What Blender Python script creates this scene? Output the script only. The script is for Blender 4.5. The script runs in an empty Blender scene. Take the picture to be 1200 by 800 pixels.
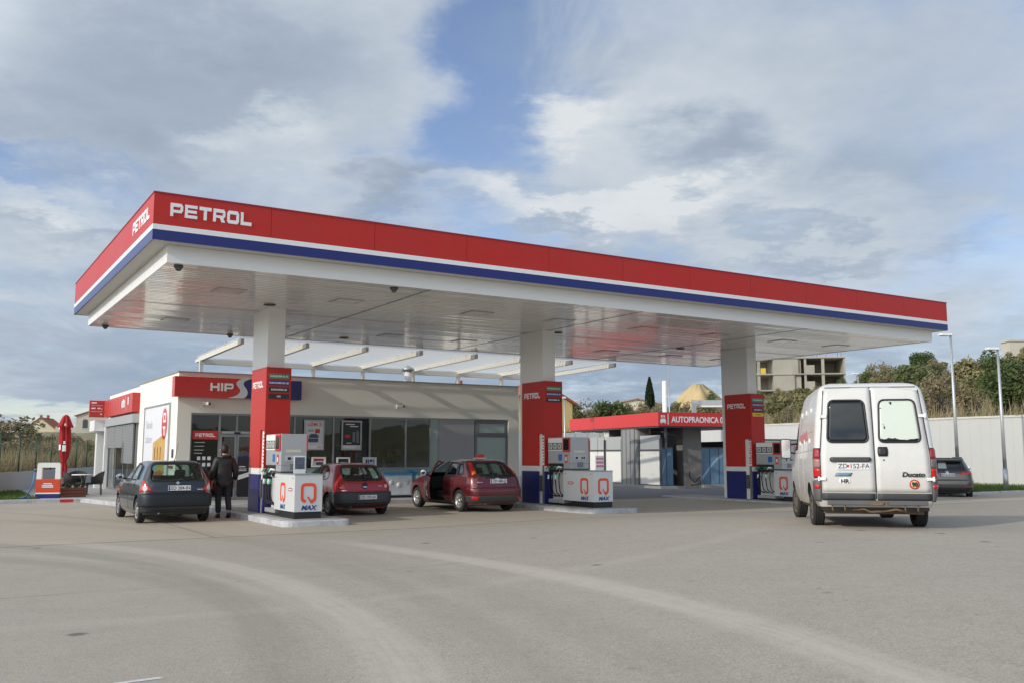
import bpy, bmesh, math, random
import numpy as np
from mathutils import Vector, Matrix
random.seed(7)
R = math.radians
scene = bpy.context.scene
COL = scene.collection

# ------------------------------------------------------------------ survey of the place
FOC, PITCH, EYE = 1089.39, 0.1206, 1.55          # focal length in px of a 1200 px wide frame, tilt, eye height
OX, OY, YAW = -6.691, 16.939, 0.5558             # near corner of the canopy and the direction of its long side
UX, UY = math.cos(YAW), math.sin(YAW)
VX, VY = -UY, UX
def W(u, v, z=0.0): return Vector((OX+UX*u+VX*v, OY+UY*u+VY*v, z))
def sight(px, py):
    sx, sy = (px-600)/FOC, -(py-400)/FOC
    return Vector((sx, math.cos(PITCH)-sy*math.sin(PITCH), math.sin(PITCH)+sy*math.cos(PITCH)))
def at_z(px, py, z=0.0):
    d = sight(px, py); return Vector((0,0,EYE))+d*((z-EYE)/d.z)
def at_Y(px, py, Y):
    d = sight(px, py); return Vector((0,0,EYE))+d*(Y/d.y)
def on_v(px, py, v):
    d = sight(px, py); t = (v+OX*VX+OY*VY)/(d.x*VX+d.y*VY); P = Vector((0,0,EYE))+d*t
    return ((P.x-OX)*UX+(P.y-OY)*UY, P.z)
def on_u(px, py, u):
    d = sight(px, py); t = (u+OX*UX+OY*UY)/(d.x*UX+d.y*UY); P = Vector((0,0,EYE))+d*t
    return ((P.x-OX)*VX+(P.y-OY)*VY, P.z)
def sst(x, a, b):
    t = min(1, max(0, (x-a)/(b-a))); return t*t*(3-2*t)
def gz(X, Y): return 0.30*sst(X, -2.5, 5.2)*(1-sst(Y, 17.5, 26))

# ------------------------------------------------------------------ materials
MATS = {}
def mat(name, col, rough=0.5, metal=0.0, var=0.08, vs=3.0, bump=0.0, bs=40.0, coat=0.0, spec=0.5, dirt=0.0, emit=0.0):
    if name in MATS: return MATS[name]
    m = bpy.data.materials.new(name); m.use_nodes = True; MATS[name] = m
    nt = m.node_tree; N = nt.nodes; Lk = nt.links; b = N['Principled BSDF']
    b.inputs['Roughness'].default_value = rough; b.inputs['Metallic'].default_value = metal
    b.inputs['Coat Weight'].default_value = coat; b.inputs['Coat Roughness'].default_value = 0.05
    b.inputs['Specular IOR Level'].default_value = spec
    tc = N.new('ShaderNodeTexCoord')
    c = (*col, 1)
    nz = N.new('ShaderNodeTexNoise'); nz.inputs['Scale'].default_value = vs; nz.inputs['Detail'].default_value = 6
    nz.inputs['Roughness'].default_value = 0.6
    Lk.new(tc.outputs['Object'], nz.inputs['Vector'])
    mx = N.new('ShaderNodeMix'); mx.data_type = 'RGBA'
    mx.inputs['A'].default_value = tuple(x*(1-var) for x in col)+(1,); mx.inputs['B'].default_value = tuple(min(1, x*(1+var)) for x in col)+(1,)
    Lk.new(nz.outputs['Fac'], mx.inputs['Factor'])
    out = mx.outputs['Result']
    if dirt:
        n2 = N.new('ShaderNodeTexNoise'); n2.inputs['Scale'].default_value = vs*0.6; n2.inputs['Detail'].default_value = 8; n2.inputs['Roughness'].default_value = 0.75
        Lk.new(tc.outputs['Object'], n2.inputs['Vector'])
        rp = N.new('ShaderNodeMapRange'); rp.inputs['From Min'].default_value = 0.48; rp.inputs['From Max'].default_value = 0.75
        rp.inputs['To Max'].default_value = dirt; Lk.new(n2.outputs['Fac'], rp.inputs['Value'])
        m2 = N.new('ShaderNodeMix'); m2.data_type = 'RGBA'; m2.inputs['B'].default_value = (0.16, 0.13, 0.10, 1)
        Lk.new(rp.outputs['Result'], m2.inputs['Factor']); Lk.new(out, m2.inputs['A']); out = m2.outputs['Result']
    Lk.new(out, b.inputs['Base Color'])
    rr = N.new('ShaderNodeMapRange'); rr.inputs['To Min'].default_value = max(0.02, rough*0.85); rr.inputs['To Max'].default_value = min(1, rough*1.15)
    Lk.new(nz.outputs['Fac'], rr.inputs['Value']); Lk.new(rr.outputs['Result'], b.inputs['Roughness'])
    if bump:
        nb = N.new('ShaderNodeTexNoise'); nb.inputs['Scale'].default_value = bs; nb.inputs['Detail'].default_value = 4
        Lk.new(tc.outputs['Object'], nb.inputs['Vector'])
        bp = N.new('ShaderNodeBump'); bp.inputs['Strength'].default_value = bump; bp.inputs['Distance'].default_value = 0.02
        Lk.new(nb.outputs['Fac'], bp.inputs['Height']); Lk.new(bp.outputs['Normal'], b.inputs['Normal'])
    return m
def glass(name, tint, refl=0.9, opac=0.25):
    """thin pane: fresnel mirror over a tinted see-through layer"""
    if name in MATS: return MATS[name]
    m = bpy.data.materials.new(name); m.use_nodes = True; MATS[name] = m
    nt = m.node_tree; N = nt.nodes; Lk = nt.links; N.remove(N['Principled BSDF']); o = N['Material Output']
    tr = N.new('ShaderNodeBsdfTransparent'); tr.inputs['Color'].default_value = (*tint, 1)
    df = N.new('ShaderNodeBsdfDiffuse'); df.inputs['Color'].default_value = (0.02, 0.025, 0.025, 1)
    gl = N.new('ShaderNodeBsdfGlossy'); gl.inputs['Roughness'].default_value = 0.015; gl.inputs['Color'].default_value = (refl, refl, refl, 1)
    m1 = N.new('ShaderNodeMixShader'); m1.inputs['Fac'].default_value = opac
    Lk.new(tr.outputs[0], m1.inputs[1]); Lk.new(df.outputs[0], m1.inputs[2])
    fr = N.new('ShaderNodeFresnel'); fr.inputs['IOR'].default_value = 1.55
    ge = N.new('ShaderNodeNewGeometry'); mi_ = N.new('ShaderNodeMath'); mi_.operation = 'MULTIPLY_ADD'; mi_.inputs[1].default_value = 1/1.55-1.55; mi_.inputs[2].default_value = 1.55
    Lk.new(ge.outputs['Backfacing'], mi_.inputs[0]); Lk.new(mi_.outputs[0], fr.inputs['IOR'])
    tc = N.new('ShaderNodeTexCoord'); nz = N.new('ShaderNodeTexNoise'); nz.inputs['Scale'].default_value = 1.4
    Lk.new(tc.outputs['Object'], nz.inputs['Vector'])
    bp = N.new('ShaderNodeBump'); bp.inputs['Strength'].default_value = 0.04; bp.inputs['Distance'].default_value = 0.05
    Lk.new(nz.outputs['Fac'], bp.inputs['Height']); Lk.new(bp.outputs['Normal'], gl.inputs['Normal'])
    m2 = N.new('ShaderNodeMixShader'); Lk.new(fr.outputs[0], m2.inputs[0]); Lk.new(m1.outputs[0], m2.inputs[1]); Lk.new(gl.outputs[0], m2.inputs[2])
    Lk.new(m2.outputs[0], o.inputs['Surface'])
    return m
def ramp_node(N, stops):
    r = N.new('ShaderNodeValToRGB'); e = r.color_ramp.elements
    e[0].position, e[0].color = stops[0][0], (*stops[0][1], 1)
    e[1].position, e[1].color = stops[-1][0], (*stops[-1][1], 1)
    for p, c in stops[1:-1]:
        k = e.new(p); k.color = (*c, 1)
    return r
def leafmat(name, cols):
    if name in MATS: return MATS[name]
    m = bpy.data.materials.new(name); m.use_nodes = True; MATS[name] = m
    N = m.node_tree.nodes; Lk = m.node_tree.links; b = N['Principled BSDF']
    g = N.new('ShaderNodeNewGeometry'); n = len(cols)
    oi = N.new('ShaderNodeObjectInfo')
    ad = N.new('ShaderNodeMath'); ad.operation = 'MULTIPLY_ADD'; ad.inputs[1].default_value = 0.45; 
    ml = N.new('ShaderNodeMath'); ml.operation = 'MULTIPLY'; ml.inputs[1].default_value = 0.55
    Lk.new(oi.outputs['Random'], ml.inputs[0])
    Lk.new(g.outputs['Random Per Island'], ad.inputs[0]); Lk.new(ml.outputs[0], ad.inputs[2])
    rp = ramp_node(N, [(i/(n-1), c) for i, c in enumerate(cols)])
    Lk.new(ad.outputs[0], rp.inputs['Fac']); Lk.new(rp.outputs['Color'], b.inputs['Base Color'])
    b.inputs['Roughness'].default_value = 0.65; b.inputs['Specular IOR Level'].default_value = 0.25
    tl = N.new('ShaderNodeBsdfTranslucent'); Lk.new(rp.outputs['Color'], tl.inputs['Color'])
    mx = N.new('ShaderNodeMixShader'); mx.inputs[0].default_value = 0.25
    Lk.new(b.outputs[0], mx.inputs[1]); Lk.new(tl.outputs[0], mx.inputs[2]); Lk.new(mx.outputs[0], N['Material Output'].inputs['Surface'])
    return m

# ------------------------------------------------------------------ mesh builder
class MB:
    def __init__(s): s.v = []; s.f = []; s.m = []; s.sm = []
    def add(s, vs, fs, mi=0, smooth=False):
        o = len(s.v); s.v += [tuple(p) for p in vs]
        for f in fs: s.f.append(tuple(i+o for i in f)); s.m.append(mi); s.sm.append(smooth)
        return s
    def box(s, x0, x1, y0, y1, z0, z1, mi=0, M=None):
        vs = [Vector((x, y, z)) for z in (z0, z1) for y in (y0, y1) for x in (x0, x1)]
        if M is not None: vs = [M@p for p in vs]
        return s.add(vs, [(0,2,3,1),(4,5,7,6),(0,1,5,4),(2,6,7,3),(0,4,6,2),(1,3,7,5)], mi)
    def prism(s, poly, a0, a1, axis='y', mi=0, smooth=False):
        """poly of 2D points; axis y: (x,z), x: (y,z), z: (x,y); counter-clockwise seen from -y / +x / +z"""
        n = len(poly)
        def P(p, a): return (p[0], a, p[1]) if axis == 'y' else (a, p[0], p[1]) if axis == 'x' else (p[0], p[1], a)
        vs = [P(p, a0) for p in poly]+[P(p, a1) for p in poly]
        fs = [tuple(range(n)), tuple(range(2*n-1, n-1, -1))]+[(i, i+n, (i+1) % n+n, (i+1) % n) for i in range(n)]
        return s.add(vs, fs, mi, smooth)
    def lathe(s, prof, n=20, M=None, mi=0, axis='z', cap=True):
        """prof (r,h) pairs revolved"""
        vs = []; k = len(prof)
        for i in range(n):
            a = 2*math.pi*i/n; c, t = math.cos(a), math.sin(a)
            for r, h in prof:
                p = Vector((r*c, r*t, h)) if axis == 'z' else Vector((h, r*c, r*t)) if axis == 'x' else Vector((r*t, h, r*c))
                vs.append(M@p if M is not None else p)
        fs = [(i*k+j, ((i+1) % n)*k+j, ((i+1) % n)*k+j+1, i*k+j+1) for i in range(n) for j in range(k-1)]
        o = len(s.v); s.add(vs, fs, mi, True)
        if cap:
            s.add([], []); 
            for j in (0, k-1):
                if prof[j][0] > 1e-6:
                    f = tuple(o+i*k+j for i in range(n)); s.f.append(f if j else f[::-1]); s.m.append(mi); s.sm.append(False)
        return s
    def cyl(s, p0, p1, r0, r1=None, n=12, mi=0):
        r1 = r0 if r1 is None else r1
        p0, p1 = Vector(p0), Vector(p1); d = p1-p0; q = d.to_track_quat('Z', 'Y').to_matrix().to_4x4()
        return s.lathe([(r0, 0), (r1, d.length)], n, Matrix.Translation(p0)@q, mi)
    def tube(s, pts, r, n=8, mi=0):
        pts = [Vector(p) for p in pts]; rs = r if isinstance(r, (list, tuple)) else [r]*len(pts)
        vs = []; up = Vector((0, 0, 1))
        for i, p in enumerate(pts):
            d = (pts[min(i+1, len(pts)-1)]-pts[max(i-1, 0)]).normalized()
            a = d.cross(up if abs(d.z) < 0.95 else Vector((1, 0, 0))).normalized(); b = d.cross(a)
            for k in range(n):
                t = 2*math.pi*k/n; vs.append(p+(a*math.cos(t)+b*math.sin(t))*rs[i])
        fs = [(i*n+k, i*n+(k+1) % n, (i+1)*n+(k+1) % n, (i+1)*n+k) for i in range(len(pts)-1) for k in range(n)]
        fs += [tuple(range(n))[::-1], tuple((len(pts)-1)*n+k for k in range(n))]
        return s.add(vs, fs, mi, True)
    def sphere(s, c, r, n=12, mi=0, sz=1.0):
        m = n//2; prof = [(max(1e-4, r*math.sin(math.pi*j/m)), -r*sz*math.cos(math.pi*j/m)) for j in range(m+1)]
        return s.lathe(prof, n, Matrix.Translation(Vector(c)), mi, cap=False)
    def mesh(s, name, mats):
        me = bpy.data.meshes.new(name); me.from_pydata(s.v, [], s.f)
        for m in (mats if isinstance(mats, (list, tuple)) else [mats]): me.materials.append(m)
        me.polygons.foreach_set('material_index', s.m); me.polygons.foreach_set('use_smooth', s.sm); me.update()
        return me
    def build(s, name, mats, parent=None, bevel=0.0, recalc=True, loc=None):
        me = s.mesh(name, mats)
        if recalc:
            b = bmesh.new(); b.from_mesh(me); bmesh.ops.recalc_face_normals(b, faces=b.faces); b.to_mesh(me); b.free()
        return link(name, me, parent, bevel, loc)
def link(name, me, parent=None, bevel=0.0, loc=None):
    o = bpy.data.objects.new(name, me); COL.objects.link(o)
    if parent is not None: o.parent = parent
    if loc is not None: o.location = loc
    if bevel:
        m = o.modifiers.new('bev', 'BEVEL'); m.width = bevel; m.segments = 2; m.limit_method = 'ANGLE'; m.angle_limit = R(40)
    return o
def tag(o, label=None, cat=None, group=None, kind=None):
    if label: o['label'] = label
    if cat: o['category'] = cat
    if group: o['group'] = group
    if kind: o['kind'] = kind
    return o
def thing(name, label, cat, loc=(0, 0, 0), rz=0.0, group=None):
    o = bpy.data.objects.new(name, None); COL.objects.link(o); o.location = loc; o.rotation_euler = (0, 0, rz)
    o.empty_display_size = 0.3
    return tag(o, label, cat, group)
def kids(o): return [c for c in bpy.data.objects if c.parent == o]
def copy_tree(o, parent=None):
    c = o.copy(); COL.objects.link(c)
    if parent is not None: c.parent = parent
    for ch in kids(o): copy_tree(ch, c)
    return c
def text(name, s, size, m, parent, loc, rot, sx=1.0, off=0.0, ext=0.004, align='LEFT', shear=0.0):
    cu = bpy.data.curves.new(name, 'FONT'); cu.body = s; cu.size = size; cu.extrude = ext; cu.offset = off; cu.align_x = align; cu.shear = shear
    t = bpy.data.objects.new('tmp', cu); COL.objects.link(t)
    dg = bpy.context.evaluated_depsgraph_get(); me = bpy.data.meshes.new_from_object(t.evaluated_get(dg))
    bpy.data.objects.remove(t); bpy.data.curves.remove(cu)
    for v in me.vertices: v.co.x *= sx
    me.materials.clear(); me.materials.append(m); me.name = name
    o = link(name, me, parent); o.location = loc; o.rotation_euler = rot
    return o
FRONT = (math.pi/2, 0, 0); LEFTW = (math.pi/2, 0, -math.pi/2)

# wide square lettering of the fuel brand: non-overlapping strokes on a 1.0 wide, 0.62 high grid
def glyph(ch):
    w, h, t = 1.0, 0.70, 0.19
    def ring(x0, x1, y0, y1, c=0.10, skip=()):
        a = [[(x0+c, y0), (x1-c, y0), (x1-c, y0+t), (x0+c, y0+t)], [(x0+c, y1-t), (x1-c, y1-t), (x1-c, y1), (x0+c, y1)]]
        return a
    B = lambda x0, x1, y0, y1: [(x0, y0), (x1, y0), (x1, y1), (x0, y1)]
    c = 0.13
    if ch == 'P': return [B(0, .22, 0, h), B(.22, w-c, h-t, h), B(.22, w-c, .2, .2+t*.8), [(w-c, .2), (w, .2+c), (w, h-c), (w-c, h), (w-c, h-t), (w-.22, h-t-.05), (w-.22, .2+t), (w-c, .2+t*.8)]]
    if ch == 'E': return [B(0, .22, 0, h), B(.22, w, 0, t*.85), B(.22, w*.95, (h-t*.8)/2, (h+t*.8)/2), B(.22, w, h-t*.85, h)]
    if ch == 'T': return [B(0, w, h-t, h), B(w/2-.12, w/2+.12, 0, h-t)]
    if ch == 'L': return [B(0, .22, 0, h), B(.22, w*.92, 0, t)]
    if ch == 'H': return [B(0, .22, 0, h), B(.22, w-.22, (h-t)/2, (h+t)/2), B(w-.22, w, 0, h)]
    if ch == 'I': return [B(0, .22, 0, h)]
    if ch == 'O':
        return [[(c, 0), (w-c, 0), (w-.22, t), (.22, t)], [(w-c, 0), (w, c), (w, h-c), (w-c, h), (w-.22, h-t), (w-.22, t)],
                [(w-c, h), (c, h), (.22, h-t), (w-.22, h-t)], [(c, h), (0, h-c), (0, c), (c, 0), (.22, t), (.22, h-t)]]
    if ch == 'R': return glyph('P')[:2]+[B(.22, w-c, .22, .22+t*.75), [(w-c, .22), (w, .22+c), (w, h-c), (w-c, h), (w-c, h-t), (w-.22, h-t-.04), (w-.22, .22+t), (w-c, .22+t*.75)], [(.55, .22), (.72, 0), (w, 0), (.83, .22)]]
    return []
def wide_text(name, s, width, height, m, parent, loc, rot, dep=0.012):
    b = MB(); x = 0
    adv = {'I': .22}
    tot = sum(adv.get(c, 1.0) for c in s)+0.16*(len(s)-1); k = width/tot; kz = height/0.70
    for c in s:
        for p in glyph(c): b.prism([((x+q[0])*k, q[1]*kz) for q in p], 0, dep, 'z')
        x += adv.get(c, 1.0)+0.16
    o = b.build(name, m, parent); o.location = loc; o.rotation_euler = rot
    return o
def rpoly(pts, rad, n=4):
    """round the corners of a convex polygon"""
    out = []; k = len(pts)
    for i in range(k):
        p = Vector(pts[i]); a = Vector(pts[i-1])-p; b = Vector(pts[(i+1) % k])-p
        r = min(rad if not isinstance(rad, (list, tuple)) else rad[i], a.length*.45, b.length*.45)
        A = p+a.normalized()*r; B = p+b.normalized()*r
        for j in range(n+1):
            t = j/n; q = A*(1-t)**2+p*2*t*(1-t)+B*t*t; out.append((q.x, q.y))
    return out
SUN_E, SKY_S, CLOUD_L, EXPO = 2.45, 0.15, 0.71, 0.02
SKY_TINT = (.94, .93, 1.05)
# ------------------------------------------------------------------ shared paints
M_red = mat('station_red', (0.49, 0.026, 0.019), 0.42, var=0.08, vs=0.7, spec=0.3, dirt=0.12)
M_redsign = mat('sign_red', (0.55, 0.03, 0.028), 0.28, var=0.05)
M_white = mat('white_paint', (0.80, 0.80, 0.79), 0.35, var=0.03, vs=1.2)
M_blue = mat('station_blue', (0.016, 0.022, 0.155), 0.30, var=0.06)
M_letter = mat('letter_white', (0.82, 0.82, 0.84), 0.35, var=0.02)
M_grey = mat('light_grey_metal', (0.45, 0.46, 0.47), 0.38, metal=0.35, var=0.05)
M_alu = mat('aluminium', (0.42, 0.43, 0.44), 0.35, metal=0.8, var=0.05)
M_dgrey = mat('dark_grey_metal', (0.10, 0.10, 0.105), 0.45, metal=0.3)
M_black = mat('black_plastic', (0.018, 0.018, 0.02), 0.45)
M_rubber = mat('rubber', (0.022, 0.022, 0.022), 0.8, var=0.2, bump=0.2)
M_green = mat('green_panel', (0.03, 0.22, 0.12), 0.4)
M_yellow = mat('yellow_panel', (0.72, 0.50, 0.03), 0.4)
M_navy = mat('navy_print', (0.02, 0.06, 0.22), 0.4)
M_orange = mat('orange_red_print', (0.78, 0.09, 0.04), 0.35, var=0.35, vs=2.0)
M_paper = mat('paper_white', (0.78, 0.78, 0.77), 0.5, var=0.03)
M_concrete = mat('concrete', (0.33, 0.32, 0.30), 0.85, var=0.18, vs=2.5, bump=0.3, bs=25, dirt=0.4)
M_kerb = mat('kerb_paint', (0.46, 0.47, 0.49), 0.75, var=0.25, vs=4, bump=0.4, bs=14, dirt=0.75)
M_glassd = glass('shop_glass', (0.72, 0.75, 0.74), 0.9, 0.08)
M_steelw = mat('galvanised', (0.50, 0.51, 0.52), 0.45, metal=0.6, var=0.1, vs=6)

# ------------------------------------------------------------------ ground
def ground_material():
    m = bpy.data.materials.new('concrete_apron'); m.use_nodes = True; N = m.node_tree.nodes; Lk = m.node_tree.links; b = N['Principled BSDF']
    tc = N.new('ShaderNodeTexCoord')
    def noise(sc, det=8, ro=0.6, vec=None, dist=0.0):
        n = N.new('ShaderNodeTexNoise'); n.inputs['Scale'].default_value = sc; n.inputs['Detail'].default_value = det; n.inputs['Roughness'].default_value = ro
        n.inputs['Distortion'].default_value = dist
        Lk.new(vec or tc.outputs['Object'], n.inputs['Vector']); return n.outputs['Fac']
    def mth(op, a, b_=None, c=None):
        n = N.new('ShaderNodeMath'); n.operation = op
        for i, x in enumerate((a, b_, c)):
            if x is None: continue
            if isinstance(x, (int, float)): n.inputs[i].default_value = x
            else: Lk.new(x, n.inputs[i])
        return n.outputs[0]
    def rng(x, a, b_, lo=0.0, hi=1.0):
        n = N.new('ShaderNodeMapRange'); n.interpolation_type = 'SMOOTHSTEP'
        for k, q in (('From Min', a), ('From Max', b_), ('To Min', lo), ('To Max', hi)): n.inputs[k].default_value = q
        Lk.new(x, n.inputs['Value']); return n.outputs['Result']
    def mix(fac, A, B, mode='MIX'):
        n = N.new('ShaderNodeMix'); n.data_type = 'RGBA'; n.blend_type = mode
        if isinstance(fac, (int, float)): n.inputs['Factor'].default_value = fac
        else: Lk.new(fac, n.inputs['Factor'])
        for k, x in (('A', A), ('B', B)):
            if isinstance(x, tuple): n.inputs[k].default_value = (*x, 1)
            else: Lk.new(x, n.inputs[k])
        return n.outputs['Result']
    # canopy-aligned coordinates (u, v)
    mp = N.new('ShaderNodeMapping'); mp.vector_type = 'POINT'
    mp.inputs['Rotation'].default_value = (0, 0, -YAW)
    c, s = math.cos(-YAW), math.sin(-YAW)
    mp.inputs['Location'].default_value = (-(OX*c-OY*s), -(OX*s+OY*c), 0)
    Lk.new(tc.outputs['Object'], mp.inputs['Vector'])
    sp = N.new('ShaderNodeSeparateXYZ'); Lk.new(mp.outputs['Vector'], sp.inputs[0]); u, v = sp.outputs['X'], sp.outputs['Y']
    so = N.new('ShaderNodeSeparateXYZ'); Lk.new(tc.outputs['Object'], so.inputs[0]); X, Y = so.outputs['X'], so.outputs['Y']
    base = mix(noise(0.35), G_A, G_B)
    base = mix(rng(noise(1.7, 10, 0.75), 0.42, 0.66, 0, 0.28), base, tuple(x*0.82 for x in G_A))
    fine = noise(55, 4, 0.7)
    base = mix(rng(fine, 0.45, 0.70, 0, 0.6), base, tuple(min(1, x*1.35) for x in G_B))
    base = mix(rng(fine, 0.50, 0.28, 0, 0.55), base, tuple(x*0.62 for x in G_A))
    base = mix(rng(noise(14, 6, 0.75), 0.48, 0.70, 0, 0.45), base, tuple(x*0.70 for x in G_A))
    speck = noise(90, 2, 0.5); base = mix(rng(speck, 0.58, 0.68, 0, 0.65), base, tuple(x*0.45 for x in G_A))
    # paler concrete slab around the islands, beyond the long joint
    slab = mth('MULTIPLY', rng(v, 0.12, 0.22), rng(v, 11.6, 11.9, 1, 0))
    base = mix(mth('MULTIPLY', slab, 0.30), base, (G_B[0]*1.18, G_B[1]*1.13, G_B[2]*1.02))
    # darker asphalt drive beyond the islands
    asph = mth('MULTIPLY', rng(u, 16.0, 17.5), rng(v, 7.6, 8.4)); base = mix(asph, base, (0.155, 0.155, 0.160))
    # joints
    wob = mth('MULTIPLY', mth('SUBTRACT', noise(0.8, 5), 0.5), 0.05)
    def joint(co, pos, wd, op, lim=None):
        d = mth('ABSOLUTE', mth('SUBTRACT', mth('ADD', co, wob), pos)); k = rng(d, wd*0.5, wd, op, 0)
        if lim is not None: k = mth('MULTIPLY', k, lim)
        return k
    jm = joint(v, 0.17, 0.05, 0.75)
    for p, w_, o_ in ((-6.2, 0.03, 0.40), (6.4, 0.03, 0.4)): jm = mth('MAXIMUM', jm, joint(v, p, w_, o_, rng(noise(0.5), 0.40, 0.6)))
    inslab = mth('MULTIPLY', rng(v, 0.1, 0.2), rng(v, 12, 12.1, 1, 0))
    for p in (-4.5, 1.4, 7.8, 16.0, 23.5): jm = mth('MAXIMUM', jm, joint(u, p, 0.03, 0.5, inslab))
    base = mix(jm, base, (0.055, 0.052, 0.048))
    # worn tyre arcs sweeping through the forecourt
    def arc(cx, cy, r, w_, op, a0=None):
        dx = mth('SUBTRACT', X, cx); dy = mth('SUBTRACT', Y, cy)
        d = mth('SQRT', mth('ADD', mth('MULTIPLY', dx, dx), mth('MULTIPLY', dy, dy)))
        d = mth('ABSOLUTE', mth('SUBTRACT', mth('ADD', d, mth('MULTIPLY', wob, 3.0)), r))
        cx_ = N.new('ShaderNodeCombineXYZ'); Lk.new(mth('MULTIPLY', d, 9.0), cx_.inputs[0]); Lk.new(mth('MULTIPLY', Y, 0.25), cx_.inputs[1])
        st_ = rng(noise(1.0, 5, 0.7, cx_.outputs[0]), 0.30, 0.60, 0.45, 1.0)
        return mth('MULTIPLY', mth('MULTIPLY', rng(d, w_*0.15, w_, op, 0), st_), rng(noise(3.0, 8, 0.7), 0.25, 0.55, 0.55, 1.0))
    lim = rng(Y, 15.5, 18.0, 1, 0)
    light = None
    for a in ARCS_LIGHT:
        k = arc(*a); light = k if light is None else mth('MAXIMUM', light, k)
    base = mix(mth('MULTIPLY', light, lim), base, (G_B[0]*1.36, G_B[1]*1.36, G_B[2]*1.38))
    dark = None
    for a in ARCS_DARK:
        k = arc(*a); dark = k if dark is None else mth('MAXIMUM', dark, k)
    base = mix(dark, base, tuple(x*0.66 for x in G_A))
    # oil drips, rubbed patches
    vo = N.new('ShaderNodeTexVoronoi'); vo.inputs['Scale'].default_value = 0.9; vo.inputs['Randomness'].default_value = 1
    Lk.new(tc.outputs['Object'], vo.inputs['Vector'])
    drip = mth('MULTIPLY', rng(mth('ADD', vo.outputs['Distance'], mth('MULTIPLY', mth('SUBTRACT', noise(9), .5), .12)), 0.035, 0.095, 0.75, 0), rng(noise(0.22), 0.42, 0.55))
    base = mix(drip, base, (0.06, 0.056, 0.05))
    v2 = N.new('ShaderNodeTexVoronoi'); v2.inputs['Scale'].default_value = 2.3; Lk.new(tc.outputs['Object'], v2.inputs['Vector'])
    spot = mth('MULTIPLY', rng(mth('ADD', v2.outputs['Distance'], mth('MULTIPLY', mth('SUBTRACT', noise(16), .5), .10)), 0.03, 0.075, 0.7, 0), rng(noise(0.35, 4, .6), 0.52, 0.60))
    base = mix(spot, base, (0.10, 0.093, 0.082))
    # hairline cracks
    v3 = N.new('ShaderNodeTexVoronoi'); v3.feature = 'DISTANCE_TO_EDGE'; v3.inputs['Scale'].default_value = 0.11
    wv = N.new('ShaderNodeVectorMath'); wv.operation = 'ADD'; n3v = N.new('ShaderNodeTexNoise'); n3v.inputs['Scale'].default_value = 0.9; n3v.inputs['Detail'].default_value = 8; Lk.new(tc.outputs['Object'], n3v.inputs['Vector'])
    Lk.new(tc.outputs['Object'], wv.inputs[0]); Lk.new(n3v.outputs['Color'], wv.inputs[1]); Lk.new(wv.outputs[0], v3.inputs['Vector'])
    base = mix(mth('MULTIPLY', rng(v3.outputs['Distance'], 0.0004, 0.0012, 0.35, 0), rng(noise(0.4), .58, .66)), base, (0.09, 0.083, 0.073))
    Lk.new(base, b.inputs['Base Color'])
    Lk.new(rng(noise(2.0), 0.3, 0.7, 0.72, 0.9), b.inputs['Roughness']); b.inputs['Specular IOR Level'].default_value = 0.35
    bp = N.new('ShaderNodeBump'); bp.inputs['Strength'].default_value = 0.35; bp.inputs['Distance'].default_value = 0.01
    Lk.new(mth('ADD', fine, mth('MULTIPLY', noise(9, 8, 0.7), 0.7)), bp.inputs['Height']); Lk.new(bp.outputs['Normal'], b.inputs['Normal'])
    return m
G_A, G_B = (0.345, 0.309, 0.255), (0.412, 0.371, 0.308)
ARCS_LIGHT = [(-16.75, 2.89, 16.45, 0.42, 0.55), (-21.85, 0.87, 24.76, 0.38, 0.60), (-12.0, 26.0, 19.0, 0.3, 0.18), (-12.5, 3.94, 11.88, .2, .22)]
ARCS_DARK = [(-16.75, 2.89, 15.6, 0.35, 0.45), (-30.0, -1.2, 31.2, 0.35, 0.3), (-12.5, 3.94, 11.3, 0.35, 0.35), (-21.85, .87, 23.6, 0.5, 0.25), (14.0, 6.0, 9.0, 0.7, 0.2), (-14.0, 4.0, 9.0, 0.5, 0.2)]
xs = sorted(set([-70, -50, -35]+[x*0.75-24 for x in range(70)]+[30, 36, 45, 60, 80])); ys = sorted(set([-25, -12, -4]+[y*0.75 for y in range(70)]+[54, 62, 75, 95]))
g = MB(); nx = len(xs)
def apz(x, y): return gz(x, y)
g.add([(x, y, apz(x, y)) for y in ys for x in xs], [(j*nx+i, j*nx+i+1, (j+1)*nx+i+1, (j+1)*nx+i) for j in range(len(ys)-1) for i in range(nx-1)], 0, True)
tag(g.build('forecourt_pavement', ground_material()), kind='structure')
M_soil = mat('dry_soil', (0.13, 0.115, 0.075), 0.95, var=0.35, vs=0.4, bump=0.5, bs=3)
g = MB(); g.add([(-2500, -600, -0.25), (2500, -600, -0.25), (2500, 4000, -0.25), (-2500, 4000, -0.25)], [(0, 1, 2, 3)])
tag(g.build('ground', M_soil), kind='structure')
# white paint mark near the camera
P = at_z(160, 797); wm = MB()
wm.add([(P.x-.16, P.y-.10, .004), (P.x-.10, P.y-.12, .004), (P.x+.17, P.y+.06, .004), (P.x+.12, P.y+.10, .004)], [(0, 1, 2, 3)])
tag(wm.build('road_marking', mat('road_paint', (0.62, 0.62, 0.60), 0.8, var=0.2, vs=20)), kind='structure')

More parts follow.
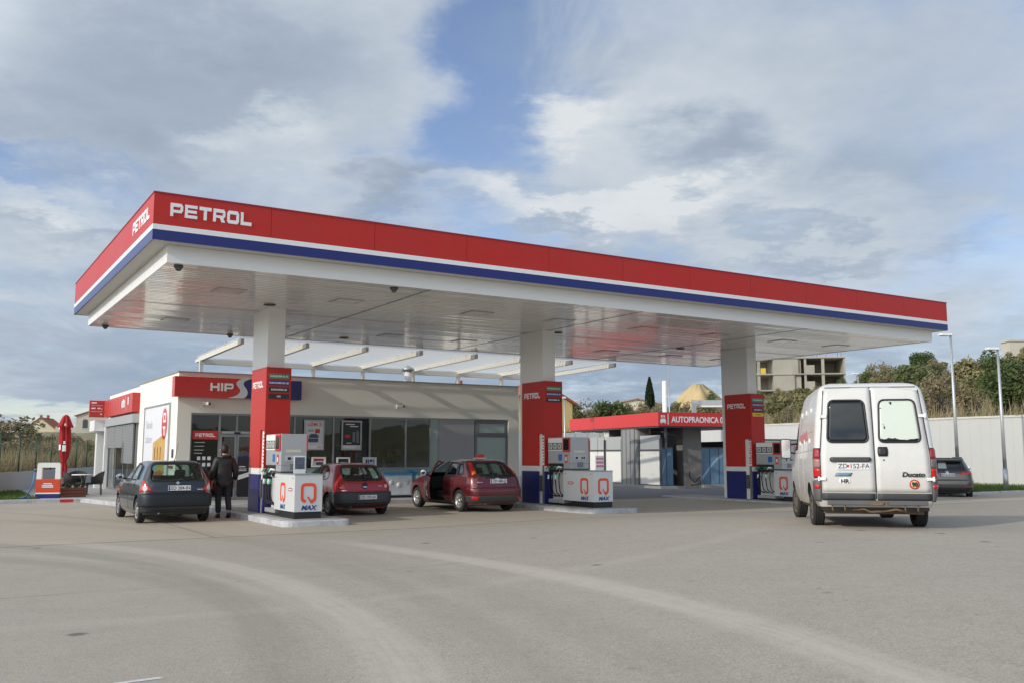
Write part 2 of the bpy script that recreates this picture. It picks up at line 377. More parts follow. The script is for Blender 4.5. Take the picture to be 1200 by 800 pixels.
# ------------------------------------------------------------------ canopy
L_, W_ = 24.505, 11.19
ZB, ZW, ZR, ZT, INS, ZS = 5.515, 5.713, 5.813, 6.412, 0.344, 5.179
def planks(name, col, axis, period, rough=0.18, tilt=0.0, gap=0.22):
    m = mat(name, col, rough, var=0.05, vs=0.8); N = m.node_tree.nodes; Lk = m.node_tree.links; b = N['Principled BSDF']
    tc = N.new('ShaderNodeTexCoord'); sp = N.new('ShaderNodeSeparateXYZ'); Lk.new(tc.outputs['Object'], sp.inputs[0])
    a = N.new('ShaderNodeMath'); a.operation = 'DIVIDE'; a.inputs[1].default_value = period; Lk.new(sp.outputs[axis], a.inputs[0])
    f = N.new('ShaderNodeMath'); f.operation = 'FRACT'; Lk.new(a.outputs[0], f.inputs[0])
    pp = N.new('ShaderNodeMath'); pp.operation = 'PINGPONG'; pp.inputs[1].default_value = 0.5; Lk.new(f.outputs[0], pp.inputs[0])
    r = N.new('ShaderNodeMapRange'); r.inputs['From Max'].default_value = 0.10; Lk.new(pp.outputs[0], r.inputs['Value'])
    nz = N.new('ShaderNodeTexNoise'); nz.inputs['Scale'].default_value = 2.2; nz.inputs['Detail'].default_value = 2; Lk.new(tc.outputs['Object'], nz.inputs['Vector'])
    fl = N.new('ShaderNodeMath'); fl.operation = 'FLOOR'; Lk.new(a.outputs[0], fl.inputs[0])
    wn = N.new('ShaderNodeTexWhiteNoise'); wn.noise_dimensions = '1D'; Lk.new(fl.outputs[0], wn.inputs['W'])
    ad = N.new('ShaderNodeMath'); ad.operation = 'MULTIPLY_ADD'; ad.inputs[1].default_value = 0.6; Lk.new(nz.outputs['Fac'], ad.inputs[0])
    tw = N.new('ShaderNodeMath'); tw.operation = 'SUBTRACT'; tw.inputs[1].default_value = .5; Lk.new(wn.outputs['Value'], tw.inputs[0])
    tl = N.new('ShaderNodeMath'); tl.operation = 'MULTIPLY'; Lk.new(tw.outputs[0], tl.inputs[0]); Lk.new(f.outputs[0], tl.inputs[1])
    su = N.new('ShaderNodeMath'); su.operation = 'MULTIPLY_ADD'; su.inputs[1].default_value = tilt; Lk.new(tl.outputs[0], su.inputs[0]); Lk.new(r.outputs['Result'], su.inputs[2]); Lk.new(su.outputs[0], ad.inputs[2])
    bp = N.new('ShaderNodeBump'); bp.inputs['Strength'].default_value = 0.5; bp.inputs['Distance'].default_value = 0.012
    Lk.new(ad.outputs[0], bp.inputs['Height']); Lk.new(bp.outputs['Normal'], b.inputs['Normal'])
    old = b.inputs['Base Color'].links[0].from_socket
    mx = N.new('ShaderNodeMix'); mx.data_type = 'RGBA'; mx.blend_type = 'MULTIPLY'; mx.inputs['Factor'].default_value = 1
    gr = N.new('ShaderNodeMapRange'); gr.inputs['From Min'].default_value = 0.03; gr.inputs['From Max'].default_value = 0.13; gr.inputs['To Min'].default_value = gap; Lk.new(pp.outputs[0], gr.inputs['Value'])
    Lk.new(old, mx.inputs['A']); Lk.new(gr.outputs['Result'], mx.inputs['B']); Lk.new(mx.outputs['Result'], b.inputs['Base Color'])
    return m
M_soffit = planks('soffit_planks', (0.84, 0.835, 0.81), 'Y', 0.20, 0.125, 2.0)
M_soffit.node_tree.nodes['Principled BSDF'].inputs['Coat Weight'].default_value = .10
can = thing('petrol_station_canopy', 'long flat red, white and blue forecourt canopy roof above the pumps', 'canopy', (OX, OY, 0), YAW)
b = MB()
nb = 11
for i in range(nb):   # red cladding sheets with open joints
    a0, a1 = L_*i/nb, L_*(i+1)/nb; e = 0.004
    b.box(a0+(e if i else 0), a1-(e if i < nb-1 else 0), 0, .04, ZR, ZT)
    b.box(a0+(e if i else 0), a1-(e if i < nb-1 else 0), W_-.04, W_, ZR, ZT)
for i in range(5):
    a0, a1 = .04+(W_-.08)*i/5, .04+(W_-.08)*(i+1)/5; e = 0.004
    b.box(0, .04, a0+e*.5, a1-e*.5, ZR, ZT); b.box(L_-.04, L_, a0+e*.5, a1-e*.5, ZR, ZT)
b.build('fascia', M_red, can)
b = MB(); b.box(.03, L_-.03, .03, W_-.03, ZB+.03, ZT-.03); b.build('roof', M_dgrey, can)
def band(b, z0, z1, o, t=.03):
    b.box(-o, L_+o, -o, t, z0, z1); b.box(-o, L_+o, W_-t, W_+o, z0, z1); b.box(-o, t, t, W_-t, z0, z1); b.box(L_-t, L_+o, t, W_-t, z0, z1)
b = MB(); band(b, ZT, ZT+.025, .012, .06); b.build('edge_capping', mat('red_capping', (0.30, 0.02, 0.02), 0.4), can)
b = MB(); band(b, ZW, ZR, .006); b.build('white_stripe', M_white, can)
b = MB(); band(b, ZB, ZW, .003); b.build('blue_stripe', M_blue, can)
b = MB(); b.box(.028, L_-.028, .028, W_-.028, ZB+.004, ZB+.026); b.build('overhang_underside', mat('underside_grey', (0.55, 0.54, 0.51), 0.5), can)
b = MB(); band2 = [(INS, L_-INS, INS, INS+.02), (INS, L_-INS, W_-INS-.02, W_-INS)]
for q in band2: b.box(*q, ZS, ZB+.001)
b.box(INS, INS+.02, INS+.02, W_-INS-.02, ZS, ZB+.001); b.box(L_-INS-.02, L_-INS, INS+.02, W_-INS-.02, ZS, ZB+.001)
b.build('edge_band', M_white, can)
b = MB(); b.box(INS+.02, L_-INS-.02, INS+.02, W_-INS-.02, ZS+.012, ZS+.05); b.build('soffit', M_soffit, can)
b = MB()
for uu in (6.0, 12.1, 18.3): b.box(uu-.012, uu+.012, INS+.03, W_-INS-.03, ZS+.006, ZS+.0115)
b.box(INS+.03, L_-INS-.03, W_/2-.012, W_/2+.012, ZS+.004, ZS+.0058)
b.build('soffit_joint', M_dgrey, can)
for uu in (2.2, 5.0, 8.6, 11.2, 14.2, 17.0, 20.0, 22.6):
    for vv in (2.9, 8.3):
        f = MB(); f.box(uu-.33, uu+.33, vv-.33, vv+.33, ZS+.0, ZS+.0115); o = f.build('recessed_light', mat('luminaire_frame', (0.42, 0.42, 0.41), 0.4), can)
        f = MB(); f.box(uu-.27, uu+.27, vv-.27, vv+.27, ZS-.004, ZS-.0005); f.build('lens', mat('luminaire_lens', (0.62, 0.62, 0.60), 0.12), o)
for uu, vv in ((3.6, 4.4), (7.6, 9.6), (12.6, 5.0), (18.6, 6.2)):
    f = MB(); f.lathe([(.15, ZS+.011), (.14, ZS-.01), (.05, ZS-.02)], 16, Matrix.Translation((uu, vv, 0))); f.build('ceiling_fixture', mat('brown_fixture', (0.11, 0.07, 0.05), 0.5), can)
for uu, vv in ((.62, .62), (5.2, .62), (.75, W_-.7), (4.3, W_-.6)):
    f = MB(); f.lathe([(.09, ZS+.011), (.09, ZS-.035), (.065, ZS-.04), (.06, ZS-.07), (.03, ZS-.10)], 14, Matrix.Translation((uu, vv, 0))); f.build('dome_camera', M_dgrey, can)
(u0, z0), (u1, z1) = on_v(199.5, 252, 0), on_v(295.5, 265, 0)
wide_text('fascia_lettering', 'PETROL', u1-u0, 0.255, M_letter, can, (u0, -.001, 5.995), FRONT)
(v0, _), (v1, _) = on_u(156.5, 266, 0), on_u(176, 251, 0)
wide_text('fascia_lettering', 'PETROL', v0-v1, 0.255, M_letter, can, (-.001, v0, 5.985), LEFTW)

# ------------------------------------------------------------------ columns with their red cladding
KS, KV, CW, CL, ZC = (3.634, 11.847, 20.252), 4.588, 0.624, 1.23, 3.687
colz = [-.0, -.0, -.08]
col_lab = ['bright sunlit red column left of the red hatchback, the only one with four fuel labels',
           'shaded red canopy column behind the burgundy car with the open door',
           'red canopy column near the white van, the one with a yellow fuel label']
def column(i):
    k = KS[i]; t = thing('canopy_column', col_lab[i], 'column', W(k, KV, colz[i]), YAW, 'canopy columns with red cladding')
    top = ZS+.012-colz[i]; zi = .141
    b = MB(); b.box(.0565, .50, .18, 1.42, zi, top); b.build('shaft', M_white, t, .012)
    s = .36   # open slot at the near end of the left side
    b = MB(); b.box(0, CW, 0, .178, 2.15, ZC); b.box(0, .0545, .178, CL, 2.15, ZC); b.box(.502, CW, .178, CL, 2.15, ZC); b.box(.0545, .502, .178, CL, ZC-.02, ZC)
    b.box(0, .0545, s, CL, 1.222, 2.15); b.box(0, CW, 0, .03, 1.222, 2.15); b.box(.502, CW, .03, CL, 1.222, 2.15)
    b.build('cladding', M_red, t)
    b = MB(); b.box(-.003, .0545, s, CL, 1.07, 1.22); b.box(-.003, CW+.003, -.003, .03, 1.07, 1.22); b.box(.502, CW+.003, .03, CL, 1.07, 1.22); b.build('white_stripe', M_white, t)
    b = MB(); b.box(0, .0545, s, CL, zi, 1.068); b.box(0, CW, 0, .03, zi, 1.068); b.box(.502, CW, .03, CL, zi, 1.068); b.build('blue_base', M_blue, t)
    b = MB(); b.box(.03, .50, .032, .176, zi, 2.148); b.build('slot_lining', mat('slot_grey', (0.16, 0.155, 0.15), 0.6, var=0.4, vs=5), t)
    b = MB(); b.box(.01, .028, .05, .17, 1.25, 2.10); o = b.build('price_strip', M_paper, t)
    b = MB()
    for q in range(9): b.box(.006, .0095, .06, .06+random.uniform(.05, .10), 1.32+q*.085, 1.36+q*.085)
    b.build('print', M_redsign, o)
    b = MB(); b.box(.008, .028, .19, .33, .5, .95); b.build('bucket_shelf', M_dgrey, t)
    wide_text('column_lettering', 'PETROL', .86, .165, M_letter, t, (-.001, CL-.13, 3.20), LEFTW, .006)
    labs = [('EUROSUPER BS 95', M_green, M_letter), ('EUROSUPER BS 100', M_blue, M_letter), ('EURODIESEL BS', M_black, M_letter)]
    if i == 0: labs.append(('LPG', M_black, M_letter))
    if i == 2: labs.append(('AUTOPLIN', M_yellow, M_black))
    for q, (s_, bg, fg) in enumerate(labs):
        z = 3.47-q*.165
        b = MB(); b.box(.06, CW-.05, -.010, -.001, z-.06, z+.06); o = b.build('fuel_label', bg, t)
        text('label_text', s_, .062, fg, o, (.06+(CW-.11)/2, -.0105, z-.022), FRONT, 0.92, 0.0008, 0.001, 'CENTER')
for i in range(3): column(i)

# ------------------------------------------------------------------ fuel islands and pumps
isl_lab = ['low kerbed island with worn white paint, between the dark teal and bright red hatchbacks',
           'low kerbed island with grey paint, right of the burgundy car with the open door',
           'low kerbed island beside the white van, under the column with the yellow label']
for i, k in enumerate(KS):
    P = W(k, 0, min(0, colz[i]))
    zt = .14+0
    poly = rpoly([(-.38, 1.80), (1.12, 1.72), (1.12, 8.9), (-.38, 8.9)], [.30, .18, .2, .2], 5)
    b = MB(); b.prism(poly, -.02, zt-.012, 'z'); t = b.build('fuel_island', M_kerb, None, .02); t.location = P; t.rotation_euler = (0, 0, YAW)
    tag(t, isl_lab[i], 'kerb island', 'fuel islands')
    b = MB(); b.prism(rpoly([(-.24, 1.96), (.98, 1.90), (.98, 8.7), (-.24, 8.7)], .2, 5), zt-.012, zt, 'z'); b.build('island_slab', M_concrete, t)

def q_logo(b, s, mi=0):
    """squared ring with a slit and a tail, unit high, in local (x,z) plane built as prism along -y"""
    ro = rpoly([(-.42*s, 0), (.42*s, 0), (.42*s, s), (-.42*s, s)], .26*s, 6); ri = rpoly([(-.27*s, .15*s), (.27*s, .15*s), (.27*s, .85*s), (-.27*s, .85*s)], .14*s, 6)
    n = len(ro)
    skip = {n//4-4, n//4-5}
    for j in range(n):
        a = [ro[j], ro[(j+1) % n], ri[(j+1) % n], ri[j]]
        cx = sum(p[0] for p in a)/4; cz = sum(p[1] for p in a)/4
        if -.12*s < cx < .02*s and cz < .2*s: continue
        b.prism(a, 0, -.004, 'y', mi)
    b.prism([(-.10*s, .30*s), (-.02*s, .33*s), (.26*s, -.04*s), (.13*s, -.05*s)], -.0045, -.006, 'y', mi)
pump_lab = ['grey fuel pump in sunlight beside the red hatchback, with a code stand on its cabinet',
            'shaded grey fuel pump right of the burgundy car, with a pink printed card',
            'grey fuel pump partly hidden behind the white van']
def pump(i):
    k = KS[i]; t = thing('fuel_pump', pump_lab[i], 'fuel pump', W(k, 0, min(0, colz[i])), YAW, 'fuel pumps on the islands')
    n0, n1 = 3.30, 4.42; w = .62; zi = .142
    b = MB(); b.box(0, w, n0, n1, 1.30, 2.03); b.box(0, w, n0, 3.66, .30, 1.30); b.box(.16, w, 3.66, n1, .30, 1.30); b.box(.0, w, 3.66, n1, .20, .30)
    b.build('cabinet', M_grey, t, .012)
    b = MB(); b.box(.155, .165-.006, 3.68, n1-.02, .30, 1.28); b.build('nozzle_bay', mat('bay_white', (0.62, 0.62, 0.61), 0.4), t)
    b = MB(); b.box(.02, .154, 3.68, n1-.02, 1.06, 1.295); b.build('nozzle_shroud', M_black, t)
    b = MB(); b.box(.02, w-.02, n0+.03, n1-.02, zi, .30-.1); b.build('plinth', M_black, t)
    # display: white header, black window with digits
    b = MB(); b.box(-.012, -.001, 3.70, n1-.02, 1.66, 2.01); d = b.build('display', M_white, t)
    b = MB(); b.box(-.016, -.0125, 3.72, n1-.04, 1.69, 1.88); sc = b.build('screen', M_black, d)
    for q in range(3):
        y = n1-.16-q*.215
        b = MB(); b.prism(rpoly([(y-.085, 1.71), (y+.085, 1.71), (y+.085, 1.865), (y-.085, 1.865)], .05), -.0205, -.0165, 'x'); b.build('digit_window', mat('lcd', (0.50, 0.56, 0.52), 0.3), sc)
        text('digit', '9', .13, M_black, sc, (-.021, y+.04, 1.735), LEFTW, 1.1, .002, .001)
    b = MB(); b.box(-.03, -.001, n0+.01, 3.665, 1.63, 2.02); tm = b.build('payment_terminal', M_redsign, t, .01)
    b = MB(); b.box(-.035, -.0305, n0+.06, 3.60, 1.68, 1.98); b.build('screen', mat('terminal_screen', (0.012, 0.012, 0.014), 0.15), tm)
    b = MB(); b.box(-.006, -.001, 3.72, 3.90, 1.38, 1.56); b.build('sticker', mat('blue_sticker', (0.03, 0.13, 0.42), 0.4), t)
    b = MB(); b.box(-.006, -.001, 3.46, 3.58, 1.33, 1.55); s_ = b.build('sticker', M_redsign, t)
    b = MB(); b.box(-.009, -.0065, 3.49, 3.55, 1.38, 1.49); b.build('sticker_mark', M_paper, s_)
    # end face: pale label, small pictogram plates, grille, red side strip
    b = MB(); b.box(.12, .48, n0-.006, n0-.001, 1.60, 1.665); b.build('info_label', mat('cream_label', (0.62, 0.60, 0.46), 0.5), t)
    b = MB(); b.box(.10, .52, n0-.006, n0-.001, 1.40, 1.53); p_ = b.build('pictogram_plate', mat('plate_grey', (0.52, 0.52, 0.53), 0.4), t)
    b = MB()
    for q in (.36, .43): b.box(q, q+.05, n0-.010, n0-.0065, 1.43, 1.49)
    b.box(.16, .24, n0-.010, n0-.0065, 1.43, 1.49); b.build('pictogram', M_black, p_)
    b = MB(); b.box(.22, .42, n0-.006, n0-.001, 1.20, 1.34); b.build('grille', mat('grille_grey', (0.20, 0.20, 0.21), 0.5), t)
    b = MB(); b.box(.0-.004, w+.004, n0-.008, n1, 1.12, 1.165); b.build('joint_band', M_dgrey, t)
    b = MB(); b.box(w-.005, w+.02, n0-.012, n0+.10, 1.63, 2.0); b.build('side_strip', M_redsign, t)
    # nozzles and hoses
    for q in range(4):
        y = 3.77+q*.175
        b = MB(); b.tube([(.10, y-.02, 1.14), (.02, y+.01, 1.19), (-.06, y+.05, 1.21), (-.10, y+.10, 1.14)], [.014, .026, .026, .012], 8)
        b.tube([(-.02, y+.02, 1.17), (-.07, y-.0, 1.06), (-.02, y-.01, 1.02)], .010, 6)
        o = b.build('nozzle', (M_paper, M_green, M_black, M_green)[q], t)
        b = MB(); b.tube([(.02, y, 1.17), (-.05, y+.01, 1.02), (-.07, y+.02, .85), (-.06, y-.0, .62), (-.05, y-.03, .48), (.01, y-.10, .40), (.10, y-.12, .38)], .017, 8); b.build('hose', M_rubber, t)
        b = MB(); b.cyl((-.06, y+.012, .98), (-.072, y+.02, .86), .026, .026, 10); b.build('swivel', (M_green, M_paper)[q % 2], t)
    # lower merchandise housing with logo
    m0, m1 = 2.24, 3.66
    hb = MB(); hb.box(-.012, w+.012, m0, n0-.014, .29, 1.10); hb.box(-.012, -.0012, n0-.014, m1, .29, 1.10)
    h = hb.build('lower_housing', mat('housing_grey', (0.60, 0.61, 0.62), 0.35, var=0.04), t, .006)
    b = MB(); b.box(.0, w, m0+.02, n0-.02, zi, .289); b.build('plinth', M_black, h)
    b = MB(); b.box(-.02, w+.02, m0-.01, n0-.016, 1.102, 1.12); b.build('lid', mat('lid_grey', (0.30, 0.31, 0.32), 0.4), h)
    b = MB()
    for y in (m0+.12, m1-.10): b.lathe([(.016, -.019), (.016, -.0125)], 10, Matrix.Translation((0, y, 1.03)), axis='x')
    b.build('lock', M_dgrey, h)
    lg = MB(); q_logo(lg, .43); lo = lg.build('logo', M_orange, h); lo.location = (w/2, m0-.002, .49)
    text('logo_text', 'MAX', .135, M_navy, h, (w/2, m0-.0035, .335), FRONT, 1.15, .006, .002, 'CENTER', .25)
    lg = MB(); q_logo(lg, .43); lo = lg.build('logo', M_orange, h); yc = m0+.36; lo.rotation_euler = (0, 0, -math.pi/2)
    if i == 1: yc = m0+.42
    if i == 2: yc = m1-.40
    if i == 0: yc = m0+.80
    lo.location = (-.0135, yc, .49)
    text('logo_text', 'MAX', .135, M_navy, h, (-.0145, yc, .335), LEFTW, 1.15, .006, .002, 'CENTER', .25)
    ys_ = {0: m0+.28, 1: m1-.36, 2: m0+.35}[i]
    b = MB(); b.prism(rpoly([(ys_-.13, .74), (ys_+.13, .74), (ys_+.13, .81), (ys_-.13, .81)], .03), -.0185, -.0135, 'x'); s_ = b.build('brand_tag', M_redsign, h)
    b = MB(); b.box(-.0215, -.019, ys_-.10, ys_+.10, .762, .788); b.build('tag_print', M_paper, s_)
    # stand-up card on the lid
    if i < 2:
        b = MB(); b.box(.18, .46, 2.9, 2.92, 1.121, 1.52); c = b.build('card_stand', M_paper, None, .004); c.location = W(k, 0, 0); c.rotation_euler = (0, 0, YAW)
        if i == 0:
            tag(c, 'upright notice card with a dark square print standing on the sunlit pump housing', 'card')
            b = MB(); b.box(.205, .435, 2.896, 2.8995, 1.22, 1.49); b.build('dark_print', mat('print_dark', (0.10, 0.11, 0.16), 0.5, var=0.9, vs=14), c)
        else:
            c.location = W(k+.12, -.35, 0)
            tag(c, 'white card with pink printing standing on the shaded pump housing', 'card')
            for z in (1.21, 1.31, 1.41):
                b = MB(); x = .20
                while x < .41:
                    d = random.uniform(.03, .07); b.box(x, min(.44, x+d), 2.896, 2.8995, z, z+.055); x += d+.012
                b.build('lettering', mat('pink_print', (0.62, 0.12, 0.25), 0.5), c)
for i in range(3): pump(i)
# ------------------------------------------------------------------ paved plinth round the shop, verges
def sheet(name, poly, z0, z1, m, bevel=0.0, kind='structure'):
    b = MB(); b.prism(poly, z0, z1, 'z'); o = b.build(name, m, None, bevel); o.location = (OX, OY, 0); o.rotation_euler = (0, 0, YAW)
    return tag(o, kind=kind)
M_pave = mat('shop_paving', (0.36, 0.35, 0.33), 0.85, var=0.15, vs=1.5, bump=0.2, bs=30, dirt=0.3)
sheet('pavement', [(-.1, 16.0), (1.12, 15.86), (1.75, 12.7), (2.05, 9.66), (17.5, 9.56), (17.5, 12.2), (15.7, 12.29), (3.3, 12.29), (3.3, 30), (-.1, 30)], -.02, .12, M_pave)
def strip(pts, w):
    L = []; Rr = []
    for i, p in enumerate(pts):
        a = Vector(pts[max(0, i-1)]); c = Vector(pts[min(len(pts)-1, i+1)]); d = (c-a).normalized(); n = Vector((-d.y, d.x))
        L.append((p[0]+n.x*w, p[1]+n.y*w)); Rr.append((p[0], p[1]))
    return Rr, L
kb = MB()
pts = [(-14, 15.9), (-.4, 15.84), (1.0, 15.70), (1.62, 12.7), (1.92, 9.5), (17.6, 9.4)]
r_, l_ = strip(pts, .16)
for i in range(len(pts)-1): kb.prism([r_[i], r_[i+1], l_[i+1], l_[i]], -.02, .125, 'z')
o = kb.build('kerb', M_kerb, None, .015); o.location = (OX, OY, 0); o.rotation_euler = (0, 0, YAW); tag(o, kind='structure')
M_turf = mat('turf', (0.055, 0.095, 0.020), 0.9, var=0.35, vs=2.5, bump=0.6, bs=40)
sheet('verge', [(-14, 16.0), (-.12, 16.0), (-.12, 30), (-14, 30)], -.05, .09, M_turf)
sheet('verge', [(29.6, 3.85), (41.1, 3.85), (41.1, 15), (29.6, 15)], -.12, .08, M_turf)
kb = MB(); r_, l_ = strip([(29.5, 15), (29.5, 3.7), (41.2, 3.7)], .16)
for i in range(2): kb.prism([r_[i], r_[i+1], l_[i+1], l_[i]], -.15, .10, 'z')
o = kb.build('kerb', M_kerb, None, .015); o.location = (OX, OY, 0); o.rotation_euler = (0, 0, YAW); tag(o, kind='structure')
def blades(name, region, n, h, cols, zf):
    b = MB()
    for _ in range(n):
        u, v = region(); p = W(u, v); z = zf(p.x, p.y); a = random.uniform(0, 6.28); hh = h*random.uniform(.5, 1.3); w = hh*.12+.004
        dx, dy = math.cos(a)*w, math.sin(a)*w; lx, ly = random.gauss(0, hh*.35), random.gauss(0, hh*.35)
        b.add([(p.x-dx, p.y-dy, z), (p.x+dx, p.y+dy, z), (p.x+lx, p.y+ly, z+hh)], [(0, 1, 2)])
    return tag(b.build(name, leafmat(name+'_blade', cols), recalc=False), kind='stuff')
blades('grass', lambda: (random.uniform(-9, -.15), random.uniform(16.05, 24)) if random.random() < .6 else (random.uniform(29.9, 41), random.uniform(3.9, 10)), 20000, .12,
       [(0.05, 0.10, 0.015), (0.09, 0.15, 0.03), (0.13, 0.17, 0.05)], lambda x, y: .07)

# ------------------------------------------------------------------ shop
shop = thing('petrol_station_shop', 'low cream filling station shop with dark glazed front behind the pumps', 'shop', (OX, OY, 0), YAW)
M_render = mat('cream_render', (0.82, 0.79, 0.71), 0.85, var=0.04, vs=0.7, bump=0.08, bs=60)
V0, U0, U1, HT, WT = 12.3, 3.22, 15.8, 4.12, 2.86
b = MB(); b.box(U0, U1, V0, V0+.25, WT, HT); b.box(U0, 3.64, V0, V0+.25, .0, WT); b.box(15.36, U1, V0, V0+.25, 0, WT)
b.box(U0, U0+.25, V0+.25, 18.8, 0, HT); b.box(U1-.25, U1, V0+.25, 15.5, 0, HT)
b.box(U0+.25, 17.85, 22, 22.25, 0, HT-.3); b.box(15.55, 17.85, 15.5, 15.75, 0, HT-.02); b.box(17.6, 17.85, 15.75, 22, 0, HT-.02)
b.box(U0, U0+.25, 18.8, 25.6, 3.05, HT-.06); b.box(U0+.25, 10, 25.35, 25.6, 0, HT-.06)
b.build('wall', M_render, shop)
b = MB(); b.box(U0+.25, U1-.25, V0+.25, 22, 3.72, 3.84); b.box(U0+.25, 9.9, 22.3, 25.3, 3.72, 3.84); b.build('roof', M_dgrey, shop)
b = MB(); b.box(U0-.03, U1+.03, V0-.03, V0+.29, HT, HT+.035); b.box(U0-.03, U0+.29, V0+.29, 18.8, HT, HT+.035); b.build('parapet_cap', mat('cap_brown', (0.26, 0.24, 0.22), 0.5), shop)
b = MB(); b.box(U0+.25, U1-.25, V0+.25, 21.9, .10, .125); b.build('shop_floor', mat('shop_tiles', (0.30, 0.29, 0.27), 0.4), shop)
M_int = mat('interior_wall', (0.30, 0.30, 0.29), 0.8)
b = MB(); b.box(U0+.26, U1-.26, 18.4, 18.5, .125, 3.7); b.build('back_wall', M_int, shop)
b = MB(); b.box(U0+.26, U1-.26, V0+.26, 18.3, 3.0, 3.05); b.build('ceiling', mat('interior_ceiling', (0.5, 0.5, 0.5), 0.8), shop)
# glazing
fr = MB(); FV = V0+.06
for u in (3.66, 4.55, 5.10, 5.62, 7.02, 8.39, 9.73, 11.10, 12.08, 12.42): fr.box(u-.03, u+.03, FV, FV+.07, .125, WT-.061)
fr.box(3.64, 13.93, FV-.005, FV+.075, WT-.06, WT-.002); fr.box(3.69, 4.52, FV, FV+.07, .125, .2); fr.box(5.65, 12.39, FV, FV+.07, .125, .2)
fr.box(4.58, 5.59, FV, FV+.07, 2.20, 2.30)
fr.box(5.65, 12.05, FV+.01, FV+.06, 1.06, 1.10)
fr.build('window_frame', mat('frame_grey', (0.30, 0.31, 0.31), 0.4, metal=0.4), shop)
gl_ = [(3.69, 4.52, .2, WT-.06), (4.58, 5.59, 2.30, WT-.06)]
us = [5.65, 7.02, 8.39, 9.73, 11.10, 12.08]
for a, c in zip(us[:-1], us[1:]): gl_.append((a+(.03 if a > 5.7 else 0), c-.03, 1.10, WT-.06))
for a, c, z0, z1 in gl_:
    b = MB(); b.box(a, c, FV+.03, FV+.036, z0, z1); b.build('window_pane', M_glassd, shop)
M_frost = mat('frosted_glass', (0.34, 0.42, 0.40), 0.15, var=0.08, vs=1.0)
for a, c in zip(us[:-1], us[1:]):
    b = MB(); b.box(a+(.03 if a > 5.7 else 0), c-.03, FV+.02, FV+.04, .2, 1.06); b.build('frosted_panel', M_frost, shop)
b = MB(); b.box(12.11, 12.39, FV+.02, FV+.04, .2, WT-.06); b.build('frosted_panel', M_frost, shop)
# sliding doors
for a, c in ((4.58, 5.08), (5.12, 5.59)):
    b = MB(); b.box(a, a+.045, FV-.03, FV-.002, .13, 2.19); b.box(c-.045, c, FV-.03, FV-.002, .13, 2.19); b.box(a+.045, c-.045, FV-.03, FV-.002, .13, .2); b.box(a+.045, c-.045, FV-.03, FV-.002, 2.12, 2.19)
    d = b.build('sliding_door', mat('door_grey', (0.33, 0.34, 0.35), 0.35, metal=0.5), shop)
    b = MB(); b.box(a+.045, c-.045, FV-.018, FV-.012, .2, 2.12); b.build('door_glass', M_glassd, d)
b = MB(); b.box(5.14, 5.57, FV-.035, FV-.031, .25, 1.50); o = b.build('door_poster', mat('black_poster', (0.02, 0.02, 0.025), 0.3), shop)
b = MB(); b.box(5.14, 5.57, FV-.039, FV-.0355, 1.44, 1.50); b.build('poster_band', M_blue, o)
b = MB(); b.box(5.20, 5.40, FV-.039, FV-.0355, 1.15, 1.18); b.box(5.20, 5.44, FV-.039, FV-.0355, 1.08, 1.10); b.box(5.20, 5.44, FV-.039, FV-.0355, 1.03, 1.05); b.build('poster_print', M_paper, o)
b = MB()
for a, c in ((4.63, 5.03), (5.17, 5.55)):
    b.prism([(a, .74), (c, .86), (c, 1.0), (a, .88)], FV-.045, FV-.0405, 'y')
b.build('door_marker', M_paper, shop)
b = MB(); b.box(4.62, 5.58, FV-.06, FV-.032, 2.22, 2.285); b.build('door_rail', M_grey, shop)
b = MB(); b.box(5.0, 5.2, FV-.09, FV-.062, 2.20, 2.27); b.build('door_sensor', M_black, shop)
# grey blind panel and office windows
b = MB(); b.box(12.45, 13.90, FV, FV+.05, .125, WT-.061); b.build('blank_panel', mat('panel_grey', (0.36, 0.36, 0.38), 0.5, var=0.06), shop)
b = MB(); a, c = 13.93, 15.36
for q in ((a, a+.09, .125, WT-.002), (c-.09, c, .125, WT-.002), (a+.09, c-.09, WT-.10, WT-.002), (a+.09, c-.09, 2.19, 2.30), (a+.09, c-.09, .125, .22)): b.box(q[0], q[1], FV, FV+.07, q[2], q[3])
for q in ((a+.092, a+.16, 2.302, WT-.102), (c-.16, c-.092, 2.302, WT-.102), (a+.16, c-.16, 2.302, 2.36), (a+.16, c-.16, WT-.17, WT-.102)): b.box(q[0], q[1], FV-.02, FV+.05, q[2], q[3])
o = b.build('office_window', mat('frame_dark', (0.17, 0.175, 0.19), 0.4), shop)
M_blind = mat('blind_behind_glass', (0.40, 0.50, 0.48), 0.12, var=0.06)
b = MB(); b.box(a+.16, c-.16, FV+.01, FV+.03, 2.36, WT-.17); b.box(a+.09, c-.09, FV+.02, FV+.04, .22, 2.19); b.build('pane', M_blind, o)
# fuel brand plate on the entrance glass
b = MB(); b.box(3.71, 4.51, FV-.02, FV-.002, 2.03, 2.30); o = b.build('brand_plate', M_redsign, shop)
wide_text('plate_lettering', 'PETROL', .62, .11, M_letter, o, (3.80, FV-.0205, 2.105), FRONT, .004)
b = MB()
for z in (1.92, 1.80, 1.68, 1.58): b.box(3.78, 3.78+random.uniform(.22, .35), FV-.006, FV-.002, z, z+.025)
b.build('opening_notice', mat('notice_print', (0.5, 0.5, 0.5), 0.5), shop)
for r in range(2):
    for c in range(3):
        b = MB(); b.box(3.88+c*.16, 3.98+c*.16, FV-.006, FV-.002, 1.38-r*.2, 1.49-r*.2); b.build('pictogram_sticker', M_paper, shop)
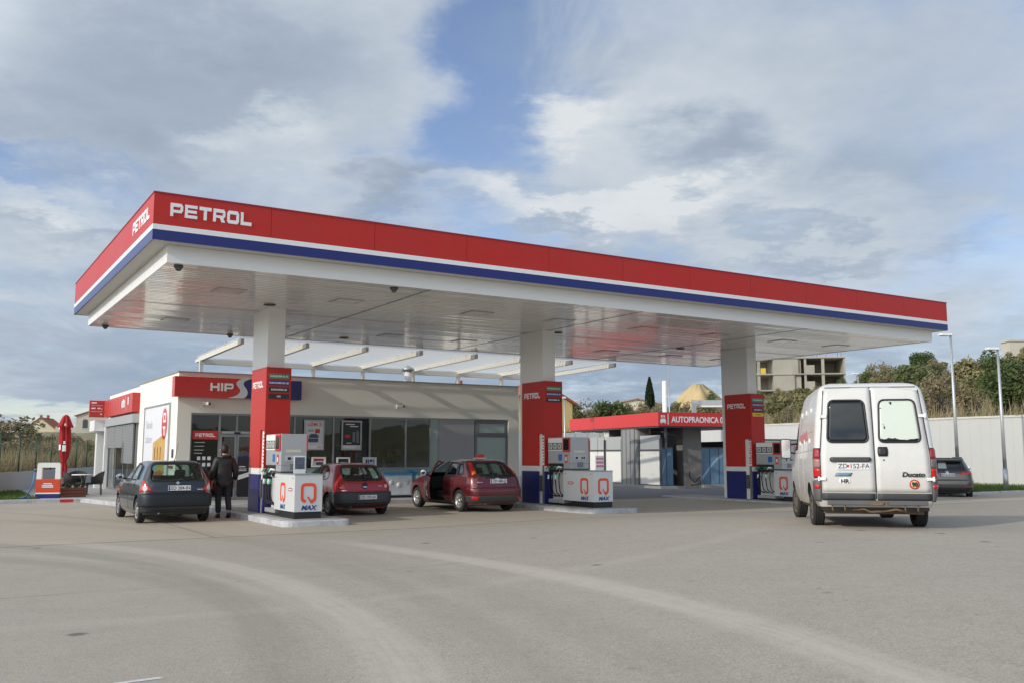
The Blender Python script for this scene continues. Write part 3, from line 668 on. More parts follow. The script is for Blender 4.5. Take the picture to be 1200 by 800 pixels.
# illuminated style fascia sign with the sweeping S
SV = V0-.36
sg = thing('shop_sign', 'long red and navy sign with white HIP lettering above the shop entrance', 'sign', (OX, OY, 0), YAW)
def sp_(x, y): return on_v(x/6.316+180, y/6.316+430, SV-.02)
ua, ub = on_v(204.5, 455, SV)[0], on_v(353.3, 455, SV)[0]
za, zb_ = 3.335, 3.965
Ledge = [sp_(*q) for q in ((655, 90), (622, 110), (614, 130), (625, 150), (640, 170), (638, 190), (610, 215), (550, 232))]
Redge = [sp_(*q) for q in ((718, 90), (680, 105), (665, 125), (672, 145), (690, 170), (696, 195), (685, 220), (665, 235))]
def norm(E):
    z1, z0 = E[0][1], E[-1][1]; return [(u, za+(z-z0)/(z1-z0)*(zb_-za)) for u, z in E]
Ledge, Redge = norm(Ledge), norm(Redge)
def smooth(E, n=5):
    out = []
    for i in range(len(E)-1):
        p0, p1, p2, p3 = (Vector(E[max(0, i-1)]), Vector(E[i]), Vector(E[i+1]), Vector(E[min(len(E)-1, i+2)]))
        for j in range(n):
            t = j/n; q = .5*((2*p1)+(p2-p0)*t+(2*p0-5*p1+4*p2-p3)*t*t+(3*p1-p0-3*p2+p3)*t**3); out.append((q.x, q.y))
    return out+[E[-1]]
Ledge, Redge = smooth(Ledge), smooth(Redge)
def ladder(b, A, B, y0, y1):
    for i in range(len(A)-1): b.prism([A[i], B[i], B[i+1], A[i+1]], y0, y1, 'y')
b = MB(); b.box(ua, ub, SV, V0-.002, za, zb_); b.build('sign_box', M_redsign, sg)
b = MB(); ladder(b, [(ua, p[1]) for p in Ledge], Ledge, SV-.02, SV-.002); b.build('red_panel', M_redsign, sg)
b = MB(); ladder(b, Ledge, Redge, SV-.026, SV-.002); b.build('silver_sweep', mat('silver', (0.62, 0.62, 0.66), 0.3, metal=0.2), sg)
b = MB(); ladder(b, Redge, [(ub, p[1]) for p in Redge], SV-.02, SV-.002); b.build('navy_panel', M_blue, sg)
h0, h1 = sp_(420, 178)[0], sp_(590, 178)[0]
wide_text('sign_lettering', 'HIP', h1-h0, .25, M_letter, sg, (h0, SV-.021, 3.545), FRONT)
# big poster on the sunlit side wall
ps = thing('wall_poster', 'large framed advertising poster on the sunlit side wall of the shop', 'poster', (OX, OY, 0), YAW)
p0, p1, z0, z1 = 13.25, 17.45, .75, 3.22
b = MB(); X_ = U0
b.box(X_-.05, X_-.002, p0, p0+.05, z0, z1); b.box(X_-.05, X_-.002, p1-.05, p1, z0, z1); b.box(X_-.05, X_-.002, p0+.05, p1-.05, z1-.05, z1); b.box(X_-.05, X_-.002, p0+.05, p1-.05, z0, z0+.05); b.build('frame', M_alu, ps)
b = MB(); b.box(X_-.02, X_-.003, p0+.05, p1-.05, z0+.05, z1-.05); b.build('sheet', mat('poster_sheet', (0.72, 0.73, 0.77), 0.4, var=0.02), ps)
b = MB(); n = 20; c0 = 14.05; b.prism([(c0+.42*math.cos(2*math.pi*i/n), 2.55+.52*math.sin(2*math.pi*i/n)) for i in range(n)], X_-.026, X_-.0205, 'x'); o = b.build('red_oval', M_redsign, ps)
b = MB()
for q in ((-.22, .18, .28, .36), (-.22, .18, .05, .13), (-.22, -.14, .13, .28), (.1, .18, .13, .28), (-.18, .2, -.16, -.08), (-.18, -.10, -.38, -.16), (.0, .08, -.38, -.16)): b.box(X_-.030, X_-.0265, c0+q[0], c0+q[1], 2.55+q[2], 2.55+q[3])
b.build('oval_print', M_paper, o)
text('poster_text', 'Navale', .40, mat('grey_print', (0.35, 0.35, 0.37), 0.5), ps, (X_-.021, 17.1, 2.45), LEFTW, 1.0, 0, .001)
text('poster_text', 'zabave', .40, mat('grey_print', (0.35, 0.35, 0.37), 0.5), ps, (X_-.021, 17.1, 1.95), LEFTW, 1.0, 0, .001)
b = MB(); b.prism([(13.85, .82), (15.75, .82), (15.75, 1.95), (14.3, 2.18), (13.85, 2.1)], X_-.026, X_-.0205, 'x'); o = b.build('sandwich_picture', mat('toast', (0.55, 0.33, 0.10), 0.5, var=0.5, vs=5), ps)
b = MB()
for q in (15.4, 14.95, 14.5): b.box(X_-.030, X_-.0265, q-.05, q+.05, 1.25, 1.8)
b.build('dark_print', mat('dark_brown_print', (0.14, 0.07, 0.03), 0.5), o)
b = MB(); b.box(X_-.030, X_-.0265, 15.2, 15.75, 1.0, 1.2); b.build('blue_print', mat('blue_print', (0.12, 0.25, 0.5), 0.5), o)
b = MB(); b.box(X_-.030, X_-.0265, 14.9, 15.2, 1.0, 1.2); b.build('green_print', mat('green_print', (0.3, 0.5, 0.1), 0.5), o)
b = MB()
for q in range(8): b.box(X_-.032, X_-.0265, 16.3-q*.32, 16.5-q*.32, .84, .84+random.uniform(.1, .2))
b.build('red_print', M_redsign, ps)
# small items on the side wall
b = MB(); b.box(U0-.05, U0-.002, 12.62, 12.72, 1.45, 1.72); tag(b.build('vent_box', M_dgrey, None, .005, loc=(OX, OY, 0)), 'narrow dark wall box on the white corner pier beside the big poster', 'wall box').rotation_euler = (0, 0, YAW)
b = MB(); b.box(U0-.04, U0-.002, 12.62, 13.1, 1.12, 1.2); tag(b.build('notice_plate', M_redsign, None, loc=(OX, OY, 0)), 'small red notice plate low on the white corner of the shop', 'plate').rotation_euler = (0, 0, YAW)

# cafe wing
M_louv = planks('louvre_grey', (0.24, 0.245, 0.25), 'Z', 0.06, 0.45)
M_capg = mat('cafe_fascia', (0.42, 0.43, 0.44), 0.4, metal=0.3)
b = MB(); b.box(2.98, U0-.002, 18.6, 25.0, 2.72, 3.04); b.build('cafe_fascia', M_capg, shop)
for a, c, z in ((18.9, 21.2, 1.22), (21.24, 23.0, 1.82), (23.04, 24.9, 1.82)):
    b = MB(); b.box(3.08, 3.14, a, c, z, 2.715); b.build('louvre_screen', M_louv, shop)
b = MB()
for v in (18.75, 21.22, 23.02, 24.9): b.box(3.15, 3.21, v-.04, v+.04, .12, 2.72)
b.box(3.15, 3.21, 18.79, 24.86, .12, .2); b.build('cafe_frame', mat('frame_dark', (0.17, 0.175, 0.19), 0.4), shop)
for a, c in ((18.79, 21.18), (21.26, 22.98), (23.06, 24.86)):
    b = MB(); b.box(3.175, 3.182, a, c, .2, 2.7); b.build('cafe_pane', M_glassd, shop)
b = MB(); b.box(3.3, 10, 24.0, 24.1, .12, 3.0); b.build('cafe_partition', M_int, shop)
b = MB(); b.box(3.0, 3.14, 24.92, 25.15, .12, 2.72); b.build('white_post', M_white, shop)
pt = thing('portal_frame', 'white rectangular portal post and beam at the cafe terrace end', 'portal', (OX, OY, 0), YAW)
b = MB(); b.box(2.6, 3.19, 25.2, 26.6, 2.55, 3.0); b.build('beam', M_white, pt); b = MB(); b.box(2.82, 3.17, 25.9, 26.3, .1, 2.55); b.build('post', M_white, pt)
cs = thing('cafe_sign', 'red box sign with faint panel joints along the cafe wing eaves', 'sign', (OX, OY, 0), YAW)
b = MB(); b.box(2.95, U0-.002, 18.6, 25.0, 3.12, 3.83); b.build('sign_box', mat('cafe_red', (0.52, 0.045, 0.04), 0.4, var=0.08), cs)
b = MB()
for v in (19.3, 19.9, 20.5, 21.1, 21.7, 22.3, 22.9, 23.5, 24.1): b.box(2.946, 2.949, v-.008, v+.008, 3.13, 3.82)
b.build('joint', mat('red_capping', (0.30, 0.02, 0.02), 0.4), cs)
b = MB()
for i, v in enumerate((20.75, 20.5, 20.25)): b.box(2.942, 2.9455, v-.09, v+.09, 3.35, 3.35+(.26, .32, .28)[i])
b.box(2.942, 2.9455, 19.35, 19.55, 3.42, 3.70); b.box(2.942, 2.9455, 19.95, 19.98, 3.2, 3.76); b.build('sign_print', M_letter, cs)
pb = thing('menu_sign', 'square red projecting sign with white printed lines at the far end of the cafe', 'sign', (OX, OY, 0), YAW)
b = MB(); b.box(2.35, 2.948, 25.02, 25.16, 3.12, 3.83); b.build('sign_panel', mat('cafe_red', (0.52, 0.045, 0.04), 0.4), pb)
b = MB()
for q in ((2.42, 2.62, 3.70, 3.76), (2.42, 2.86, 3.61, 3.622), (2.42, 2.58, 3.47, 3.53), (2.66, 2.78, 3.47, 3.53), (2.82, 2.85, 3.44, 3.50), (2.42, 2.86, 3.36, 3.372), (2.78, 2.85, 3.23, 3.28)): b.box(q[0], q[1], 25.012, 25.018, q[2], q[3])
b.build('sign_print', M_letter, pb)

# rooftop pergola
pg = thing('rooftop_pergola', 'cream steel pergola with fine louvre roof standing on the shop roof', 'pergola', (OX, OY, 0), YAW)
M_perg = mat('pergola_cream', (0.66, 0.63, 0.55), 0.5, var=0.06)
RU = (4.87, 7.0, 9.09, 11.14, 13.35, 15.45, 17.58, 19.7)
b = MB(); b.box(4.80, 19.77, 16.42, 16.56, 4.80, 4.99); b.build('beam', M_perg, pg)
for u in RU:
    b = MB(); b.box(u-.06, u+.06, 16.43, 16.55, 3.84 if u < 17.8 else 0, 4.80); b.build('post', M_perg, pg)
    b = MB(); b.prism([(11.25, 5.0), (17.2, 4.90), (17.2, 4.992), (16.56, 5.06), (11.25, 5.16)], u-.055, u+.055, 'x'); b.build('rafter', M_perg, pg)
lv = MB()
for i in range(30):
    v = 11.35+i*.195; z = 5.17-(v-11.25)*.0185
    for a, c in zip(RU[:-1], RU[1:]):
        M = Matrix.Translation((0, v, z+.045))@Matrix.Rotation(R(-25), 4, 'X'); lv.box(a-.055, c-.056, -.030, .030, -.002, .002, 0, M)
M_lv = mat('louvre_pale', (0.80, 0.80, 0.78), 0.45); nt_ = M_lv.node_tree; tl_ = nt_.nodes.new('ShaderNodeBsdfTranslucent'); tl_.inputs['Color'].default_value = (.93, .93, .91, 1); ms_ = nt_.nodes.new('ShaderNodeMixShader'); ms_.inputs[0].default_value = .80
nt_.links.new(nt_.nodes['Principled BSDF'].outputs[0], ms_.inputs[1]); nt_.links.new(tl_.outputs[0], ms_.inputs[2]); nt_.links.new(ms_.outputs[0], nt_.nodes['Material Output'].inputs['Surface'])
lv.build('louvre_roof', M_lv, pg)
b = MB()
for u in RU:
    for v in (12.0, 13.3, 14.6, 15.9): b.tube([(u, v, 5.16), (u, v+.05, 5.30), (u+.03, v+.35, 5.30)], .014, 5)
b.build('bracket', M_steelw, pg)

# things fixed to or standing by the shop
def cam(name, label, u, v, z, s=1.0):
    t = thing(name, label, 'camera', W(u, v, z), YAW)
    b = MB(); b.box(-.05, .05, -.02, .0, -.06, .06); b.tube([(0, -.02, 0), (0, -.14, -.02), (0, -.17, .03)], .016, 6); b.build('bracket', M_white, t)
    b = MB(); M = Matrix.Translation((.06, -.22, .06))@Matrix.Rotation(R(25), 4, 'Z')@Matrix.Rotation(R(8), 4, 'X'); b.box(-.055, .055, -.20, .14, -.05, .05, 0, M); b.build('housing', mat('camera_cream', (0.62, 0.60, 0.52), 0.4), t, .015)
    b = MB(); b.lathe([(.0005, -.212), (.036, -.21), (.036, -.195)], 12, M, axis='y'); b.build('lens', M_black, t)
cam('security_camera', 'white security camera on the wall directly under the HIP sign', 3.95, V0-.001, 3.10)
cam('security_camera', 'small cream security camera on the bare wall above the shop windows', 10.65, V0-.001, 3.20)
def poster(name, label, u0, u1, z0, z1, fm, sm, prints):
    t = thing(name, label, 'poster', (OX, OY, 0), YAW, None); y = FV-.025
    f = .05
    b = MB(); b.box(u0, u0+f, y-.02, y+.02, z0, z1); b.box(u1-f, u1, y-.02, y+.02, z0, z1); b.box(u0+f, u1-f, y-.02, y+.02, z1-f, z1); b.box(u0+f, u1-f, y-.02, y+.02, z0, z0+f); b.build('frame', fm, t)
    b = MB(); b.box(u0+f, u1-f, y-.005, y+.015, z0+f, z1-f); b.build('sheet', sm, t)
    for nm, m, bx in prints:
        b = MB()
        for q in bx: b.box(u0+q[0]*(u1-u0), u0+q[1]*(u1-u0), y-.010, y-.0055, z0+q[2]*(z1-z0), z0+q[3]*(z1-z0))
        b.build(nm, m, t)
    return t
M_dk = mat('poster_dark', (0.03, 0.032, 0.036), 0.35, var=0.5, vs=6); M_pp = mat('poster_pale', (0.66, 0.66, 0.68), 0.4)
t = poster('window_poster', 'white framed poster with red heading and dark machine picture in the shop window', 7.33, 8.04, 1.70, 2.71, M_alu, M_pp,
       [('red_tag', M_redsign, [(.55, .78, .56, .70)]), ('machine_print', mat('machine_blue', (0.06, 0.09, 0.16), 0.4, var=.6, vs=12), [(.25, .72, .40, .50), (.22, .70, .26, .385), (.32, .64, .50, .54)]), ('red_footer', M_redsign, [(.68, .88, .09, .115)]), ('small_print', M_dgrey, [(.2, .5, .62, .64), (.2, .45, .66, .675)])])
text('poster_text', 'UZMI 2!', .15, M_redsign, t, (7.45, FV-.0305, 2.51), FRONT, 1.0, .003, .001)
poster('window_poster', 'black framed poster with small red circle and pale footer in the shop window', 8.66, 9.40, 1.70, 2.71, M_alu, M_dk,
       [('white_heading', M_paper, [(.2, .65, .86, .89), (.42, .82, .79, .82), (.25, .5, .23, .25)]), ('red_tag', M_redsign, [(.18, .42, .42, .52)]), ('grey_picture', mat('grey_picture', (0.16, 0.17, 0.18), 0.4, var=.6, vs=9), [(.55, .68, .28, .62), (.74, .86, .24, .66)]), ('pale_footer', M_pp, [(.07, .93, .055, .17)]), ('red_footer', M_redsign, [(.7, .86, .10, .12)])])
poster('window_card', 'white card with a red heading bar in the window above the red hatchback', 7.63, 8.12, 1.13, 1.47, M_paper, M_pp, [('red_heading', M_redsign, [(.15, .85, .62, .82)]), ('dark_picture', M_dgrey, [(.3, .8, .2, .5)])])
poster('window_card', 'small black card in a white frame low in the shop window', 8.51, 8.99, 1.13, 1.46, M_paper, M_dk, [('pale_print', M_grey, [(.25, .75, .4, .5)])])
poster('window_card', 'pale card with blue lettering low in the shop window', 9.47, 9.97, 1.13, 1.46, M_paper, M_pp, [('blue_print', M_navy, [(.2, .32, .35, .75), (.36, .44, .35, .75), (.5, .7, .5, .75), (.78, .84, .3, .78)])])
# shelves with goods inside
goods = [mat('goods_%s' % n, c, 0.5) for n, c in (('red', (.4, .04, .04)), ('yellow', (.5, .35, .05)), ('blue', (.05, .12, .35)), ('white', (.6, .6, .58)), ('green', (.06, .25, .1)))]
for i, (u, v, lb) in enumerate(((6.2, 14.2, 'stocked shop shelf just inside the window left of the red headed poster'), (8.0, 14.6, 'stocked shop shelf behind the window with the two framed posters'), (9.9, 14.2, 'stocked shop shelf behind the window above the ice cream chests'), (11.5, 15.2, 'stocked shop shelf at the right end of the glazed shop front'))):
    t = thing('shop_shelf', lb, 'shelf', W(u, v, .125), YAW, 'shelves inside the shop')
    b = MB(); b.box(-.5, .5, -.02, .02, 0, 1.55)
    for z in (.1, .5, .9, 1.3): b.box(-.5, .5, -.25, -.021, z, z+.03)
    b.build('rack', M_grey, t)
    for z in (.13, .53, .93, 1.33):
        b = MB(); x = -.48
        while x < .42:
            w = random.uniform(.06, .12); b.box(x, x+w, -.23, -.05, z, z+random.uniform(.16, .3), random.randrange(5)); x += w+.015
        tag(b.build('goods', goods, t), kind='stuff')
# ice cream chests in front of the window
def chest(u, label, w):
    t = thing('ice_cream_chest', label, 'freezer chest', W(u, 10.75, .125), YAW, 'ice cream chests in front of the shop window')
    b = MB(); b.box(0, w, 0, .68, .08, .74); b.build('body', mat('chest_print', (0.58, 0.63, 0.68), 0.3, var=0.45, vs=3.2), t, .02)
    b = MB(); b.box(.02, w-.02, .02, .66, 0, .08); b.build('base', M_black, t)
    b = MB(); b.prism([(-.02, .742), (.70, .742), (.70, .90), (.60, .93), (-.02, .80)], -.01, w+.01, 'x'); b.build('lid_rim', mat('chest_blue', (0.05, 0.30, 0.58), 0.3), t)
    b = MB(); M = Matrix.Translation((0, .29, .885))@Matrix.Rotation(R(11.3), 4, 'X'); b.box(.06, w-.06, -.26, .26, -.005, .008, 0, M); b.build('glass_lid', mat('lid_glass', (0.30, 0.45, 0.50), 0.06), t)
    b = MB()
    for q in range(4): b.lathe([(.0, -.006), (.10-.015*(q % 2), -.005), (.10-.015*(q % 2), -.001)], 14, Matrix.Translation((.2+q*(w-.4)/3, 0, .42+.08*(q % 2))), axis='y', cap=False)
    b.build('ice_cream_print', mat('print_pale', (0.70, 0.66, 0.62), 0.4, var=.4, vs=8), t)
chest(9.35, 'pale printed ice cream chest with blue lid between the red hatchback and the burgundy car', 1.25)
chest(10.75, 'ice cream chest with blue lid just left of the burgundy car bonnet', 1.15)
# red and white service object beside the hatchback: chair-like display arc
t = thing('promotion_board', 'white rounded promotion stand with red edge behind the red hatchback', 'display stand', W(7.6, 10.9, .125), YAW)
b = MB(); b.prism(rpoly([(0, 0), (1.9, 0), (1.9, .98), (0, .98)], [.02, .02, .3, .3], 6), 0, .05, 'y'); b.build('board', M_paper, t)
b = MB(); b.prism([(.3, .985), (1.6, .985), (1.6, 1.04), (.3, 1.04)], 0, .05, 'y'); b.build('red_edge', M_redsign, t)
b = MB(); b.box(.3, .36, .051, .4, 0, .05); b.box(1.5, 1.56, .051, .4, 0, .05); b.build('foot', M_dgrey, t)
# roof clutter
t = thing('roof_vent', 'pale ventilation cowl on the shop roof under the pergola', 'vent', W(12.4, 15.0, 3.84), YAW)
b = MB(); b.lathe([(.16, 0), (.16, .95)], 14); b.build('pipe', M_white, t); b = MB(); b.lathe([(.24, .95), (.24, 1.05), (.05, 1.15)], 14); b.build('cap', M_grey, t)
# ------------------------------------------------------------------ terrace: parasol, planter, chairs, table, air station
def station():
    t = thing('air_water_station', 'white, red and blue air and water post at the kerb by the cafe', 'service post', W(.13, 16.62, .12), YAW-.25)
    b = MB(); poly_o = rpoly([(-.36, .42), (.36, .42), (.34, 1.16), (-.34, 1.16)], [.02, .02, .08, .08], 4)
    b.prism([(-.36, .62), (-.20, .62), (-.20, 1.0), (-.34, 1.12)], -.09, .09, 'y'); b.prism([(.20, .62), (.36, .62), (.34, 1.12), (.20, 1.0)], -.09, .09, 'y'); b.prism([(-.34, 1.12), (-.20, 1.0), (.20, 1.0), (.34, 1.12), (.30, 1.16), (-.30, 1.16)], -.09, .09, 'y')
    b.build('frame', M_white, t, .008)
    b = MB(); b.box(-.36, .36, -.10, .10, .185, .62); p = b.build('red_panel', mat('orange_red', (0.62, 0.07, 0.02), 0.35), t)
    b = MB()
    for q in ((-.14, .12, .46, .49), (-.18, .16, .40, .43), (-.18, .16, .35, .38)): b.box(q[0], q[1], -.104, -.1005, q[2], q[3])
    b.build('panel_print', M_letter, p)
    b = MB(); b.box(-.362, .362, -.102, .102, .142, .185); b.build('white_stripe', M_white, t)
    b = MB(); b.box(-.36, .36, -.10, .10, 0, .142); b.build('blue_base', M_blue, t)
    b = MB(); b.lathe([(.06, -.05), (.06, .05)], 12, Matrix.Translation((-.40, 0, .92)), axis='x'); b.build('hose_reel', M_dgrey, t)
    b = MB(); b.tube([(-.42, -.02, .9), (-.45, -.05, .6), (-.50, -.12, .3), (-.62, -.2, .06), (-.80, -.1, .03), (-.70, .1, .03), (-.52, -.05, .04)], .022, 6); b.build('air_hose', mat('blue_hose', (0.08, 0.18, 0.42), 0.5), t)
station()
b = MB(); P = W(.85, 15.62, .0); b.box(-.22, .22, -.006, .0, .02, .11); o = b.build('kerb_plate', M_redsign); o.location = W(.62, 15.725, 0); o.rotation_euler = (0, 0, YAW); tag(o, 'small red plate fixed to the kerb face below the air and water post', 'plate')
def umbrella():
    t = thing('closed_parasol', 'tall closed red parasol with white printed marks on the terrace', 'parasol', W(1.0, 20.7, .12), YAW)
    b = MB(); b.cyl((0, 0, .05), (0, 0, 2.9), .025, .025, 10); b.build('pole', M_alu, t)
    b = MB(); b.box(-.35, .35, -.35, .35, 0, .08); b.build('base', M_concrete, t, .01)
    vs = []; n = 40; prof = [(.10, .60), (.09, .72), (.12, .90), (.075, 1.16), (.12, 1.34), (.155, 1.65), (.165, 2.05), (.15, 2.40), (.20, 2.43), (.225, 2.49), (.17, 2.60), (.13, 2.74), (.085, 2.86), (.02, 2.92)]
    for r, z in prof:
        for k in range(n):
            a = 2*math.pi*k/n; f = 1+.34*math.cos(7*a+z*1.6)+.08*math.cos(3*a+z*4)*min(1, (2.8-z)*1.5 if z > 2.2 else 1)+random.uniform(-.03, .03)
            vs.append((r*f*math.cos(a), r*f*math.sin(a), z+(.04*math.cos(8*a) if z < 1 else 0)))
    b = MB(); b.add(vs, [(i*n+k, i*n+(k+1) % n, (i+1)*n+(k+1) % n, (i+1)*n+k) for i in range(len(prof)-1) for k in range(n)], 0, True)
    cl = b.build('canopy_cloth', mat('parasol_red', (0.40, 0.018, 0.022), 0.8, var=0.15, vs=6), t)
    b = MB()
    for a0, z0, z1, w in ((-1.75, 1.55, 1.78, .28), (-1.75, 1.82, 1.93, .16), (-.9, 2.36, 2.44, .08), (-2.6, 2.36, 2.44, .08), (-1.75, 2.50, 2.58, .10), (-2.5, 1.6, 1.8, .2)):
        for j in range(6):
            pts = []
            for (q, z) in ((j, z0), (j+1, z0), (j+1, z1), (j, z1)):
                a = a0+w*(q/6-.5)*2; rr = .228 if z < 2.2 else .275; pts.append((rr*math.cos(a), rr*math.sin(a), z))
            b.add(pts, [(0, 1, 2, 3)])
    b.build('white_print', M_paper, cl)
    b = MB(); b.lathe([(.10, 1.14), (.10, 1.18)], 20); b.build('tie_strap', mat('dark_red', (0.2, 0.01, 0.012), 0.7), cl)
umbrella()
def wicker_chair(u, v, rz, label):
    t = thing('wicker_chair', label, 'chair', W(u, v, .12), rz, 'black terrace chairs')
    M_w = mat('black_wicker', (0.020, 0.019, 0.018), 0.6, var=0.4, vs=30, bump=0.8, bs=60)
    b = MB(); b.box(-.27, .27, -.27, .27, .38, .44); b.build('seat', M_w, t, .02)
    b = MB(); n = 18; vs = []
    for z, r in ((.40, .28), (.62, .30), (.80, .33)):
        for k in range(n+1):
            a = R(-20)+R(220)*k/n; zz = z if z < .7 else .64+.20*max(0, math.sin(a))**.6
            vs.append((r*math.cos(a), r*math.sin(a), zz))
    for z, r in ((.40, .24), (.62, .26), (.80, .29)):
        for k in range(n+1):
            a = R(-20)+R(220)*k/n; zz = z if z < .7 else .64+.20*max(0, math.sin(a))**.6
            vs.append((r*math.cos(a), r*math.sin(a), zz))
    m = n+1; fs = []
    for s in (0, 3):
        for j in range(2):
            for k in range(n): fs.append(((s+j)*m+k, (s+j)*m+k+1, (s+j+1)*m+k+1, (s+j+1)*m+k))
    for k in range(n): fs.append((2*m+k, 2*m+k+1, 5*m+k+1, 5*m+k)); fs.append((k, k+1, 3*m+k+1, 3*m+k))
    for j in range(2): fs += [(j*m, (j+1)*m, (j+4)*m, (j+3)*m), (j*m+n, (j+1)*m+n, (j+4)*m+n, (j+3)*m+n)]
    b.add(vs, fs, 0, True); b.build('shell', M_w, t)
    for x in (-.22, .22):
        for y in (-.22, .22):
            b = MB(); b.cyl((x*1.08, y*1.08, 0), (x, y, .385), .016, .02, 8); b.build('leg', M_dgrey, t)
wicker_chair(1.02, 17.95, R(115), 'black wicker chair nearest the red flower planter')
wicker_chair(1.78, 18.45, R(-70), 'black wicker chair closest to the cafe glass')
wicker_chair(1.35, 19.6, R(20), 'black wicker chair on the far side of the terrace table')
t = thing('terrace_table', 'small pale topped table among the black wicker chairs', 'table', W(1.42, 18.7, .12), YAW)
b = MB(); b.lathe([(.0005, .70), (.36, .70), (.37, .715), (.36, .73), (.0005, .73)], 24, cap=False); b.build('table_top', M_paper, t)
b = MB(); b.lathe([(.25, 0), (.25, .02), (.04, .05), (.035, .70)], 16); b.build('pedestal', M_dgrey, t)
# ------------------------------------------------------------------ vehicles
def pchip(xs, ys):
    xs, ys = np.array(xs, float), np.array(ys, float); h = np.diff(xs); d = np.diff(ys)/h; m = np.zeros(len(xs))
    for i in range(1, len(xs)-1):
        if d[i-1]*d[i] > 0:
            w1, w2 = 2*h[i]+h[i-1], h[i]+2*h[i-1]; m[i] = (w1+w2)/(w1/d[i-1]+w2/d[i])
    m[0], m[-1] = d[0], d[-1]
    def f(x):
        x = min(max(x, xs[0]), xs[-1]); i = min(int(np.searchsorted(xs, x, 'right'))-1, len(xs)-2); i = max(i, 0); t = (x-xs[i])/h[i]
        return float(ys[i]*(1+2*t)*(1-t)**2+h[i]*m[i]*t*(1-t)**2+ys[i+1]*t*t*(3-2*t)+h[i]*m[i+1]*t*t*(t-1))
    return f
class Shell:
    """body from plan outlines stacked in z; x right, y forward, z up"""
    def __init__(s, ctrl, rx=.22, ry=.30, frx=.30, fry=.55, bow=.03, sb=.03):
        z = [c[0] for c in ctrl]; s.z0, s.z1 = z[0], z[-1]; s.zs = z
        s.r, s.f, s.w = pchip(z, [c[1] for c in ctrl]), pchip(z, [c[2] for c in ctrl]), pchip(z, [c[3] for c in ctrl])
        s.p = (rx, ry, frx, fry, bow, sb); s.cache = {}
    def half(s, z, ins=0.0, ymin=None, ymax=None):
        key = (round(z, 5), ins, ymin, ymax)
        if key in s.cache: return s.cache[key]
        rx, ry, frx, fry, bow, sb = s.p
        r, f, w = s.r(z)+ins*1.4, s.f(z)-ins*1.4, s.w(z)-ins
        if ymin is not None: r = max(r, ymin)
        if ymax is not None: f = min(f, ymax)
        rx, frx = min(rx, .8*w), min(frx, .8*w); ln = f-r; ry, fry = min(ry, .3*ln), min(fry, .4*ln)
        pts = []
        for i in range(8):
            t = i/8; x = t*(w-sb-rx); pts.append((x, r+bow*(x/w)**2))
        b0 = bow*((w-sb-rx)/w)**2
        for i in range(12):
            a = math.pi/2*i/12; pts.append((w-sb-rx+rx*math.sin(a)**.9, r+b0+ry*(1-math.cos(a)**.9)))
        ya, yb = r+b0+ry, f-fry
        for i in range(25):
            t = i/24; pts.append((w-sb*(2*t-1)**2, ya+(yb-ya)*t))
        for i in range(1, 12):
            a = math.pi/2*i/12; pts.append((w-sb-frx+frx*math.cos(a)**.8, yb+fry*math.sin(a)))
        for i in range(8):
            t = i/7; pts.append(((w-sb-frx)*(1-t), f+.06*0))
        s.cache[key] = np.array(pts); return s.cache[key]
    def levels(s, step=.035):
        zs = set(s.zs)
        for a, b in zip(s.zs[:-1], s.zs[1:]):
            n = max(1, int((b-a)/step)); zs |= {a+(b-a)*i/n for i in range(n)}
        return sorted(zs)
    def mesh(s, z0=None, z1=None, mi=0, **k):
        b = MB(); zs = [z for z in s.levels() if (z0 is None or z > z0) and (z1 is None or z < z1)]
        if z0 is not None: zs = [z0]+zs
        if z1 is not None: zs = zs+[z1]
        vs = []; n = None
        for z in zs:
            h = s.half(z, **k); ring = [(x, y, z) for x, y in h]+[(-x, y, z) for x, y in h[::-1][1:-1]]
            n = len(ring); vs += ring
        fs = [(i*n+j, i*n+(j+1) % n, (i+1)*n+(j+1) % n, (i+1)*n+j) for i in range(len(zs)-1) for j in range(n)]
        fs += [tuple(range(n))[::-1], tuple((len(zs)-1)*n+j for j in range(n))]
        return b.add(vs, fs, mi, True)
    def P(s, p, z, sg=1):
        """walk p metres round the outline from the rear centre"""
        h = s.half(z); d = np.concatenate([[0], np.cumsum(np.hypot(*np.diff(h, axis=0).T))])
        return Vector((sg*float(np.interp(abs(p), d, h[:, 0]))*(1 if p >= 0 else -1), float(np.interp(abs(p), d, h[:, 1])), z))
    def S(s, y, z, sg=1):
        h = s.half(z)[8:56]; return Vector((sg*float(np.interp(y, h[:, 1], h[:, 0])), y, z))
    def Rr(s, x, z):
        h = s.half(z)[:20]; return Vector((x, float(np.interp(abs(x), h[:, 0], h[:, 1])), z))
    def Fr(s, x, z):
        h = s.half(z)[44:][::-1]; return Vector((x, float(np.interp(abs(x), h[:, 0], h[:, 1])), z))
def rows_of(poly, nr):
    zs = [q[1] for q in poly]; z0, z1 = min(zs), max(zs); e = (z1-z0)*.004; out = []
    for i in range(nr+1):
        z = z0+e+(z1-z0-2*e)*i/nr; xs = []
        for j in range(len(poly)):
            a, b = poly[j], poly[(j+1) % len(poly)]
            if (a[1]-z)*(b[1]-z) < 0 or a[1] == z: xs.append(a[0]+(b[0]-a[0])*(z-a[1])/((b[1]-a[1]) or 1e-9))
        if xs: out.append((z, min(xs), max(xs)))
    return out
def normal(fn, a, z, center):
    e = .004; p = fn(a, z); t1 = fn(a+e, z)-fn(a-e, z); t2 = fn(a, z+e)-fn(a, z-e); n = t1.cross(t2)
    if n.length < 1e-12: n = p-center
    n.normalize()
    return n if n.dot(p-center) > 0 else -n
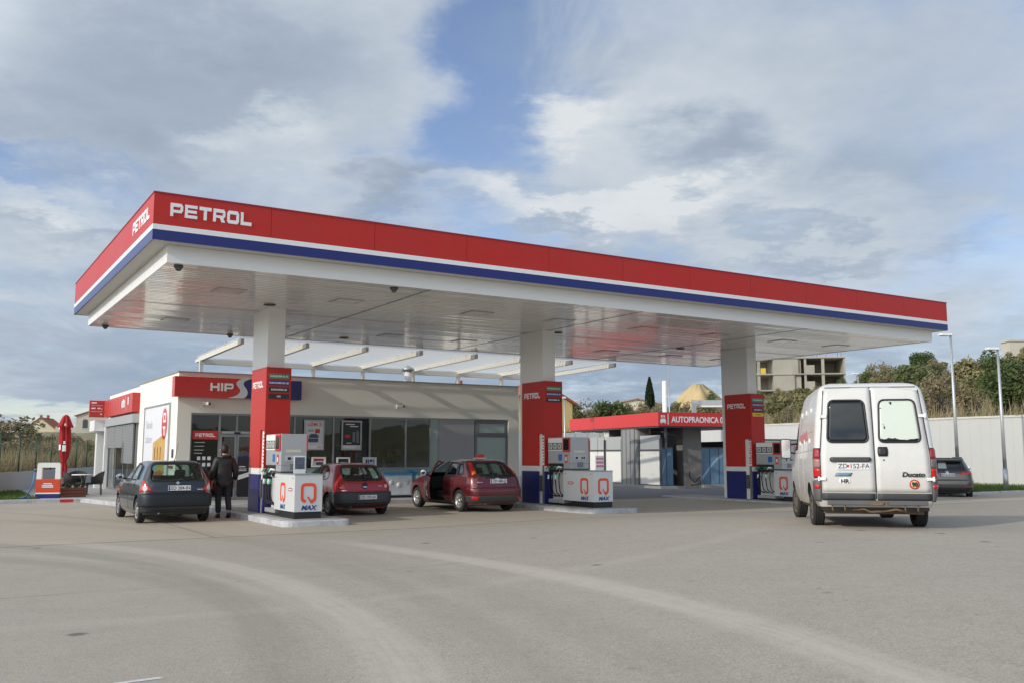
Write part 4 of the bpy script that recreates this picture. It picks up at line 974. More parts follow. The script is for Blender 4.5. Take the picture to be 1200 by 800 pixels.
def patch(b, fn, poly, off=.004, thick=.012, nr=10, nc=8, mi=0, center=Vector((0, 2, .7))):
    rows = rows_of(poly, nr); top = []; bot = []
    for z, x0, x1 in rows:
        for j in range(nc+1):
            a = x0+(x1-x0)*j/nc; n = normal(fn, a, z, center); p = fn(a, z); top.append(p+n*off); bot.append(p+n*(off-thick))
    m = nc+1; k = len(rows); N_ = len(top)
    fs = [(i*m+j, i*m+j+1, (i+1)*m+j+1, (i+1)*m+j) for i in range(k-1) for j in range(nc)]
    bd = [j for j in range(m)]+[i*m+nc for i in range(1, k)]+[(k-1)*m+j for j in range(nc-1, -1, -1)]+[i*m for i in range(k-2, 0, -1)]
    fs += [(bd[i], bd[(i+1) % len(bd)], bd[(i+1) % len(bd)]+N_, bd[i]+N_) for i in range(len(bd))]
    fs += [tuple(q+N_ for q in f)[::-1] for f in fs[:(k-1)*nc]]
    b.add(top+bot, fs, mi, True); return b
def edging(b, fn, poly, w=.02, off=.006, mi=0, center=Vector((0, 2, .7))):
    """raised strip that follows a window outline"""
    n = len(poly); cx = sum(p[0] for p in poly)/n; cz = sum(p[1] for p in poly)/n; pts = []
    dense = []
    for i in range(n):
        a, c = poly[i], poly[(i+1) % n]; k = max(1, int(math.dist(a, c)/.05))
        dense += [(a[0]+(c[0]-a[0])*j/k, a[1]+(c[1]-a[1])*j/k) for j in range(k)]
    n = len(dense); vs = []
    for i, q in enumerate(dense):
        a, c = Vector(dense[i-1]), Vector(dense[(i+1) % n]); t = (c-a).normalized(); nn = Vector((t.y, -t.x))
        if nn.dot(Vector(q)-Vector((cx, cz))) < 0: nn = -nn
        o = (q[0]+nn.x*w, q[1]+nn.y*w); i_ = (q[0]-nn.x*w*.3, q[1]-nn.y*w*.3)
        for e in (o, i_):
            nv = normal(fn, e[0], e[1], center); p = fn(*e); vs += [p+nv*off, p-nv*.02]
    fs = []
    for i in range(n):
        j = (i+1) % n; A, B = i*4, j*4
        fs += [(A, B, B+2, A+2), (A, A+1, B+1, B), (A+2, B+2, B+3, A+3)]
    b.add(vs, fs, mi, True)
def carve(o, cutters):
    for i, c in enumerate(cutters):
        m = o.modifiers.new('cut%d' % i, 'BOOLEAN'); m.operation = 'DIFFERENCE'; m.solver = 'EXACT'; m.object = c
    dg = bpy.context.evaluated_depsgraph_get(); me = bpy.data.meshes.new_from_object(o.evaluated_get(dg))
    o.modifiers.clear(); old = o.data; o.data = me; bpy.data.meshes.remove(old)
    for c in cutters:
        d = c.data; bpy.data.objects.remove(c); bpy.data.meshes.remove(d)
    o.data.polygons.foreach_set('use_smooth', [True]*len(o.data.polygons)); o.data.set_sharp_from_angle(angle=R(38))
M_lining = mat('car_interior', (0.020, 0.020, 0.022), 0.8); M_seat = mat('seat_cloth', (0.035, 0.036, 0.042), 0.85)
M_tyre = mat('tyre', (0.020, 0.020, 0.020), 0.85, var=0.3, vs=8); M_rim = mat('wheel_silver', (0.50, 0.50, 0.50), 0.30, metal=0.7)
M_carglass = glass('car_glass', (0.78, 0.87, 0.84), 0.95, 0.02)
M_darkglass = mat('dark_car_glass', (0.012, 0.015, 0.017), 0.04, spec=0.6)
M_lampred = mat('lamp_red', (0.50, 0.012, 0.015), 0.12, coat=0.5); M_lampclear = mat('lamp_clear', (0.60, 0.58, 0.55), 0.12); M_amber = mat('lamp_amber', (0.75, 0.20, 0.02), 0.12)
M_bumper = mat('bumper_grey', (0.045, 0.047, 0.05), 0.55, var=0.15); M_chrome = mat('chrome', (0.65, 0.65, 0.66), 0.12, metal=1.0)
M_plate = mat('number_plate', (0.70, 0.70, 0.71), 0.4, var=0.03)
def wheel(t, x, y, r, w, style, rim=None, steer=0.0):
    """tyre with tread grooves (part) and rim (sub-part); outer side away from the car"""
    sg = 1 if x > 0 else -1
    ri = r*.66
    prof = [(ri, -w/2+.01), (r*.90, -w/2), (r*.975, -w*.40), (r, -w*.30)]
    for q in (-.18, 0.0, .18): prof += [(r, w*(q-.035)), (r-.008, w*(q-.025)), (r-.008, w*(q+.025)), (r, w*(q+.035))]
    prof += [(r, w*.30), (r*.975, w*.40), (r*.90, w/2), (ri, w/2-.01), (ri-.015, w*.3), (ri-.015, -w*.3), (ri, -w/2+.01)]
    b = MB(); b.lathe(prof, 40, axis='x', cap=False); o = b.build('wheel', M_tyre, t); o.location = (x-sg*w/2, y, r); o.rotation_euler = (0, 0, (0 if sg > 0 else math.pi)+steer)
    b = MB(); e = w/2
    b.lathe([(ri+.004, e-.012), (ri-.012, e-.006), (ri-.03, e-.03), (ri-.05, e-.055)], 32, axis='x', cap=False)
    if style == 'spoke':
        for k in range(5):
            M = Matrix.Rotation(2*math.pi*k/5, 4, 'X')
            b.prism([(-.030, .02), (.030, .02), (.045, ri-.01), (-.045, ri-.01)], e-.045, e-.016, 'x') if False else b.add([M@Vector(p) for p in [(e-.05, -.030, .02), (e-.05, .030, .02), (e-.05, .046, ri-.015), (e-.05, -.046, ri-.015), (e-.012, -.026, .02), (e-.012, .026, .02), (e-.018, .038, ri-.015), (e-.018, -.038, ri-.015)]], [(0, 3, 2, 1), (4, 5, 6, 7), (0, 1, 5, 4), (1, 2, 6, 5), (2, 3, 7, 6), (3, 0, 4, 7)])
        b.lathe([(.055, e-.05), (.055, e-.008), (.0005, e-.004)], 16, axis='x', cap=False); b.lathe([(ri-.03, e-.075), (.0005, e-.075)], 24, axis='x', mi=1, cap=False)
    else:
        b.lathe([(ri-.05, e-.055), (ri-.055, e-.02), (ri*.72, e-.012), (ri*.45, e-.018), (ri*.30, e-.008), (.0005, e-.004)], 32, axis='x', cap=False)
        for k in range(9):
            a = 2*math.pi*k/9; M = Matrix.Rotation(a, 4, 'X'); q = ri*.60
            b.add([M@Vector(p) for p in [(e-.0095, -.018, q-.022), (e-.0095, .018, q-.022), (e-.0075, .024, q+.03), (e-.0075, -.024, q+.03)]], [(0, 1, 2, 3)], 1)
    c = b.build('rim', [rim or M_rim, M_black], o); return o
def seat(t, x, y, z=.30, s=1.0):
    b = MB(); b.box(x-.25, x+.25, y, y+.48, z, z+.22)
    M = Matrix.Translation((x, y+.02, z+.2))@Matrix.Rotation(R(14), 4, 'X'); b.box(-.24, .24, -.14, 0, 0, .52*s, 0, M); b.box(-.13, .13, -.12, -.03, .55*s, .72*s, 0, M)
    b.build('seat', M_seat, t, .04)
def plate(t, s, x, y, z, w=.52, h=.11, tilt=0.0, band=True):
    b = MB(); b.box(-w/2, w/2, -.012, 0, 0, h); o = b.build('number_plate', M_plate, t, .004); o.location = (x, y, z); o.rotation_euler = (tilt, 0, 0)
    b = MB(); b.box(*((-w/2+.006, -w/2+.04) if band else (-.105, -.075)), -.0145, -.0125, *((.008, h-.008) if band else (.04, h-.04))); b.build('plate_band' if band else 'plate_crest', mat('plate_blue', (0.02, 0.06, 0.35), 0.4) if band else M_lampred, o)
    text('plate_text', s, h*.88, M_black, o, (.018 if band else 0, -.0128, h*.2), FRONT, 1.0*w/.52, .001, .001, 'CENTER')
    return o
def hatch(name, label, loc, rz, sh, paint, spec):
    """hatchback built from a shell; spec lists windows, lamps and trim"""
    t = thing(name, label, 'car', loc, rz, None)
    M_in = M_lining
    body = sh.mesh().build('body', [paint, M_in], None)
    cut = []
    def cutter(b): cut.append(b.build('cut', [M_in, M_in], None))
    ax = spec['axles']; r = spec['r']
    for y in ax:
        for sg in (-1, 1):
            b = MB(); b.lathe([(r+.055, spec['w']*.52), (r+.055, 1.2)], 36, Matrix.Translation((0, y, r+.01)), mi=1, axis='x')
            if sg < 0: b.v = [(-p[0], p[1], p[2]) for p in b.v]
            cutter(b)
    cv = spec.get('cavity')
    if cv:
        cutter(sh.mesh(cv[0], cv[1], 1, ins=.055, ymin=cv[2], ymax=cv[3]))
        cutter(MB().box(-spec['w']+.12, spec['w']-.12, ax[0]+r+.12, ax[1]-r-.12, .30, cv[0]+.05, 1))
        for poly in spec['side']:
            b = MB(); b.prism(poly, spec['w']*.35, 1.3, 'x', 1); cutter(b)
            b = MB(); b.prism(poly, -1.3, -spec['w']*.35, 'x', 1); cutter(b)
        b = MB(); b.prism(spec['rear'], -.3, cv[2]+.5, 'y', 1); cutter(b)
        b = MB(); b.prism(spec['front'], sh.f(sh.z1)+.12, sh.f(sh.z0)+1, 'y', 1); cutter(b)
    if spec.get('door_cut'):
        b = MB(); b.prism(spec['door_cut'], -1.4, -spec['w']*.45, 'x', 1); cutter(b)
    carve(body, cut); body.parent = t
    S_r = lambda a, z: sh.S(a, z, 1); S_l = lambda a, z: sh.S(a, z, -1)
    go = -.014 if cv else .004
    gm = M_carglass if cv else M_darkglass
    for i, poly in enumerate(spec['side']):
        for fn, sg in ((S_r, 1), (S_l, -1)):
            if spec.get('door_cut') and i == 0 and sg < 0: continue
            g_ = MB(); patch(g_, fn, poly, go, .006, 10, 10); o = g_.build('side_window', gm, t)
            e = MB(); edging(e, fn, poly, .014, .004); e.build('window_seal', M_black, o)
    g_ = MB(); patch(g_, sh.Rr, spec['rear'], go, .006, 12, 14); o = g_.build('rear_window', gm, t)
    e = MB(); edging(e, sh.Rr, spec['rear'], spec.get('seal', .022), .005); e.build('window_seal', M_black, o)
    g_ = MB(); patch(g_, sh.Fr, spec['front'], go, .006, 12, 14); g_.build('windscreen', gm, t)
    if cv:
        for x in (-.37, .37): seat(t, x, spec['seats'][0])
        b = MB(); b.box(-.60, .60, spec['seats'][1], spec['seats'][1]+.45, .30, .50); M = Matrix.Translation((0, spec['seats'][1]+.02, .5))@Matrix.Rotation(R(16), 4, 'X'); b.box(-.62, .62, -.14, 0, 0, .42, 0, M)
        for x in (-.36, .36): b.box(x-.12, x+.12, -.12, -.03, .44, .58, 0, M)
        b.build('rear_seat', M_seat, t, .03)
        b = MB(); b.box(-.55, .55, cv[2]+.10, cv[2]+.5, spec['belt']-.10, spec['belt']-.08); b.build('parcel_shelf', M_lining, t)
        b = MB(); b.box(-.62, .62, cv[3]-.35, cv[3]-.02, .55, spec['belt']-.02); b.build('dashboard', M_lining, t, .05)
    for y in ax:
        for sg in (-1, 1): wheel(t, sg*(spec['w']-spec.get('inset', .035)), y, r, spec.get('tw', .18), spec['style'], spec.get('rim'))
    for nm, m, fn, poly, off, th in spec['bits']:
        F = {'P': lambda a, z: sh.P(a, z, 1), 'N': lambda a, z: sh.P(a, z, -1), 'R': sh.Rr, 'L': S_l, 'S': S_r}
        if fn == 'B':
            q_ = [p_ for p_ in poly if p_[0] > 0]; b = MB(); patch(b, F['P'], q_+[(-a, z) for a, z in q_[::-1]], off, th, 8, 40); b.build(nm, m, t); continue
        for k in fn:
            b = MB(); patch(b, F[k], poly, off, th, 8, 12); b.build(nm, m, t)
    # shut lines
    for k, pts in spec['lines']:
        F = {'P': lambda a, z: sh.P(a, z, 1), 'N': lambda a, z: sh.P(a, z, -1), 'R': sh.Rr, 'L': S_l, 'S': S_r}[k]
        P_ = []
        for (a, z), (a2, z2) in zip(pts[:-1], pts[1:]):
            for j in range(8): q = j/8; P_.append(F(a+(a2-a)*q, z+(z2-z)*q))
        P_.append(F(*pts[-1])); b = MB(); b.tube(P_, .0045, 5); b.build('shut_line', M_black, t)
    b = MB(); b.box(-spec['w']+.14, spec['w']-.14, .35, sh.f(.4)-.3, .17, .26); b.build('underbody', M_black, t)
    b = MB(); b.tube([(-.35, .9, .24), (-.38, .3, .22), (-.40, .03, .23)], .028, 10); b.build('exhaust', M_dgrey, t)
    for sg in spec.get('mirrors', (-1, 1)):
        y, z = spec['mirror']; p = sh.S(y, z, sg)
        b = MB(); b.sphere((0, 0, 0), .105, 14, 0, .78); b.tube([(-sg*.16, .02, -.05), (-sg*.05, .0, -.02)], .022, 8)
        o = b.build('wing_mirror', spec.get('mirror_mat', paint), t); o.location = p+Vector((sg*.14, 0, .03)); o.scale = (1, .62, 1)
        b = MB(); b.lathe([(.0005, -.098), (.082, -.085)], 16, axis='y', cap=False); b.build('mirror_glass', M_chrome, o)
    return t
def carpaint(name, col, coat=1.0, rough=0.35, metal=0.25): return mat(name, col, rough, metal=metal, var=0.06, vs=2.0, coat=coat, dirt=0.10)

# --- dark blue-green five door hatchback
sh1 = Shell([(.20, .12, 3.62, .76), (.30, .04, 3.71, .80), (.45, .0, 3.76, .815), (.60, .01, 3.75, .82), (.68, .045, 3.70, .82), (.72, .075, 3.66, .818), (.82, .085, 3.56, .812), (.88, .10, 3.40, .805), (.94, .115, 3.10, .79), (1.0, .14, 2.76, .765), (1.1, .19, 2.57, .725), (1.2, .245, 2.38, .68), (1.3, .30, 2.18, .635), (1.35, .34, 2.05, .605), (1.385, .40, 1.90, .56), (1.405, .52, 1.70, .50), (1.417, .80, 1.40, .36)], rx=.26, ry=.30)
P1 = carpaint('dark_teal_paint', (0.004, 0.010, 0.020), metal=.05)
taill = [(.50, .70), (.93, .69), (.86, .80), (.77, .98), (.74, .98), (.66, .86)]
car1 = hatch('parked_car', 'dark teal five door hatchback in front of the shop, beside the walking person', (-7.60, 21.45, 0), YAW, sh1, P1, dict(
    axles=(.60, 3.07), r=.285, w=.82, belt=.93, cavity=(.58, 1.365, .30, 2.95), style='cap', tw=.17, inset=.03, seats=(1.85, 1.0),
    side=[rpoly([(1.62, .96), (2.66, .96), (2.10, 1.33), (1.62, 1.345)], .04), rpoly([(.86, .97), (1.52, .96), (1.52, 1.345), (.98, 1.325)], .04), rpoly([(.58, 1.0), (.80, .98), (.90, 1.30), (.72, 1.27)], .03)],
    rear=rpoly([(-.60, .96), (.60, .96), (.53, 1.335), (-.53, 1.335)], .07), front=rpoly([(-.62, 1.03), (.62, 1.03), (.50, 1.35), (-.50, 1.35)], .05),
    mirror=(2.42, .98),
    bits=[('tail_lamp', M_lampred, 'PN', taill, .010, .03), ('tail_lamp', M_lampclear, 'PN', [(.71+.06*math.cos(q*math.pi/6), .79+.065*math.sin(q*math.pi/6)) for q in range(12)], .018, .02),
          ('bumper', mat('bumper_teal', (0.006, 0.011, 0.017), 0.55), 'B', [(.0, .36), (1.05, .38), (1.05, .64), (.95, .665), (.0, .675)], .022, .04), ('bumper_lip', M_black, 'B', [(.0, .24), (1.0, .25), (1.0, .30), (.0, .29)], .015, .03),
          ('rub_strip', M_bumper, 'LS', [(1.0, .50), (2.7, .50), (2.7, .56), (1.0, .56)], .010, .02), ('door_handle', P1, 'LS', [(1.66, .83), (1.82, .83), (1.82, .865), (1.66, .865)], .022, .03), ('door_handle', P1, 'LS', [(.92, .84), (1.06, .84), (1.06, .875), (.92, .875)], .022, .03),
          ('badge', M_chrome, 'R', [(0, .865), (.045, .905), (0, .945), (-.045, .905)], .012, .012), ('model_badge', M_chrome, 'R', [(.44, .745), (.56, .745), (.56, .765), (.44, .765)], .008, .01)],
    lines=[('N', [(.0, .93), (.60, .93)]), ('L', [(1.57, .30), (1.57, 1.36)]), ('L', [(2.72, .30), (2.72, .92)]), ('L', [(.98, .60), (.90, .90), (.84, .95)]), ('L', [(1.0, .30), (2.72, .30)])]))
plate(car1, 'ZD 284-IN', .03, .055, .735, .50, .115, R(-6))
b = MB(); b.tube([sh1.P(0, .97)+Vector((0, -.015, 0)), sh1.Rr(.22, 1.0)+Vector((0, -.02, 0)), sh1.Rr(.44, 1.01)+Vector((0, -.02, 0))], .009, 6); b.build('rear_wiper', M_black, car1)
b = MB(); b.tube([(0, .62, 1.40), (0.0, .50, 1.47), (.02, .30, 1.83)], [.012, .006, .003], 6); b.build('aerial', M_black, car1)
car1['group'] = 'cars on the forecourt'

# --- red three door hatchback with grey bumper
sh2 = Shell([(.18, .12, 3.62, .72), (.28, .03, 3.74, .78), (.42, .0, 3.80, .81), (.56, .01, 3.80, .815), (.60, .05, 3.76, .815), (.70, .075, 3.66, .81), (.80, .11, 3.45, .80), (.86, .14, 3.2, .79), (.92, .175, 2.88, .765), (1.0, .235, 2.66, .73), (1.1, .315, 2.45, .69), (1.2, .40, 2.22, .64), (1.26, .46, 2.06, .61), (1.30, .53, 1.92, .56), (1.32, .66, 1.75, .50), (1.334, .95, 1.45, .36)], rx=.30, ry=.36)
P2 = carpaint('bright_red_paint', (0.36, 0.012, 0.018), metal=.1)
oval = [(.66+.145*math.cos(q*math.pi/8), .745+.085*math.sin(q*math.pi/8)+.02*math.cos(q*math.pi/8)) for q in range(16)]
car2 = hatch('parked_car', 'bright red three door hatchback with big dark grey bumper, behind the sunlit pump', (-3.72, 24.0, 0), YAW, sh2, P2, dict(
    axles=(.66, 3.10), r=.275, w=.815, belt=.88, cavity=(.56, 1.285, .40, 3.0), style='cap', tw=.165, inset=.03, seats=(1.9, 1.05), rim=mat('dull_cap', (0.30, 0.30, 0.30), 0.5),
    side=[rpoly([(1.50, .90), (2.62, .90), (2.05, 1.255), (1.55, 1.265)], .05), rpoly([(.72, .93), (1.38, .90), (1.44, 1.26), (.98, 1.245)], [.16, .05, .05, .16], 6)],
    rear=rpoly([(-.56, .90), (.56, .90), (.50, 1.245), (-.50, 1.245)], [.16, .16, .09, .09], 6), front=rpoly([(-.60, .98), (.60, .98), (.48, 1.26), (-.48, 1.26)], .05), seal=.03,
    mirror=(2.40, .94),
    bits=[('tail_lamp', M_lampred, 'PN', oval, .012, .03), ('tail_lamp', M_amber, 'N', [(.62, .70), (.68, .70), (.68, .73), (.62, .73)], .018, .02), ('tail_lamp', M_lampclear, 'P', [(.58+.04*math.cos(q*math.pi/6), .74+.045*math.sin(q*math.pi/6)) for q in range(12)], .018, .02),
          ('bumper', M_bumper, 'B', [(.0, .30), (1.12, .32), (1.12, .57), (1.0, .60), (.0, .605)], .030, .05), ('bumper_lip', M_black, 'B', [(.0, .21), (1.0, .22), (1.0, .30), (.0, .295)], .012, .03),
          ('rub_strip', M_bumper, 'LS', [(1.08, .46), (2.72, .46), (2.72, .53), (1.08, .53)], .012, .02), ('badge', M_black, 'R', [(.075*math.cos(q*math.pi/8), .76+.085*math.sin(q*math.pi/8)) for q in range(16)], .012, .012), ('badge', M_chrome, 'R', [(.06*math.cos(q*math.pi/8), .725+.022*math.sin(q*math.pi/8)) for q in range(16)], .020, .012),
          ('model_badge', M_chrome, 'R', [(.38, .735), (.47, .735), (.47, .755), (.38, .755)], .008, .01), ('model_badge', M_chrome, 'R', [(-.62, .635), (-.48, .635), (-.48, .65), (-.62, .65)], .008, .01)],
    lines=[('N', [(.0, .63), (.62, .63), (.56, .9)]), ('P', [(.0, .63), (.62, .63), (.56, .9)]), ('L', [(1.46, .26), (1.46, 1.27)]), ('L', [(2.76, .30), (2.76, .86)]), ('L', [(1.46, .26), (2.76, .26)])]))
plate(car2, 'ZD 702-JH', .03, -.045, .42, .50, .11)
b = MB(); b.tube([sh2.Rr(0.02, .88)+Vector((0, -.02, 0)), sh2.Rr(.03, 1.05)+Vector((0, -.02, 0)), sh2.Rr(.0, 1.22)+Vector((0, -.02, 0))], .022, 6); b.build('rear_wiper', M_black, car2)
car2['group'] = 'cars on the forecourt'

# --- burgundy five door hatchback, driver's door open, roof sign
sh3 = Shell([(.20, .14, 3.98, .75), (.30, .03, 4.10, .80), (.42, .0, 4.14, .835), (.58, .005, 4.13, .85), (.66, .03, 4.06, .85), (.76, .05, 3.92, .845), (.86, .075, 3.62, .83), (.93, .09, 3.30, .815), (1.0, .13, 2.98, .785), (1.1, .24, 2.74, .742), (1.2, .36, 2.52, .698), (1.3, .48, 2.30, .645), (1.37, .58, 2.10, .60), (1.40, .67, 1.96, .55), (1.42, .85, 1.75, .48), (1.434, 1.10, 1.50, .36)], rx=.24, ry=.32)
P3 = carpaint('burgundy_paint', (0.12, 0.008, 0.014), metal=0.25)
door_out = [(1.66, .27), (2.86, .27), (2.90, .90), (2.72, 1.04), (2.22, 1.36), (1.66, 1.375)]
w_front = rpoly([(1.74, .97), (2.72, .97), (2.20, 1.315), (1.74, 1.33)], .04)
car3 = hatch('parked_car', 'burgundy five door hatchback with its driver door open and a small sign on its roof', (-.36, 25.55, 0), YAW, sh3, P3, dict(
    axles=(.78, 3.395), r=.30, w=.85, belt=.94, cavity=(.60, 1.385, .42, 3.15), style='spoke', tw=.195, inset=.03, seats=(2.0, 1.1),
    side=[w_front, rpoly([(.98, .97), (1.58, .97), (1.58, 1.335), (1.12, 1.325)], .04), rpoly([(.60, 1.03), (.90, .99), (1.03, 1.30), (.86, 1.28)], .04)],
    rear=rpoly([(-.56, .97), (.56, .97), (.49, 1.325), (-.49, 1.325)], [.05, .05, .08, .08]), front=rpoly([(-.64, 1.03), (.64, 1.03), (.50, 1.37), (-.50, 1.37)], .05),
    door_cut=[(1.655, .275), (2.84, .275), (2.88, .90), (2.70, 1.03), (2.21, 1.345), (1.655, 1.36)],
    mirror=(2.55, 1.0), mirrors=(1,),
    bits=[('tail_lamp', M_lampred, 'PN', [(.60, 1.005), (.735, 1.0), (.66, 1.34), (.545, 1.345)], .010, .03), ('tail_lamp', M_amber, 'PN', [(.605, 1.03), (.70, 1.025), (.69, 1.10), (.60, 1.10)], .016, .02),
          ('bumper', P3, 'B', [(.0, .44), (1.05, .45), (1.05, .64), (.95, .655), (.0, .66)], .020, .04), ('bumper_skirt', M_bumper, 'B', [(.0, .27), (1.05, .28), (1.05, .45), (.0, .435)], .022, .04),
          ('reflector', M_lampred, 'PN', [(.62, .355), (.80, .355), (.80, .42), (.62, .42)], .034, .03), ('boot_strip', M_black, 'R', [(-.42, .925), (.42, .925), (.42, .955), (-.42, .955)], .014, .02),
          ('badge', M_chrome, 'R', [(.07*math.cos(q*math.pi/8), .895+.028*math.sin(q*math.pi/8)) for q in range(16)], .012, .012), ('model_badge', M_chrome, 'R', [(-.62, .795), (-.46, .795), (-.46, .815), (-.62, .815)], .008, .01),
          ('rub_strip', M_black, 'L', [(1.0, .55), (1.64, .55), (1.64, .61), (1.12, .61)], .010, .02), ('door_handle', P3, 'L', [(1.12, .86), (1.26, .86), (1.26, .895), (1.12, .895)], .022, .03), ('sill', M_bumper, 'LS', [(1.15, .21), (3.02, .21), (3.02, .265), (1.15, .265)], .012, .03)],
    lines=[('N', [(.0, .665), (.64, .665), (.60, .98)]), ('P', [(.0, .665), (.64, .665), (.60, .98)]), ('L', [(1.62, .28), (1.62, 1.36)]), ('L', [(1.14, .62), (1.04, .86), (.94, .96), (1.08, 1.34)])]))
plate(car3, 'ZD 488-JJ', .03, .055, .775, .52, .115, R(-5))
b = MB(); b.tube([sh3.Rr(0, .965)+Vector((0, -.02, 0)), sh3.Rr(.2, .99)+Vector((0, -.025, 0)), sh3.Rr(.42, 1.0)+Vector((0, -.025, 0))], .009, 6); b.build('rear_wiper', M_black, car3)
d = bpy.data.objects.new('open_door', None); 
hinge = sh3.S(2.88, .7, -1)
fnL = lambda a, z: sh3.S(a, z, -1)
db = MB(); patch(db, fnL, [(1.66, .28), (2.86, .28), (2.88, .955), (1.66, .955)], .002, .07, 14, 16)
for strip_ in ([(1.66, .955), (1.735, .955), (1.735, 1.335), (1.66, 1.36)], [(2.62, 1.06), (2.88, .955), (2.74, .955)], ):
    patch(db, fnL, strip_, .002, .05, 6, 3)
top = [(1.66, 1.365), (2.21, 1.35), (2.50, 1.17), (2.80, 1.0)]
fr_ = [fnL(*q)+Vector((.02, 0, 0)) for q in top]; db.tube(fr_, .026, 8)
dr = db.build('door', P3, None); dr.data.transform(Matrix.Translation(-hinge)); dr.parent = car3; dr.location = hinge; dr.rotation_euler = (0, 0, R(-21))
gb = MB(); patch(gb, fnL, w_front, -.02, .006, 10, 10); o = gb.build('side_window', M_carglass, dr); o.data.transform(Matrix.Translation(-hinge))
tb = MB(); patch(tb, fnL, [(1.74, .34), (2.74, .34), (2.78, .90), (1.74, .90)], -.07, .015, 6, 6); o = tb.build('door_trim', M_lining, dr); o.data.transform(Matrix.Translation(-hinge))
p = fnL(2.55, 1.0); mb = MB(); mb.sphere((0, 0, 0), .11, 14, 0, .75); mb.tube([(.16, .02, -.05), (.05, 0, -.02)], .022, 8)
o = mb.build('wing_mirror', P3, dr); o.location = p-hinge+Vector((-.14, 0, .03)); o.scale = (1, .62, 1)
mb = MB(); mb.lathe([(.0005, -.098), (.085, -.085)], 16, axis='y', cap=False); mb.build('mirror_glass', M_chrome, o)
b = MB(); b.box(-.19, .19, -.07, .07, 1.435, 1.46); rs = b.build('roof_sign', M_paper, car3, .01); rs.location = (0, 1.05, 0)
b = MB(); b.prism(rpoly([(-.13, 1.461), (.13, 1.461), (.11, 1.56), (-.11, 1.56)], .02), -.05, .05, 'y'); b.build('sign_block', M_redsign, rs)
car3['group'] = 'cars on the forecourt'

# --- grey estate behind the van
sh4 = Shell([(.20, .14, 4.38, .78), (.30, .03, 4.50, .84), (.45, .0, 4.54, .885), (.62, .01, 4.52, .90), (.68, .04, 4.45, .90), (.80, .06, 4.25, .89), (.90, .08, 3.95, .875), (.98, .12, 3.55, .85), (1.06, .19, 3.22, .81), (1.15, .27, 3.0, .77), (1.25, .37, 2.75, .72), (1.35, .46, 2.5, .67), (1.41, .40, 2.3, .63), (1.45, .50, 2.1, .57), (1.47, .70, 1.9, .48), (1.48, 1.0, 1.6, .36)], rx=.26, ry=.34)
P4 = carpaint('grey_brown_paint', (0.07, 0.066, 0.062), metal=0.5)
car4 = hatch('parked_car', 'grey brown estate car partly hidden behind the white van, beside the white retaining wall', (16.05, 34.6, -.05), R(-21), sh4, P4, dict(
    axles=(.92, 3.55), r=.31, w=.90, belt=1.0, style='spoke', tw=.20, seats=(2.1, 1.2),
    side=[rpoly([(1.95, 1.02), (3.0, 1.02), (2.45, 1.38), (1.95, 1.39)], .04), rpoly([(1.15, 1.02), (1.87, 1.02), (1.87, 1.39), (1.20, 1.38)], .04), rpoly([(.62, 1.06), (1.07, 1.02), (1.12, 1.37), (.70, 1.34)], .04)],
    rear=rpoly([(-.60, 1.03), (.60, 1.03), (.52, 1.35), (-.52, 1.35)], [.04, .04, .06, .06]), front=rpoly([(-.66, 1.08), (.66, 1.08), (.52, 1.40), (-.52, 1.40)], .05),
    mirror=(2.85, 1.03),
    bits=[('tail_lamp', M_lampred, 'PN', [(.44, .86), (.98, .88), (.96, .985), (.44, .965)], .012, .03), ('bumper', P4, 'B', [(.0, .48), (1.1, .49), (1.1, .66), (.0, .68)], .024, .05), ('bumper_skirt', M_black, 'B', [(.0, .24), (1.1, .26), (1.1, .40), (.0, .38)], .012, .03),
          ('reflector', M_lampred, 'PN', [(.45, .42), (.85, .43), (.85, .46), (.45, .45)], .018, .03), ('badge', M_chrome, 'R', [(.055*math.cos(q*math.pi/8), .955+.055*math.sin(q*math.pi/8)) for q in range(16)], .012, .012), ('window_sticker', M_frost, 'R', [(-.30, 1.08), (.0, 1.08), (-.02, 1.30), (-.28, 1.30)], .010, .004), ('spoiler', P4, 'R', [(-.56, 1.385), (.56, 1.385), (.54, 1.43), (-.54, 1.43)], .06, .08)],
    lines=[('N', [(.0, .69), (.66, .69), (.62, .98)]), ('P', [(.0, .69), (.66, .69), (.62, .98)])]))
plate(car4, 'ZD 615-GK', .0, .04, .80, .52, .115)
for sg in (-1, 1):
    b = MB(); b.tube([sh4.S(.95, 1.445, sg), sh4.S(1.0, 1.445, sg)+Vector((0, 0, .05)), sh4.S(2.2, 1.43, sg)+Vector((0, 0, .06)), sh4.S(2.35, 1.42, sg)], .016, 8); b.build('roof_rail', M_black, car4)
car4['group'] = 'cars on the forecourt'

